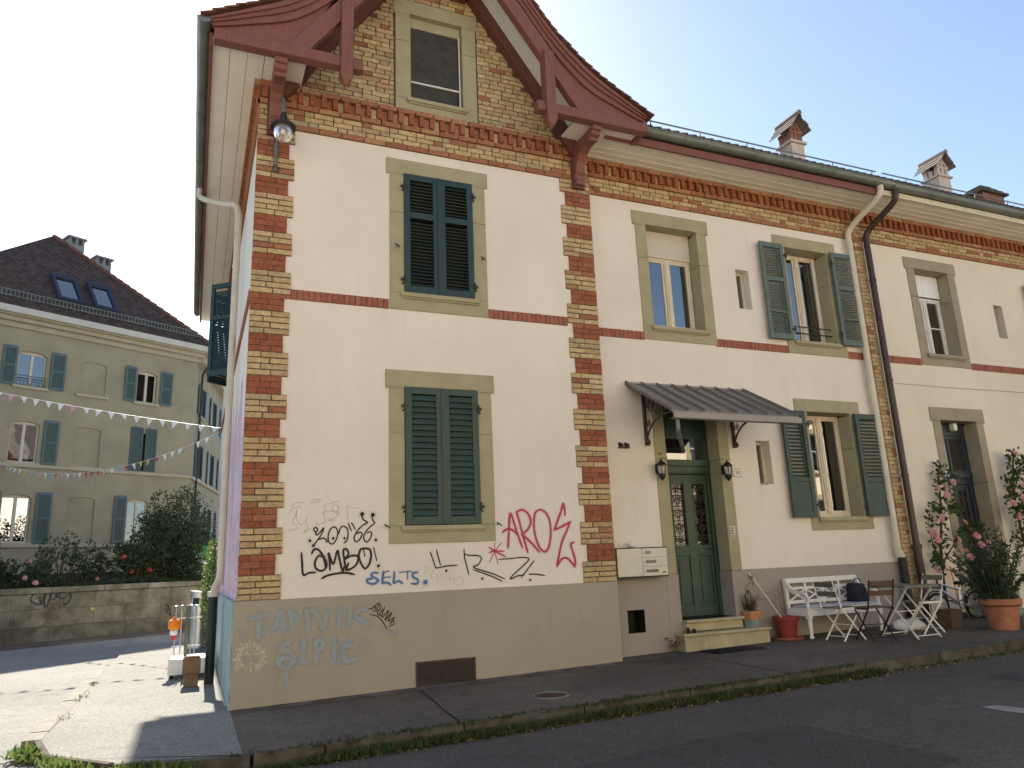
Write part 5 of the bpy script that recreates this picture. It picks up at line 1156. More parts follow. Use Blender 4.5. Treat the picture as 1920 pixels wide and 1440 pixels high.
mt = MB(); mp = [(6.02, -.02), (6.10, -.56), (6.98, -.50), (6.92, .0)]
mt.prism([(5.98, -.05), (6.02, -.42), (6.80, -.46), (6.76, -.06)], 0, .012, 'xy'); mt.v = [(x, y, z+gz(x)+.003) for x, y, z in mt.v]; mt.build('mat', M['rubber'], t)
g = MB()
for k in range(9): g.box(6.03+k*.08, 6.075+k*.08, -.42, -.08, gz(6.3)+.016, gz(6.3)+.021)
g.build('ribs', M['rubber'], t)
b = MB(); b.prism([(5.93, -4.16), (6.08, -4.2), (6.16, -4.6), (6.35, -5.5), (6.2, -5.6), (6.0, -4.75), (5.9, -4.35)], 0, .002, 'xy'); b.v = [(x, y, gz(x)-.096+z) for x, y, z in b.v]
tag(b.build('road_streak', M['streak_pale']), kind='structure')  # narrow pale strip laid flat on the carriageway
# ------------------------------------------------------------------ across the alley: retaining wall, garden, apartment house
TH = R(29); EX = Vector((math.cos(TH), math.sin(TH), 0)); EN = Vector((-math.sin(TH), math.cos(TH), 0))
RW0 = Vector((-4.59, 12.95, -.04))
rw = thing('retaining_wall', RW0, TH, 'long low stone retaining wall with faded tags below the garden', 'wall')
MB().box(-8, 7.4, .02, .5, -.2, 1.18).build('core', M['mortar_grey'] if 'mortar_grey' in M else mk('mortar_grey', (.16, .15, .12), .2, 8, .95, .1), rw, local=True)
mk('wall_stone', (.195, .183, .145), .38, 1.1, .92, .15, bs=50, bst=.4, dirt=(.085, .08, .06), dscale=2.6, dcut=(.44, .66), damt=.9)
mk('wall_stone_low', (.15, .145, .115), .25, 2.2, .92, .15, bs=50, bst=.4, dirt=(.065, .06, .045), dscale=1.8, dcut=(.42, .62), damt=.85)
rr = random.Random(5)
for k, (z0, z1) in enumerate(((-.2, .38), (.385, .80), (.805, 1.185))):
    x = -8+(0, .45, .2)[k]
    while x < 7.4:
        L = rr.uniform(.8, 1.35); d = rr.uniform(-.012, .012)
        MB().box(x+.002, min(x+L, 7.4)-.002, d*.6, .3, z0+.002, z1-.002).build('stone_block', M['wall_stone' if k else 'wall_stone_low'], rw, local=True, bevel=.006); x += L
x = -8
while x < 7.4:
    L = rr.uniform(1.1, 1.5); MB().box(x+.004, min(x+L, 7.4)-.004, -.06, .55, 1.19, 1.33+rr.uniform(-.006, .006)).build('coping_stone', M['wall_stone'], rw, local=True, bevel=.015); x += L
fr_ = lambda u, v, d: (u, -.016-d, v+.04)
for key, mat, lab in (('wmas', 'graf_wall', 'black angular tag on the retaining wall'), ('pinkscrawl', 'graf_rust', 'faded reddish scrawl'), ('zielove', 'graf_grey', 'faded grey lettering'), ('blackscrawl', 'graf_wall', 'small black scrawl')):
    strokes(GRAF[key], fr_).build('graffiti', M[mat], rw, local=True, label=lab)
tsg = thing('hydrant_plate', RW0+EX*2.02+Vector((0, 0, .7)), TH, 'tiny yellow marker plate on the retaining wall', 'sign')
MB().box(-.05, .05, -.03, -.014, 0, .07).build('plate', mk('yellow_plate', (.40, .33, .05), .1, 8, .5, .4, bst=0), tsg, local=True)
# footway along the wall
b = MB(); b.v = [tuple(RW0+EX*u+EN*v+Vector((0, 0, .03))) for u, v in ((-12, -1.3), (7.6, -1.3), (7.6, .1), (-12, .1))]+[tuple(RW0+EX*u+EN*(-1.3)+Vector((0, 0, -.06))) for u in (-12, 7.6)]; b.f = [(0, 1, 2, 3), (4, 5, 1, 0)]
tag(b.build('far_footway', M['asphalt_walk']), kind='structure')
# garden ground behind the wall
b = MB()
for i, (v, z) in enumerate(((.5, 1.22), (7.7, 1.75), (30, 1.8))):
    for u in (-30, 7.35): b.v.append(tuple(RW0+EX*u+EN*v+Vector((0, 0, z))))
b.f = [(0, 1, 3, 2), (2, 3, 5, 4)]
tag(b.build('garden_ground', M['soil']), kind='structure')
b = MB(); b.v = [tuple(RW0+EX*7.35+EN*v+Vector((0, 0, z))) for v, z in ((.0, -.2), (30, -.2), (30, 1.8), (7.7, 1.75), (.5, 1.22))]; b.f = [(0, 1, 2, 3, 4)]
tag(b.build('garden_bank', M['wall_stone']), kind='structure')
# the apartment house: local x along its front, y inward, z up
O0 = Vector((-.77, 23.87, 0))
A = thing('apartment_house', O0, TH, 'large shaded stone apartment house with hipped dark tile roof and blue shutters', 'building')
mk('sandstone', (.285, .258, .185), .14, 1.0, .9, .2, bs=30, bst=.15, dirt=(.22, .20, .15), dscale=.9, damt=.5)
mk('sandstone_trim', (.36, .33, .25), .08, 2, .9, .2, bst=.1); mk('cornice_white', (.46, .45, .40), .08, 2, .8, .2, bst=.05)
mk_wood('far_shutter', (.075, .12, .135), rough=.6); mk_wood('far_shutter_dark', (.05, .085, .085), rough=.6); mk('far_frame', (.48, .46, .40), .05, 3, .6, .3, bst=0)
rowsA = [(8.15, 9.42), (5.46, 6.92), (2.75, 4.38)]       # window z ranges per storey
colsA = [(-6.52, -5.62, 'w'), (-4.46, -3.55, 'n'), (-2.37, -1.6, 'w')]
colsL = [(-8.55, -7.65, 'n')]
def arch_poly(x0, x1, z0, z1, rise=.11, n=6):
    pts = [(x0, z0), (x1, z0)]
    for i in range(n+1):
        t = i/n; pts.append((x1+(x0-x1)*t, z1+rise*math.sin(math.pi*t)))
    return pts
# wall with recessed openings
holes = [(a, e, z0, z1) for (z0, z1) in rowsA for a, e, k in colsA+colsL]
b = wallgrid(MB(), -9.8, 0, 1.2, 10.35, 0, holes, .14)
# second front along the alley turns away at an obtuse angle
ang2 = R(79)-TH; D2 = Vector((math.cos(ang2), math.sin(ang2), 0)); N2 = Vector((math.sin(ang2), -math.cos(ang2), 0))
c0 = Vector((0, 0, 0)); c1 = D2*22
b.quad((0, 0, 1.2), tuple(c1+Vector((0, 0, 1.2))), tuple(c1+Vector((0, 0, 10.35))), (0, 0, 10.35))
b.quad((-9.8, 0, 1.2), (-9.8, 0, 10.35), (-9.8, 17, 10.35), (-9.8, 17, 1.2))
b.quad((-9.8, 17, 1.2), (-9.8, 17, 10.35), tuple(c1+Vector((0, 0, 10.35))), tuple(c1+Vector((0, 0, 1.2))))
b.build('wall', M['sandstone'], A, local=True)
MB().box(-9.7, -.1, .5, .6, 1.2, 10.3).box(-9.7, -.1, .14, .5, 10.2, 10.3).build('interior', M['interior'], A, local=True)
# cornice, belt courses, quoin joints
MB().box(-9.9, .06, -.10, 0, 10.18, 10.36).box(-10.0, .20, -.30, 0, 10.36, 10.50).box(-10.1, .38, -.46, 0, 10.50, 10.56).build('cornice', M['sandstone_trim'], A, local=True)
MB().box(-10.2, .46, -.62, -.50, 10.55, 10.78).build('gutter', M['cornice_white'], A, local=True)
MB().box(-10.2, .46, -.58, 0, 10.56, 10.585).build('eave_soffit', M['sandstone_trim'], A, local=True)
MB().box(-9.85, .05, -.10, 0, 5.30, 5.42).build('belt_course', M['sandstone_trim'], A, local=True)
MB().box(-9.85, .05, -.10, 0, 2.60, 2.70).build('belt_course', M['sandstone_trim'], A, local=True)
for x0, x1 in ((-7.4, -6.2), (-5.9, -3.9), (-3.6, -1.9), (-1.6, -.5)): MB().box(x0, x1, -.012, 0, 4.62, 4.98).build('frieze_panel', M['sandstone'], A, local=True)
g = MB()
for z in [2.0+.46*i for i in range(18)]:
    for x in [-15.8+1.45*i+(.7 if int(z*10) % 2 else 0) for i in range(11)]: pass
# each opening: window or blind niche
def far_window(x0, x1, z0, z1, state):
    if state == 'n':
        MB().prism(arch_poly(x0, x1, z0, z1-.02, .09), .05, .13).build('blind_niche', M['sandstone'], A, local=True)
        MB().box(x0-.12, x1+.12, -.09, 0, z0-.10, z0).build('window_sill', M['sandstone_trim'], A, local=True)
        for s_, (a, e) in enumerate(((x0-.0, x0+.0),)): pass
        MB().prism([(x0, z1-.10), (x0, z1+.01), (x1, z1+.01), (x1, z1-.10), (x1-.12, z1-.04), ((x0+x1)/2, z1-.0), (x0+.12, z1-.04)], -.003, .05).build('arch_head', M['sandstone'], A, local=True)
        return
    MB().box(x0-.12, x1+.12, -.09, 0, z0-.10, z0).build('window_sill', M['sandstone_trim'], A, local=True)
    MB().prism([(x0, z1-.12), (x0, z1+.01), (x1, z1+.01), (x1, z1-.12), (x1-.14, z1-.045), ((x0+x1)/2, z1-.005), (x0+.14, z1-.045)], -.003, .10).build('arch_head', M['sandstone'], A, local=True)
    xm = (x0+x1)/2
    w_ = MB().box(x0, x0+.05, .10, .16, z0, z1).box(x1-.05, x1, .10, .16, z0, z1).box(x0+.05, x1-.05, .10, .16, z0, z0+.06).box(x0+.05, x1-.05, .10, .16, z1-.12, z1).box(xm-.045, xm+.045, .09, .16, z0+.06, z1-.12)
    w_ = w_.build('window', M['far_frame'], A, local=True)
    if state != 'open':
        for a, e in ((x0+.05, xm-.045), (xm+.045, x1-.05)): MB().box(a, e, .125, .13, z0+.06, z1-.12).build('pane', M['glass'], w_, local=True)
def far_shutter(x0, x1, z0, z1, y=-.05, mat='far_shutter', arch=True):
    s_ = MB().box(x0, x0+.07, y-.03, y, z0, z1).box(x1-.07, x1, y-.03, y, z0, z1).box(x0+.07, x1-.07, y-.03, y, z0, z0+.09).box(x0+.07, x1-.07, y-.03, y, z1-.09, z1+.02).box(x0+.07, x1-.07, y-.03, y, (z0+z1)/2-.03, (z0+z1)/2+.03).build('shutter', M[mat], A, local=True)
    g = MB(); z = z0+.12
    while z < z1-.1: g.box(x0+.07, x1-.07, y-.022, y-.008, z, z+.022); z += .045
    g.box(x0+.07, x1-.07, y-.008, y-.004, z0+.09, z1-.09)
    g.build('louvres', M['far_shutter_dark'], s_, local=True)
for r_, (z0, z1) in enumerate(rowsA):
    for ci, (x0, x1, k) in enumerate(colsA+colsL):
        st = k
        if k == 'w' and r_ == 0 and ci == 2: st = 'open'
        if r_ == 1 and ci == 2:
            far_shutter(-2.47, -1.985, z0-.02, z1+.22, -.0, 'far_shutter_dark'); far_shutter(-1.90, -1.46, z0-.02, z1+.2, -.03, 'far_shutter_dark')
            MB().box(-2.4, -1.55, .08, .10, z0, z1).build('window', M['interior'], A, local=True); continue
        far_window(x0, x1, z0, z1, st)
        if k == 'w' and ci != 2 or (r_ != 1 and ci == 2):
            if not (r_ == 1 and ci == 0): far_shutter(x0-.50, x0-.06, z0-.02, z1+.08)
            if not (r_ == 2 and ci == 2): far_shutter(x1+.13, x1+.62, z0-.02, z1+.08)
# wrought iron guard in front of the upper window
g = MB().tube([(-6.55, -.06, 8.50), (-5.58, -.06, 8.50)], .012, 5).tube([(-6.55, -.06, 8.42), (-5.58, -.06, 8.42)], .008, 5).tube([(-6.55, -.06, 8.17), (-5.58, -.06, 8.17)], .010, 5)
for i in range(8):
    cx = -6.48+i*.12; g.tube([(cx+.05*math.cos(t*.6), -.06, 8.30+.09*math.sin(t*.6)) for t in range(11)], .006, 4, close=True)
g.build('window_guard', M['metal_dark'], A, local=True)
# front along the alley: windows with shutters seen edge-on
for r_, (z0, z1) in enumerate(rowsA):
    for i in range(6):
        s0 = 1.2+i*2.7
        w_ = MB(); p = lambda s_, o_, z: tuple(D2*s_+N2*o_+Vector((0, 0, z)))
        def pb(sa, sb, oa, ob, za, zb, B):
            B.hexa([p(sa, oa, za), p(sb, oa, za), p(sb, ob, za), p(sa, ob, za), p(sa, oa, zb), p(sb, oa, zb), p(sb, ob, zb), p(sa, ob, zb)])
        B = MB(); pb(s0, s0+.9, .0, .012, z0, z1, B); B.build('window', M['interior'], A, local=True)
        for a in (s0-.5, s0+.95): B = MB(); pb(a, a+.45, .04, .08, z0, z1, B); B.build('shutter', M['far_shutter'], A, local=True)
        B = MB(); pb(s0-.1, s0+1.0, 0, .09, z0-.1, z0, B); B.build('window_sill', M['sandstone_trim'], A, local=True)
B = MB(); pb(0.05, 22, 0, .1, 5.30, 5.42, B); pb(0.05, 22, 0, .1, 2.6, 2.7, B); pb(0, 22, 0, .32, 10.2, 10.5, B); pb(.3, 22, .3, .48, 10.5, 10.72, B); B.build('alley_cornice', M['sandstone_trim'], A, local=True)
MB().tube([p(.9, .4, 10.4), p(.9, .12, 9.9), p(.9, .10, 9.4), p(.9, .10, 2)], .05, 8).build('downpipe', M['pipe_black'], A, local=True)
# hipped roof: steep hip end toward the street
ez = 10.80; ap = Vector((-4.79, 3.21, 15.37)); TPT = 1.2
e0 = Vector((.50, -.60, ez)); e2 = Vector((-10.2, -.6, ez)); e1 = c1+N2*.5+Vector((0, 0, ez)); rb = Vector((-1.5, 18, 15.37)); lb = Vector((-10.2, 18, ez))
b = MB(); b.v = [tuple(q) for q in (e0, e2, ap, e1, rb, lb)]
b.f = [(0, 2, 1), (0, 3, 4, 2), (1, 2, 4, 5), (3, 5, 4)]
roofA = b.build('roof', M['tiles_far'], A, local=True)
so = roofA.modifiers.new('solid', 'SOLIDIFY'); so.thickness = .12
hipn = MB()
for k in range(24):
    p0, p1 = e0.lerp(ap, k/24), e0.lerp(ap, (k+1)/24); hipn.tube([p0+Vector((0, 0, .02)), p1+Vector((0, 0, .0))], [.10, .08], 6)
hipn.build('hip_tiles', M['tile'], roofA, local=True)
def on_roof(x, z): return Vector((x, -.6+(z-ez)/TPT, z))
up_ = (on_roof(0, 12)-on_roof(0, 11)).normalized()
mk('skylight_frame', (.035, .045, .075), .1, 5, .8, .2, bst=0)
for i, (xa, xb) in enumerate(((-5.46, -4.63), (-4.17, -3.36))):
    c = (on_roof(xa, 12.17)+on_roof(xb, 12.17))/2; hw, hh = (xb-xa)/2-.03, .76
    ax = (Vector((1, 0, 0)), up_, Vector((1, 0, 0)).cross(up_))
    B = MB()
    for du, dv, a_, e_ in ((-hw, 0, .06, hh-.06), (hw, 0, .06, hh-.06), (0, -hh, hw+.06, .07), (0, hh, hw+.06, .10)): B.obox(c+ax[0]*du+ax[1]*dv+ax[2]*.06, ax, (a_, e_, .08))
    sk = B.build('skylight', M['skylight_frame'], A, local=True)
    MB().obox(c+ax[2]*.06, ax, (hw-.05, hh-.08, .01)).build('pane', M['glass'], sk, local=True)
    MB().obox(c+ax[2]*.02, ax, (hw-.05, hh-.08, .01)).build('skylight_blind', M['curtain'], sk, local=True)
g = MB(); z = 11.14
for dz in (.04, .24): g.tube([on_roof(-10, z)+Vector((0, -.12, dz)), on_roof(-.1, z)+Vector((0, -.12, dz))], .018, 5)
x = -10
while x < -.1: q = on_roof(x, z); g.tube([q+Vector((0, -.12, 0)), q+Vector((0, -.12, .25))], .014, 4); x += .13
sg_ = g.build('snow_guard', M['zinc'], A, local=True); sg_['kind'] = 'stuff'
mk('far_chimney', (.22, .225, .24), .1, 3, .85, .2, bst=.1)
for x, y, z, hw in ((-2.85, 6.3, 16.75, .33), (-1.60, 6.3, 16.15, .33)):
    o = MB().box(x-hw, x+hw, y-hw, y+hw, 11, z-.28).box(x-hw, x-hw+.1, y-hw, y+hw, z-.28, z).box(x+hw-.1, x+hw, y-hw, y+hw, z-.28, z).box(x-.06, x+.06, y-hw, y-hw+.12, z-.28, z).build('chimney', M['far_chimney'], A, local=True)
    MB().box(x-hw-.08, x+hw+.08, y-hw-.08, y+hw+.08, z, z+.08).build('chimney_cap', M['far_chimney'], o, local=True)
# a darker block behind it, with scaffold-like balconies toward the alley
Bk = thing('rear_building', O0+EX*4+EN*26, TH, 'dark flat-roofed block behind the apartment house roof', 'building')
MB().box(-8, 8, 0, 8, 0, 18.3).build('wall', mk('dark_cladding', (.07, .068, .066), .15, 2, .8, .3), Bk, local=True)
MB().box(-8.2, 8.2, -.25, 8, 18.3, 18.6).build('roof_slab', M['metal_dark'], Bk, local=True)
# ------------------------------------------------------------------ bunting over the alley
mk('flag_white', (.82, .82, .84), .05, 5, .8, .2, bst=0); mk('flag_red', (.55, .08, .12), .1, 5, .8, .2, bst=0); mk('flag_yellow', (.70, .55, .12), .1, 5, .8, .2, bst=0); mk('flag_blue', (.25, .42, .6), .1, 5, .8, .2, bst=0); mk('flag_pink', (.7, .35, .42), .1, 5, .8, .2, bst=0)
def bunting(p, q, sag, n_, cols, label, size):
    t = thing('bunting', p, 0, label, 'bunting', 'bunting strings over the alley')
    p, q = Vector(p), Vector(q)
    f = lambda s_: p+(q-p)*s_+Vector((0, 0, -sag*4*s_*(1-s_)))
    MB().tube([f(i/30) for i in range(31)], .004, 5).build('cord', M['white_plain'], t)
    for i in range(n_):
        s_ = (i+.5)/n_; c = f(s_); d = (f(s_+.01)-f(s_-.01)).normalized(); hw = size*.5; tl = random.uniform(-.35, .35)
        dn = Vector((random.uniform(-.3, .3), tl, -1)).normalized()*size*random.uniform(.85, 1.15)
        a, e, k = c-d*hw, c+d*hw, c+dn+d*random.uniform(-.05, .05)
        mid = (a+e)/2+dn*.45+Vector((0, random.uniform(-.04, .04), 0))
        b = MB(); b.v = [tuple(a), tuple(e), tuple(k), tuple(mid)]; b.f = [(0, 3, 1), (1, 3, 2), (2, 3, 0)]
        b.build('flag', M['flag_'+random.choice(cols)], t)
bunting((-.02, 9.5, 4.78), (-8.04, 13.5, 6.84), .12, 28, ['white']*7+['pink'], 'upper string of white pennants crossing the alley', .17)
bunting((-.02, 9.5, 4.70), (-6.6, 20.5, 5.35), .62, 34, ['white', 'white', 'red', 'yellow', 'blue', 'pink', 'white'], 'lower string of coloured pennants sagging across the alley', .17)
# ------------------------------------------------------------------ plants
RP = random.Random(11)
def leaf(b, p, d, size, wd=.55, fold=.25):
    d = Vector(d).normalized(); s_ = d.cross(Vector((RP.uniform(-1, 1), RP.uniform(-1, 1), RP.uniform(-.2, 1))))
    if s_.length < 1e-3: s_ = d.orthogonal()
    s_.normalize(); n_ = s_.cross(d); p = Vector(p)
    b.add([p, p+d*size*.45+s_*size*wd*.5+n_*size*fold*.3, p+d*size, p+d*size*.45-s_*size*wd*.5+n_*size*fold*.3], [(0, 1, 2), (0, 2, 3)])
def rdir(up=0): 
    v = Vector((RP.gauss(0, 1), RP.gauss(0, 1), RP.gauss(0, 1)+up)); return v.normalized()
def blob_leaves(b, c, rad, n, size, clumps=9, up=.2, shell=.55):
    """leaves gathered in clumps through an ellipsoid so that gaps stay open"""
    c = Vector(c); cl = []
    for i in range(clumps):
        d = rdir(); r = RP.uniform(.25, 1)**.6; cl.append((Vector((c.x+d.x*rad[0]*r, c.y+d.y*rad[1]*r, c.z+d.z*rad[2]*r)), RP.uniform(.25, .5)))
    for i in range(n):
        q, k = cl[RP.randrange(clumps)]; d = rdir(); r = RP.uniform(shell, 1)*k
        p = q+Vector((d.x*rad[0]*r, d.y*rad[1]*r, d.z*rad[2]*r))
        leaf(b, p, (d+rdir()*.6+Vector((0, 0, up))), size*RP.uniform(.6, 1.25))
    return cl
def rose(c, r, mat, parent, name='flower'):
    b = MB(); c = Vector(c); ax = Vector((RP.uniform(-.4, .4), -1+RP.uniform(-.2, .4), RP.uniform(-.1, .5))).normalized(); u = ax.orthogonal().normalized(); v = ax.cross(u)
    for ring, (n_, rr_, tl) in enumerate(((5, .28, .15), (6, .62, .55), (8, 1.0, 1.0))):
        for k in range(n_):
            a = 2*math.pi*k/n_+ring*.5+RP.uniform(-.15, .15); d = u*math.cos(a)+v*math.sin(a); t = u*-math.sin(a)+v*math.cos(a)
            base_ = c+ax*r*(.25-.35*tl)+d*r*rr_*.25; tip = c+ax*r*(.45-.55*tl)+d*r*rr_; w_ = r*(.30+.16*ring)
            md = (base_+tip)/2+ax*r*.10
            b.add([base_, md+t*w_, tip+t*w_*.45, tip-t*w_*.45, md-t*w_], [(0, 1, 2, 3, 4)])
    return b.build(name, M[mat], parent)
def climbing_rose(name, base_, nodes, label, nf, leafn, fl_r=(.045, .065), lsize=.075, mats=('leaf', 'petal_pink'), spread=.12, lean=0):
    t = thing(name, base_, 0, label, 'rose')
    stems = MB()
    for path, r in nodes: stems.tube(smooth_path(path, 5), [r*(1-.6*i/(5*(len(path)-1))) for i in range(5*(len(path)-1)+1)], 6)
    stems.build('stem', M['bark'], t, smooth='auto')
    b = MB(); anchor = []
    for path, r in nodes:
        sp = smooth_path(path, 8)
        for i, p in enumerate(sp):
            if i/len(sp) < .28: continue
            anchor.append(p)
    for i in range(leafn):
        p = anchor[RP.randrange(len(anchor))]; d = rdir(); o_ = Vector((d.x*spread, d.y*spread*.6-.02, d.z*spread*.8))*RP.uniform(.2, 1.1)
        q = p+o_; dd = (o_.normalized()+rdir()*.7+Vector((0, -.3, .1)))
        for k in range(3): leaf(b, q+rdir()*.02, dd+rdir()*.6, lsize*RP.uniform(.6, 1.15), .62)
    b.build('foliage', M[mats[0]], t)
    return t, anchor
# roses either side of the blue door
rz1 = [([(11.25, .16, .22), (11.27, .17, .7), (11.32, .18, 1.1), (11.38, .18, 1.45), (11.50, .17, 1.9), (11.56, .17, 2.3), (11.62, .18, 2.62), (11.70, .16, 2.80)], .028),
       ([(11.32, .18, 1.1), (11.55, .12, 1.35), (11.75, .06, 1.6), (11.95, -.02, 1.72), (12.10, -.06, 1.66)], .014),
       ([(11.34, .18, 1.2), (11.18, .15, 1.35), (11.10, .13, 1.75), (11.22, .13, 2.05)], .012),
       ([(11.55, .17, 2.2), (11.78, .14, 2.35), (11.86, .14, 2.7)], .010),
       ([(11.33, .18, 1.0), (11.12, .10, 1.12), (10.98, .05, 1.10)], .010), ([(11.5, .17, 1.9), (11.7, .12, 2.05), (11.85, .1, 2.0)], .009)]
t1, an1 = climbing_rose('climbing_rose', (11.25, .16, gz(11)), rz1, 'climbing rose with pink blooms left of the blue door', 0, 330)
for p, r in (((11.80, .05, 2.48), .06), ((11.42, .06, 2.38), .055), ((11.58, .05, 2.26), .06), ((11.36, .05, 1.86), .075), ((11.10, .04, 1.62), .085), ((11.13, .02, 1.50), .06), ((11.86, .0, 1.78), .06), ((11.62, .0, 1.50), .06), ((11.97, -.08, 1.55), .07), ((12.02, -.1, 1.40), .065), ((11.80, -.02, 1.20), .065), ((10.98, .0, 1.02), .075), ((11.96, -.1, .95), .055), ((11.9, -.05, 1.66), .045), ((12.2, -.1, 1.42), .05)):
    rose(p, r, 'petal_pink', t1)
rz2 = [([(13.55, .1, .3), (13.50, .12, 1.0), (13.45, .12, 1.6), (13.42, .1, 2.2), (13.50, .08, 2.7), (13.55, .06, 3.0)], .028), ([(13.45, .12, 1.9), (13.25, .06, 2.25), (13.12, .04, 2.45)], .012), ([(13.45, .1, 2.0), (13.75, .05, 2.3), (14.0, .02, 2.6)], .014), ([(13.5, .1, 2.4), (13.7, .05, 2.8), (13.9, .02, 2.9)], .012), ([(13.45, .12, 1.5), (13.7, .02, 1.7), (14.0, -.05, 1.7)], .012), ([(13.45, .1, 2.0), (13.30, .0, 2.0), (13.2, -.05, 1.95)], .012)]
t2_, an2 = climbing_rose('climbing_rose', (13.55, .1, gz(13.5)), rz2, 'climbing rose with pale pink blooms right of the blue door', 0, 420, spread=.17)
for p, r in (((13.52, -.02, 3.02), .065), ((13.72, -.06, 2.58), .085), ((13.42, -.06, 2.20), .065), ((13.15, -.04, 2.10), .065), ((13.22, -.06, 1.86), .07), ((13.62, -.08, 1.85), .09), ((13.56, -.08, 1.98), .06), ((13.55, -.1, 1.28), .06), ((13.5, -.05, 2.42), .055), ((13.85, -.06, 2.3), .07), ((13.75, -.06, 1.6), .06)):
    rose(p, r, 'petal_pink', t2_)
# big terracotta pot with an untidy shrub
def pot(cx, cy, z0, rb, rt, h, mat, parent, lip=.03, n=28):
    MB().lathe([(0, 0), (rb, 0), (rb+(rt-rb)*.5, h*.5), (rt-.02, h-.10), (rt+lip*.2, h-.10), (rt+lip, h-.08), (rt+lip, h-.01), (rt+lip*.6, h), (rt-.03, h), (rt-.05, h-.05), (0, h-.06)], (cx, cy, z0), n).build('pot', M[mat], parent, smooth='auto')
    MB().lathe([(0, 0), (rt-.045, 0)], (cx, cy, z0+h-.052), n).build('soil', M['soil'], parent)
bx, by = 10.32, -1.42; bz0 = gz(bx)
t = thing('potted_shrub', (bx, by, bz0), 0, 'large terracotta pot with a leafy dark green shrub by the blue door', 'potted plant')
pot(bx, by, bz0, .178, .245, .43, 'terracotta', t)
st = MB(); lf = MB()
for i in range(60):
    a = RP.uniform(0, 2*math.pi); L = RP.uniform(.25, 1.0); o_ = Vector((math.cos(a), math.sin(a), 0))*RP.uniform(.05, .5)
    p0 = Vector((bx, by, bz0+.40))+o_*.3; p1 = p0+o_*.5+Vector((0, 0, L*.6)); p2 = p0+o_*1.0+Vector((.0, 0, L))
    sp = smooth_path([p0, p1, p2], 6); st.tube(sp, .006, 4)
    for k, q in enumerate(sp[2:]):
        for j in range(4): leaf(lf, q, rdir(.3), RP.uniform(.05, .09), .32)
for i in range(160): a = RP.uniform(0, 6.28); leaf(lf, (bx+.3*math.cos(a)*RP.random(), by+.3*math.sin(a)*RP.random(), bz0+.40), rdir(1.2), RP.uniform(.06, .13), .3)
st.build('stem', M['stem'], t); lf.build('foliage', M['leaf_dark'], t)
t = thing('garden_pot', (10.13, -.72, gz(10.1)), 0, 'square brown flower pot standing in front of the bicycle wheel', 'pot')
px, py, pz = 10.13, -.72, gz(10.1); b = MB(); w0, w1, h = .105, .13, .27
b.add([(px+sx*w0, py+sy*w0, pz) for sx, sy in ((-1, -1), (1, -1), (1, 1), (-1, 1))]+[(px+sx*w1, py+sy*w1, pz+h) for sx, sy in ((-1, -1), (1, -1), (1, 1), (-1, 1))]+[(px+sx*(w1-.02), py+sy*(w1-.02), pz+h) for sx, sy in ((-1, -1), (1, -1), (1, 1), (-1, 1))]+[(px+sx*(w1-.03), py+sy*(w1-.03), pz+h-.06) for sx, sy in ((-1, -1), (1, -1), (1, 1), (-1, 1))],
      [(3, 2, 1, 0), (0, 1, 5, 4), (1, 2, 6, 5), (2, 3, 7, 6), (3, 0, 4, 7), (4, 5, 9, 8), (5, 6, 10, 9), (6, 7, 11, 10), (7, 4, 8, 11), (8, 9, 13, 12), (9, 10, 14, 13), (10, 11, 15, 14), (11, 8, 12, 15)])
b.build('pot', M['brown_pot'], t); MB().box(px-w1+.03, px+w1-.03, py-w1+.03, py+w1-.03, pz+.2, pz+h-.055).build('soil', M['soil'], t)
# heather pot on the step
t = thing('heather_pot', (7.17, .20, .352), 0, 'peeling orange and blue-grey pot with dry heather on the lower step', 'potted plant')
MB().lathe([(0, 0), (.125, 0), (.135, .09), (.138, .10)], (7.17, .20, .352), 8).build('pot_base', M['pot_blue'], t, smooth='auto')
MB().lathe([(.139, .10), (.148, .17), (.158, .215), (.155, .23), (.13, .225), (.12, .19), (0, .19)], (7.17, .20, .352), 8).build('pot', mk('pot_orange', (.42, .20, .09), .25, 9, .8, .2, bs=40, bst=.3, dirt=(.50, .40, .28), dscale=9, damt=.7), t, smooth='auto')
hb = MB(); hs_ = MB()
for i in range(60):
    a = RP.uniform(0, 6.28); r = RP.uniform(0, .10); p0 = Vector((7.17+r*math.cos(a), .20+r*math.sin(a), .55)); d = Vector((math.cos(a)*RP.uniform(0, .45), math.sin(a)*RP.uniform(0, .45), 1)).normalized(); L = RP.uniform(.12, .30)
    hs_.tube([p0, p0+d*L], .002, 3)
    for k in range(9):
        q = p0+d*L*(.25+.75*k/9); leaf(hb, q, d+rdir()*.8, .022, .4)
hs_.build('stem', M['bark'], t); hb.build('foliage', M['heather'], t)
MB().tube(smooth_path([(7.09, .20, .55), (7.07, .17, .75), (7.10, .15, .93), (7.20, .15, .98), (7.23, .16, .93)], 4), .004, 4).build('wire_hoop', M['stem'], t)
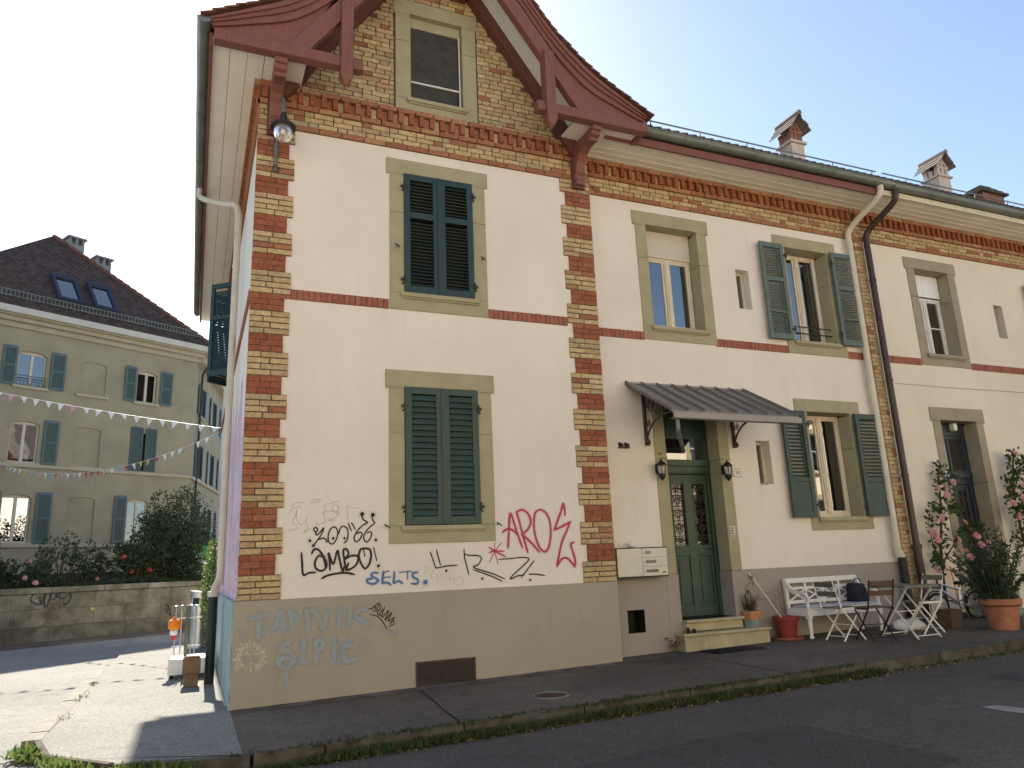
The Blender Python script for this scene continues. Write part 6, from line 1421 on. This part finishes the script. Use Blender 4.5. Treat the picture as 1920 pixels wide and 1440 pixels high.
# red pot with saucer and pole
rx, ry, rz_ = 7.68, .06, gz(7.68)
t = thing('red_pot', (rx, ry, rz_), 0, 'dark red plastic pot on a terracotta saucer beside the bench', 'pot')
MB().lathe([(0, 0), (.21, 0), (.235, .025), (.225, .035), (.20, .02), (0, .02)], (rx, ry, rz_+.003), 24).build('saucer', M['terracotta'], t, smooth='auto')
MB().lathe([(0, .022), (.125, .022), (.165, .27), (.185, .275), (.19, .33), (.175, .335), (.165, .29), (0, .27)], (rx, ry, rz_), 24).build('pot', M['red_plastic'], t, smooth='auto')
t = thing('broom_handle', (7.63, .05, rz_+.3), 0, 'pale wooden pole leaning from the red pot against the wall', 'pole')
MB().tube([(7.62, .04, rz_+.28), (7.255, .262, 1.12)], .013, 8).build('shaft', M['win_cream'], t, smooth='auto'); MB().tube([(7.30, .235, 1.03), (7.28, .247, 1.07)], .02, 8).build('grip', M['zinc'], t)
tw = MB()
for i in range(8):
    p = Vector((rx+RP.uniform(-.08, .08), ry+RP.uniform(-.05, .05), rz_+.27)); tw.tube(smooth_path([p, p+Vector((RP.uniform(-.2, .05), .05, RP.uniform(.2, .4))), p+Vector((RP.uniform(-.35, .1), .12, RP.uniform(.3, .6)))], 4), .0022, 3)
tag(tw.build('dry_twigs', M['bark']), 'thin dry twigs standing in the red pot', 'twigs')
t = thing('boot_scraper', (5.93, .0, .30), 0, 'small black iron boot scraper on the lower step left of the door', 'boot scraper')
MB().box(5.93, 5.94, .03, .10, .352, .43).build('post', M['black_paint'], t); MB().box(6.03, 6.04, .03, .10, .352, .41).build('post', M['black_paint'], t); MB().box(5.94, 6.03, .06, .068, .355, .39).build('blade', M['black_paint'], t)
t = thing('red_leaf_weed', (5.72, .12, gz(5.7)), 0, 'small reddish weed growing between the steps and the plinth', 'weed')
b = MB(); s_ = MB()
for i in range(9):
    p0 = Vector((5.74, .14, gz(5.7))); p1 = p0+Vector((RP.uniform(-.16, .06), RP.uniform(-.12, .04), RP.uniform(.08, .2))); s_.tube([p0, p1], .003, 4)
    for k in range(7): leaf(b, p1+rdir()*.03, rdir(.3), RP.uniform(.025, .05), .6)
s_.build('stem', M['stem'], t); b.build('foliage', M['red_leaf'], t)
# weeds and litter along the kerb: uncountable
g = MB(); gl = MB(); dr = MB(); gd = MB()
def weed_run(b, x0, x1, y, dens, hmin, hmax, zf):
    n_ = int((x1-x0)*dens)
    for i in range(n_):
        x = RP.uniform(x0, x1); k = RP.random()
        q = (x, y+RP.gauss(0, .035)-.02, zf(x)); s_ = .5+.5*math.sin(x*3.1)*math.sin(x*1.3+1)
        if RP.random() > .35+.65*s_: continue
        for j in range(4): leaf(b, q, rdir(1.6), RP.uniform(hmin, hmax), RP.uniform(.15, .4))
zf = lambda x: gz(x)-.098
weed_run(g, .7, 6.6, KY-.04, 430, .03, .085, zf); weed_run(gd, .5, 6.8, KY-.04, 330, .03, .09, zf); weed_run(g, .9, 6.5, KY+.085, 90, .02, .045, gz); weed_run(gd, -.2, 6.5, KY+.085, 80, .02, .05, gz); weed_run(g, 6.4, 12, KY-.06, 60, .02, .05, zf); weed_run(g, -.6, .7, KY-.06, 200, .02, .07, zf)
for i in range(520):
    a = R(RP.uniform(2, 78)); rr_ = RAD+.05+abs(RP.gauss(0, .06)); cx, cy = KX+.1+RAD, KY+.1+RAD
    q = (cx-rr_*math.cos(a), cy-rr_*math.sin(a), -.06)
    if RP.random() < .12+.88*math.sin(a*7)**4:
        for j in range(3): leaf(gl, q, rdir(1.5), RP.uniform(.04, .13), RP.uniform(.2, .5))
for i in range(60):
    q = (-1.63+RP.gauss(0, .03), RP.choice((1.9, 2.1, .6, 3.3))+RP.gauss(0, .12), .0); leaf(gl, q, rdir(1.5), RP.uniform(.02, .06), .3)
def litter(x0, x1, y0, y1, n_, zf, s0=.018, s1=.045, pw=1):
    for i in range(n_):
        x = RP.uniform(x0, x1); y = y0+(y1-y0)*RP.random()**pw; d = Vector((RP.gauss(0, 1), RP.gauss(0, 1), RP.uniform(-.05, .25))).normalized(); leaf(dr, (x, y, zf(x)+.006), d, RP.uniform(s0, s1), .6, .5)
litter(.8, 12, KY-.02, KY-.16, 520, zf); litter(-.4, 12, KY+.01, KY-.20, 900, zf, .012, .04); litter(7.8, 11.5, -2.0, .0, 150, gz); litter(0, 12, -2.2, .0, 70, gz, .01, .03); litter(0, 12, -6.5, -2.5, 60, zf, .01, .025)
gdo = gd.build('dark_weeds', M['weed_dark']); tag(gdo, 'dark olive weeds mixed with dead blades in the gutter', 'weeds', kind='stuff')
for o, nm, mt_ in ((g, 'kerb_weeds', 'leaf'), (gl, 'corner_weeds', 'leaf_light'), (dr, 'leaf_litter', 'leaf_dry')): tag(o.build(nm, M[mt_]), {'kerb_weeds': 'low weeds growing in the gutter along the kerb', 'corner_weeds': 'sunlit weeds round the kerb corner', 'leaf_litter': 'dry leaves scattered along the gutter'}[nm], {'kerb_weeds': 'weeds', 'corner_weeds': 'weeds', 'leaf_litter': 'leaves'}[nm], kind='stuff')
# garden shrubs behind the retaining wall
def RWP(u, v, z): return RW0+EX*u+EN*v+Vector((0, 0, z))
def shrub(name, u, v, z, rad, n, size, mat, label, cat='bush', flowers=0, fmat='petal_red', trunks=5, clumps=16, fsize=.06):
    p = RWP(u, v, z); t = thing(name, p, 0, label, cat)
    s_ = MB(); b = MB(); cl = blob_leaves(b, p+Vector((0, 0, rad[2]*1.0)), rad, n, size, clumps)
    for i in range(trunks):
        q, k = cl[i]; s_.tube(smooth_path([p+Vector((RP.uniform(-.1, .1), RP.uniform(-.1, .1), -.1)), (p+q)/2+Vector((RP.uniform(-.2, .2), RP.uniform(-.1, .1), .1)), q], 4), [.03-.0025*j for j in range(9)], 5)
    s_.build('branches', M['bark'], t); b.build('foliage', M[mat], t)
    for i in range(flowers):
        q, k = cl[RP.randrange(len(cl))]; d = rdir(); d.y = -abs(d.y)-.3; d.normalize(); rose(q+Vector((d.x*rad[0]*k, d.y*rad[1]*k, d.z*rad[2]*k)), fsize*RP.uniform(.7, 1.2), fmat, t)
shrub('garden_bush', 4.75, 1.5, 1.15, (1.15, .8, 1.35), 11000, .095, 'leaf_dark', 'big dark leafy bush behind the right end of the retaining wall', clumps=60, flowers=2)
shrub('garden_bush', 5.7, 2.6, 1.3, (.9, .8, 1.25), 5200, .095, 'leaf_dark', 'dark bush beside the house corner, behind the big bush', clumps=20)
shrub('garden_rose', 3.4, 1.0, 1.15, (.8, .5, .65), 3600, .085, 'leaf_dark', 'low dark rose bush with a few red blooms left of the big bush', 'bush', 4, 'petal_red', clumps=16)
shrub('garden_rose', 1.6, 1.2, 1.15, (.5, .4, .85), 1300, .085, 'leaf_dark', 'tall loose rose bush standing before the blind niche', 'bush', 2, 'petal_pink', clumps=14)
shrub('garden_rose', .6, .9, 1.15, (.65, .45, .5), 1700, .08, 'leaf_dark', 'rose bush with pink blooms above the wall', 'bush', 6, 'petal_pink', clumps=14)
shrub('garden_rose', -.35, .9, 1.15, (.6, .45, .65), 2400, .08, 'leaf_dark', 'rose bush with crimson blooms at the left picture edge', 'bush', 7, 'petal_red', clumps=14, fsize=.07)
shrub('garden_rose', 2.5, 1.4, 1.15, (.5, .4, .65), 1000, .085, 'leaf_dark', 'sparse young rose bush in the middle of the garden', 'bush', 1, 'petal_pink', clumps=12)
b = MB()
for i in range(9000):
    u = RP.uniform(-1.5, 7.2); p = RWP(u, RP.uniform(.45, .85), 1.22+RP.uniform(0, .22+.07*math.sin(u*2.3))); leaf(b, p, rdir(.6), RP.uniform(.04, .075), .5)
tag(b.build('low_hedge', M['leaf_dark']), 'low dark hedge along the top of the retaining wall', 'hedge', kind='stuff')
# ------------------------------------------------------------------ bits along the side wall
iv = thing('ivy', (-.12, 6.6, 0), 0, 'bright ivy climbing down the far part of the side wall', 'ivy')
b = MB(); s_ = MB()
for i in range(14):
    y0 = RP.uniform(6.2, 7.4); s_.tube(smooth_path([(-.06, y0, .05), (-.09, y0+RP.uniform(-.2, .2), .8), (-.1, y0+RP.uniform(-.3, .3), 1.6), (-.08, y0, 2.0)], 4), .006, 4)
for i in range(1500):
    z = RP.uniform(.12, 2.05); k = math.sin(min(1, z/2.1)*3.0)*.12+.10; p = (-.05-RP.random()**1.5*k, RP.uniform(6.0, 7.6), z); leaf(b, p, rdir()+Vector((-.6, -.4, 0)), RP.uniform(.04, .075), .8)
s_.build('stem', M['bark'], iv); b.build('foliage', M['leaf_light'], iv)
# public litter bin: steel cylinder with slanted top
t = thing('litter_bin', (-.24, 8.1, 0), 0, 'round brushed steel litter bin with slanted top by the side wall', 'litter bin')
b = MB(); n_ = 24; r = .21; cx, cy = -.26, 8.1
for z in (0, .86): b.v += [(cx+r*math.cos(2*math.pi*k/n_), cy+r*math.sin(2*math.pi*k/n_), z) for k in range(n_)]
b.f = [(k, (k+1) % n_, n_+(k+1) % n_, n_+k) for k in range(n_)]+[tuple(range(n_-1, -1, -1)), tuple(range(n_, 2*n_))]
b.build('body', M['steel'], t, smooth='auto')
b = MB()
for f in (lambda x: .98, lambda x: 1.10-(x-cx)*.12): b.v += [(cx+r*1.02*math.cos(2*math.pi*k/n_), cy+r*1.02*math.sin(2*math.pi*k/n_), f(cx+r*math.cos(2*math.pi*k/n_))) for k in range(n_)]
b.f = [(k, (k+1) % n_, n_+(k+1) % n_, n_+k) for k in range(n_)]+[tuple(range(n_-1, -1, -1)), tuple(range(n_, 2*n_))]
b.build('hood', M['steel'], t, smooth='auto')
MB().lathe([(.16, .86), (.16, .98)], (cx, cy, 0), 16).build('slot', M['black_paint'], t)
for k in (0, 1, 2): a = 2.1*k+.4; MB().box(cx+.19*math.cos(a)-.02, cx+.19*math.cos(a)+.02, cy+.19*math.sin(a)-.02, cy+.19*math.sin(a)+.02, .86, .98).build('strut', M['steel'], t)
# hand cart with rack posts
t = thing('hand_cart', (-.42, 3.6, 0), 0, 'white flatbed hand cart with steel rack posts on the side pavement', 'cart')
MB().box(-.70, -.16, 3.1, 4.1, .16, .24).build('bed', M['white_plain'], t, bevel=.015)
MB().box(-.72, -.14, 3.09, 3.14, .06, .27).build('front_panel', M['white_plain'], t, bevel=.01)
for x, y in ((-.66, 3.2), (-.2, 3.2), (-.66, 4.0), (-.2, 4.0)): MB().tube([(x-.02, y, .065), (x+.02, y, .065)], .062, 12).build('wheel', M['rubber'], t)
for x in (-.66, -.58, -.44, -.38): MB().tube(smooth_path([(x, 3.75, .24), (x, 3.75, .9), (x-.01, 3.72, .97), (x-.05, 3.68, .98)], 4), .010, 6).build('rack_post', M['steel'], t)
MB().box(-.525, -.475, 3.60, 3.65, -.0, .98).build('main_post', mk('post_olive', (.14, .15, .10), .2, 8, .6, .3), t)
for z in (.40, .80): MB().tube([(-.70, 3.70, z), (-.30, 3.70, z)], .009, 6).build('cross_bar', M['steel'], t)
t = thing('hanging_lantern', (-.68, 3.6, .55), 0, 'orange paper lantern with white and red tassels hanging on the cart rack', 'lantern')
mk('lantern_orange', (.80, .25, .02), .1, 8, .6, .3, bst=.1); mk('tassel_red', (.62, .05, .06), .1, 8, .7, .2, bst=0)
MB().lathe([(.02, .26), (.03, .24), (.075, .21), (.085, .16), (.08, .10), (.05, .07), (0, .065)], (-.675, 3.6, .57), 14).build('shade', M['lantern_orange'], t, smooth='auto')
MB().lathe([(.05, .066), (.055, .03), (.045, .0), (0, .0)], (-.675, 3.6, .57), 10).build('skirt', M['white_plain'], t)
for k in range(4): MB().tube([(-.70+.017*k, 3.6, .57), (-.705+.02*k, 3.6, .50)], .008, 5).build('tassel', M['tassel_red'], t)
MB().tube([(-.675, 3.6, .82), (-.675, 3.66, .95)], .004, 4).build('cord', M['black_paint'], t)
# planter in front
t = thing('planter', (-.41, 2.2, 0), 0, 'small brown square planter on the sunlit side pavement', 'pot')
b = MB(); cx, cy = -.415, 2.22
b.box(cx-.09, cx+.09, cy-.09, cy+.09, .0, .17).box(cx-.11, cx+.11, cy-.11, cy+.11, .17, .37); b.build('pot', mk('planter_brown', (.20, .13, .07), .2, 9, .7, .3, bst=.2), t, bevel=.012)
MB().box(cx-.095, cx+.095, cy-.095, cy+.095, .35, .378).build('soil', M['soil'], t); MB().box(cx-.10, cx+.10, cy-.10, cy+.10, -.0, .018).build('foot', M['brown_pot'], t)
# green notice sign far down the alley wall
t = thing('alley_sign', (-.1, 9.0, 1.8), 0, 'small green sign projecting from the far end of the side wall', 'sign')
MB().box(-.26, -.06, 8.95, 8.98, 1.82, 2.06).build('board', mk('sign_green', (.03, .30, .07), .05, 5, .5, .4, bst=0), t); MB().tube([(-.06, 8.965, 1.94), (.0, 8.965, 1.94)], .012, 6).build('arm', M['steel'], t)
t = thing('utility_cabinet', (-.2, 9.2, 0), 0, 'black upright cabinet behind the litter bin', 'cabinet')
MB().box(-.16, -.02, 8.6, 9.3, 0, .95).build('body', M['black_paint'], t, bevel=.01); MB().box(-.17, -.161, 8.65, 9.25, .06, .90).build('door', M['pipe_black'], t)
# ------------------------------------------------------------------ bench, bistro set, bicycle
gb = gz(8.5)
t = thing('garden_bench', (8.55, 0, gb), 0, 'white wooden garden bench with crossed back slats against the wall', 'bench')
Wm = M['white_paint']; z = gb; x0, x1, yf, yb = 7.84, 9.32, -.21, .20
def leg_turned(x, y, h, top):
    MB().lathe([(.028, 0), (.034, .02), (.022, .045), (.026, .10), (.034, .20), (.030, .26), (.022, .275), (.036, .30), (.036, h)], (x, y, z), 10).box(x-.035, x+.035, y-.035, y+.035, z+h-.05, z+h+.10).build('leg', Wm, t, smooth='auto')
leg_turned(x0+.04, yf, .32, 0); leg_turned(x1-.04, yf, .32, 0)
for x in (x0+.03, x1-.03): MB().bar((x, yb-.03, z), (x, yb, z+.84), .05, .045, (0, 1, 0)).build('leg', Wm, t)
MB().box(x0, x1, yf-.02, yf+.015, z+.31, z+.40).box(x0, x0+.03, yf+.015, yb-.03, z+.31, z+.40).box(x1-.03, x1, yf+.015, yb-.03, z+.31, z+.40).build('apron', Wm, t, bevel=.006)
for k in range(6): MB().box(x0+.01, x1-.01, yf-.03+k*.068, yf+.03+k*.068, z+.402, z+.42).build('seat_slat', Wm, t, bevel=.004)
MB().box(x0+.03, x1-.03, yb-.035, yb+.01, z+.77, z+.845).build('top_rail', Wm, t, bevel=.008)
MB().box(x0+.055, x1-.055, yb-.03, yb-.005, z+.675, z+.715).build('upper_rail', Wm, t, bevel=.004); MB().box(x0+.055, x1-.055, yb-.035, yb-.01, z+.47, z+.52).build('lower_rail', Wm, t, bevel=.004)
for k in range(5):
    x = x0+.06+(x1-x0-.12)*k/4
    if k in (1, 2, 3): MB().box(x-.018, x+.018, yb-.032, yb-.006, z+.42, z+.77).build('back_stile', Wm, t)
    if k < 4:
        xa, xb = x+.02, x0+.06+(x1-x0-.12)*(k+1)/4-.02
        MB().bar((xa, yb-.028, z+.522), (xb, yb-.028, z+.673), .022, .014, (0, 1, 0)).build('cross_slat', Wm, t); MB().bar((xa, yb-.012, z+.673), (xb, yb-.012, z+.522), .022, .014, (0, 1, 0)).build('cross_slat', Wm, t)
for x in (x0+.035, x1-.035):
    pts = smooth_path([(x, yb-.02, z+.82), (x, yb-.08, z+.72), (x, yb-.18, z+.66), (x, yf+.06, z+.63), (x, yf-.02, z+.56), (x, yf, z+.50), (x, yf, z+.42)], 5)
    b = MB()
    for a, e in zip(pts, pts[1:]): b.bar(a, e, .045, .035, (1, 0, 0) if False else (0, 0.3, 1))
    b.build('armrest', Wm, t)
MB().lathe([(.025, 0), (.03, .03), (.02, .05), (.03, .09), (.022, .12)], (x0+.04, yf, z+.42), 10).lathe([(.025, 0), (.03, .03), (.02, .05), (.03, .09), (.022, .12)], (x1-.04, yf, z+.42), 10).build('arm_baluster', Wm, t, smooth='auto')
tag(MB().box(x0+.07, x1-.07, yf-.01, yb-.06, z+.422, z+.45).build('seat_cushion', mk('cushion_lilac', (.46, .45, .49), .08, 9, .9, .1, bs=60, bst=.2), None, bevel=.012), 'thin pale lilac cushion lying on the white bench', 'cushion')
t = thing('dark_bag', (9.15, .02, z+.45), 0, 'dark navy bag leaning in the right corner of the bench', 'bag')
MB().hexa([(8.98, -.10, z+.452), (9.24, -.12, z+.452), (9.25, .12, z+.452), (8.99, .13, z+.452), (8.99, -.02, z+.74), (9.25, -.04, z+.72), (9.25, .10, z+.70), (9.0, .11, z+.73)]).build('body', mk('navy_cloth', (.022, .022, .034), .3, 10, .85, .2, bst=.3), t, bevel=.03)
MB().tube(smooth_path([(9.05, .0, z+.73), (9.08, -.01, z+.79), (9.17, -.01, z+.79), (9.20, -.0, z+.73)], 4), .008, 6).build('strap', M['black_paint'], t)
# folding bistro chair in local coords: x forward, y sideways
def bistro_chair(loc, rz, frame, slat, label, wavy=False):
    t = thing('bistro_chair', loc, rz, label, 'chair', 'folding bistro chairs by the bench')
    for s_ in (-1, 1):
        y = .185*s_
        MB().bar((-.30, y, .82), (-.19, y, .44), .022, .010, (0, 1, 0)).bar((-.19, y, .44), (.19, y, .0), .022, .010, (0, 1, 0)).build('back_leg', M[frame], t, local=True)
        MB().bar((.17, y*.9, .43), (-.20, y*.9, .0), .022, .010, (0, 1, 0)).build('front_leg', M[frame], t, local=True)
    MB().tube([(.14, -.185, .06), (.14, .185, .06)], .007, 6).tube([(-.15, -.165, .06), (-.15, .165, .06)], .007, 6).tube([(-.0, -.185, .21), (.0, .185, .21)], .006, 6).build('stretcher', M[frame], t, local=True)
    for k in range(5): MB().box(-.19+k*.078, -.125+k*.078, -.20, .20, .437, .452).build('seat_slat', M[slat], t, local=True, bevel=.004)
    for ya in (-.205, .195): MB().box(-.20, .20, ya, ya+.01, .42, .45).build('seat_frame', M[frame], t, local=True)
    for zc, h in ((.77, .07), (.64, .07)):
        xa = -.30+(.82-zc)*.29+.012
        MB().hexa([(xa, -.195, zc-h/2), (xa+.012, -.195, zc-h/2), (xa+.012, .195, zc-h/2), (xa, .195, zc-h/2), (xa-.02, -.195, zc+h/2), (xa-.008, -.195, zc+h/2), (xa-.008, .195, zc+h/2), (xa-.02, .195, zc+h/2)]).build('back_slat', M[slat], t, local=True, bevel=.003)
    if wavy: MB().tube([(-.262, -.15+.3*i/20, .705+.022*math.sin(i*.9)) for i in range(21)], .008, 5).build('wavy_rail', M[frame], t, local=True)
    return t
bistro_chair((8.145, -.58, gz(8.1)), R(0), 'white_paint', 'olive_paint', 'white folding chair with olive slats in front of the bench', True)
bistro_chair((8.36, -.92, gz(8.3)), R(76), 'black_paint', 'brown_pot', 'black folding chair between the white chair and the bistro table')
bistro_chair((9.42, -.84, gz(9.3)), R(172), 'white_paint', 'olive_paint', 'olive slatted folding chair behind the bistro table')
tx, ty, tz = 8.92, -1.02, gz(8.9)
t = thing('bistro_table', (tx, ty, tz), 0, 'folding bistro table with olive slatted top and white crossed legs', 'table')
for k in range(6): MB().box(-.33+k*.111, -.228+k*.111, -.28, .28, .690, .708).build('top_slat', M['olive_paint'], t, local=True, bevel=.004)
for ya in (-.295, .281): MB().box(-.34, .34, ya, ya+.014, .672, .71).build('top_edge', M['olive_paint'], t, local=True)
for x in (-.24, .24):
    MB().bar((x, -.25, .68), (x, .30, 0), .022, .010, (1, 0, 0)).build('leg', M['white_paint'], t, local=True); MB().bar((x*.92, .25, .68), (x*.92, -.30, 0), .022, .010, (1, 0, 0)).build('leg', M['white_paint'], t, local=True)
for y, zz in ((.27, .04), (-.27, .04), (0.0, .35)): MB().tube([(-.24, y, zz), (.24, y, zz)], .007, 6).build('stretcher', M['white_paint'], t, local=True)
# white bag on the ground
b = MB().lathe([(0, 0), (.20, .0), (.25, .05), (.23, .10), (.15, .14), (.06, .15), (0, .15)], (9.62, -.42, gz(9.6)), 18, sx=1.15, sy=.75)
rq = random.Random(4); b.v = [(x+rq.uniform(-.015, .015), y+rq.uniform(-.015, .015), z+(rq.uniform(-.02, .02) if z > gz(9.6)+.02 else 0)) for x, y, z in b.v]
tag(b.build('plastic_sack', M['white_plain'], None, smooth=True), 'crumpled white plastic sack lying under the bistro table', 'sack')
# child's bicycle leaning on the wall: x along the wall
t = thing('bicycle', (11.08, -.14, gz(10.9)), R(-6), 'small silver and black child bicycle standing behind the pots', 'bicycle')
def wheel(x, r):
    w_ = MB(); w_.tube([(x+r*math.cos(k*math.pi/16), 0, r+.01+r*math.sin(k*math.pi/16)) for k in range(32)], .024, 8, close=True); o = w_.build('wheel', M['rubber'], t, local=True, smooth='auto')
    s_ = MB(); s_.tube([(x+(r-.03)*math.cos(k*math.pi/16), 0, r+.01+(r-.03)*math.sin(k*math.pi/16)) for k in range(32)], .010, 6, close=True).build('rim', M['steel'], o, local=True)
    s_ = MB()
    for k in range(14): a = k*math.pi/7; s_.tube([(x, .015*(-1)**k, r+.01), (x+(r-.03)*math.cos(a), 0, r+.01+(r-.03)*math.sin(a))], .0022, 3)
    s_.tube([(x, -.04, r+.01), (x, .04, r+.01)], .018, 8); s_.build('spokes', M['steel'], o, local=True)
wheel(-.38, .21); wheel(.42, .21)
MB().tube([(-.30, 0, .52), (.08, 0, .26)], .02, 8).tube([(-.31, 0, .60), (.02, 0, .50), (.12, 0, .48)], .018, 8).tube([(.12, 0, .52), (.08, 0, .24)], .018, 8).tube([(.08, .03, .25), (.42, .035, .22)], .011, 6).tube([(.08, -.03, .25), (.42, -.035, .22)], .011, 6).tube([(.11, .03, .47), (.42, .035, .23)], .010, 6).tube([(.11, -.03, .47), (.42, -.035, .23)], .010, 6).build('frame', M['steel'], t, local=True, smooth='auto')
for s_ in (-1, 1): MB().tube([(-.30, .03*s_, .54), (-.34, .045*s_, .40), (-.38, .04*s_, .22)], .012, 6).build('fork', M['white_paint'], t, local=True)
MB().tube([(-.30, 0, .50), (-.33, 0, .70)], .016, 8).tube(smooth_path([(-.38, -.24, .74), (-.33, -.12, .72), (-.33, 0, .70), (-.33, .12, .72), (-.38, .24, .74)], 4), .012, 8).build('handlebar', M['black_paint'], t, local=True, smooth='auto')
for s_ in (-1, 1): MB().tube([(-.37, .18*s_, .738), (-.39, .27*s_, .745)], .018, 8).build('grip', M['rubber'], t, local=True)
MB().lathe([(0, .0), (.06, .0), (.075, .03), (.05, .055), (0, .06)], (.14, 0, .56), 12, sx=1.6, sy=.85).tube([(.12, 0, .5), (.13, 0, .57)], .012, 6).build('saddle', M['black_paint'], t, local=True, smooth='auto')
MB().tube([(.08+.065*math.cos(k*.5), -.045, .25+.065*math.sin(k*.5)) for k in range(13)], .008, 5).tube([(.08, -.05, .25), (.17, -.07, .20)], .009, 6).tube([(.08, .05, .25), (-.01, .07, .30)], .009, 6).box(.14, .21, -.12, -.07, .185, .205).box(-.05, .02, .07, .12, .295, .315).build('crank', M['metal_dark'], t, local=True)
MB().tube([(-.38+.26*math.cos(R(a)), 0, .22+.26*math.sin(R(a))) for a in range(30, 130, 12)], .014, 5).build('mudguard', M['black_paint'], t, local=True); MB().tube([(.42+.26*math.cos(R(a)), 0, .22+.26*math.sin(R(a))) for a in range(40, 170, 12)], .014, 5).build('mudguard', M['black_paint'], t, local=True)
t = thing('garden_tool', (11.55, .2, gz(11.5)), 0, 'orange-red tool handle leaning on the wall behind the bicycle', 'tool')
MB().tube([(11.50, .10, .25), (11.62, .27, 1.05)], .014, 8).build('handle', M['lantern_orange'], t, smooth='auto'); MB().box(11.42, 11.58, .06, .12, .22, .30).build('head', M['metal_dark'], t, bevel=.01)
t = thing('stone_trough', (11.9, -.25, gz(11.9)), 0, 'grey stone trough half hidden behind the big terracotta pot', 'trough')
MB().box(11.55, 12.0, -.62, -.2, gz(11.7), gz(11.7)+.46).build('body', M['zinc'], t, bevel=.04); MB().box(11.60, 11.95, -.57, -.25, gz(11.7)+.455, gz(11.7)+.464).build('soil', M['soil'], t)
# ------------------------------------------------------------------ the row of houses on the far side of the street (behind the camera, seen in the panes)
OY = -15.5
mk('opp_roof', (.15, .075, .05), .25, 4, .85, .25, bst=.3)
def opposite(xc, label):
    t = thing('terrace_house', (xc, OY, 0), 0, label, 'house', 'houses across the street')
    hw = 6.0; hol = []
    for wx in (-4.3, -1.5, 1.5, 4.3):
        for z0, z1 in ((1.9, 3.65), (4.92, 6.65)): hol.append((wx-.5, wx+.5, z0, z1))
    b = wallgrid(MB(), -hw, hw, -.3, 7.9, 0, hol, -.2); b.build('wall', M['plaster_opp'], t, local=True)
    MB().box(-hw, hw, -1, -.9, -.3, 7.8).build('interior', M['interior'], t, local=True)
    MB().box(-hw, hw, 0, .02, 4.67, 4.81).build('string_course', M['brick_pink'], t, local=True); MB().box(-hw, hw, 0, .04, -.3, 1.1).build('plinth', M['plinth'], t, local=True)
    for a, e, z0, z1 in hol:
        w_ = MB().box(a, a+.06, -.16, -.1, z0, z1).box(e-.06, e, -.16, -.1, z0, z1).box(a+.06, e-.06, -.16, -.1, z0, z0+.06).box(a+.06, e-.06, -.16, -.1, z1-.06, z1).box((a+e)/2-.04, (a+e)/2+.04, -.16, -.1, z0+.06, z1-.06).box(a+.06, (a+e)/2-.04, -.15, -.11, z0+.9, z0+.94).box((a+e)/2+.04, e-.06, -.15, -.11, z0+.9, z0+.94).build('window', M['win_white'], t, local=True)
        MB().box(a+.06, e-.06, -.135, -.13, z0+.06, z1-.06).build('pane', M['glass_clear'], w_, local=True)
        MB().box(a-.2, a-.001, 0, .03, z0-.2, z1+.2).box(e+.001, e+.2, 0, .03, z0-.2, z1+.2).box(a, e, 0, .03, z1, z1+.2).box(a-.05, e+.05, 0, .07, z0-.12, z0).build('surround', M['stone'], t, local=True)
    MB().prism([(.7, 7.75), (-4.5, 10.9), (-9.5, 7.75)], -hw, hw, 'yz').build('roof', M['opp_roof'], t, local=True)
    MB().box(-hw, hw, .66, .82, 7.72, 7.86).build('gutter', M['zinc'], t, local=True)
for k, (xc, lb) in enumerate(((-9.2, 'cream terraced house across the street, left of the others'), (2.8, 'cream terraced house across the street opposite the gable'), (14.8, 'cream terraced house across the street opposite the green door'), (26.8, 'cream terraced house across the street, farthest right'))): opposite(xc, lb)
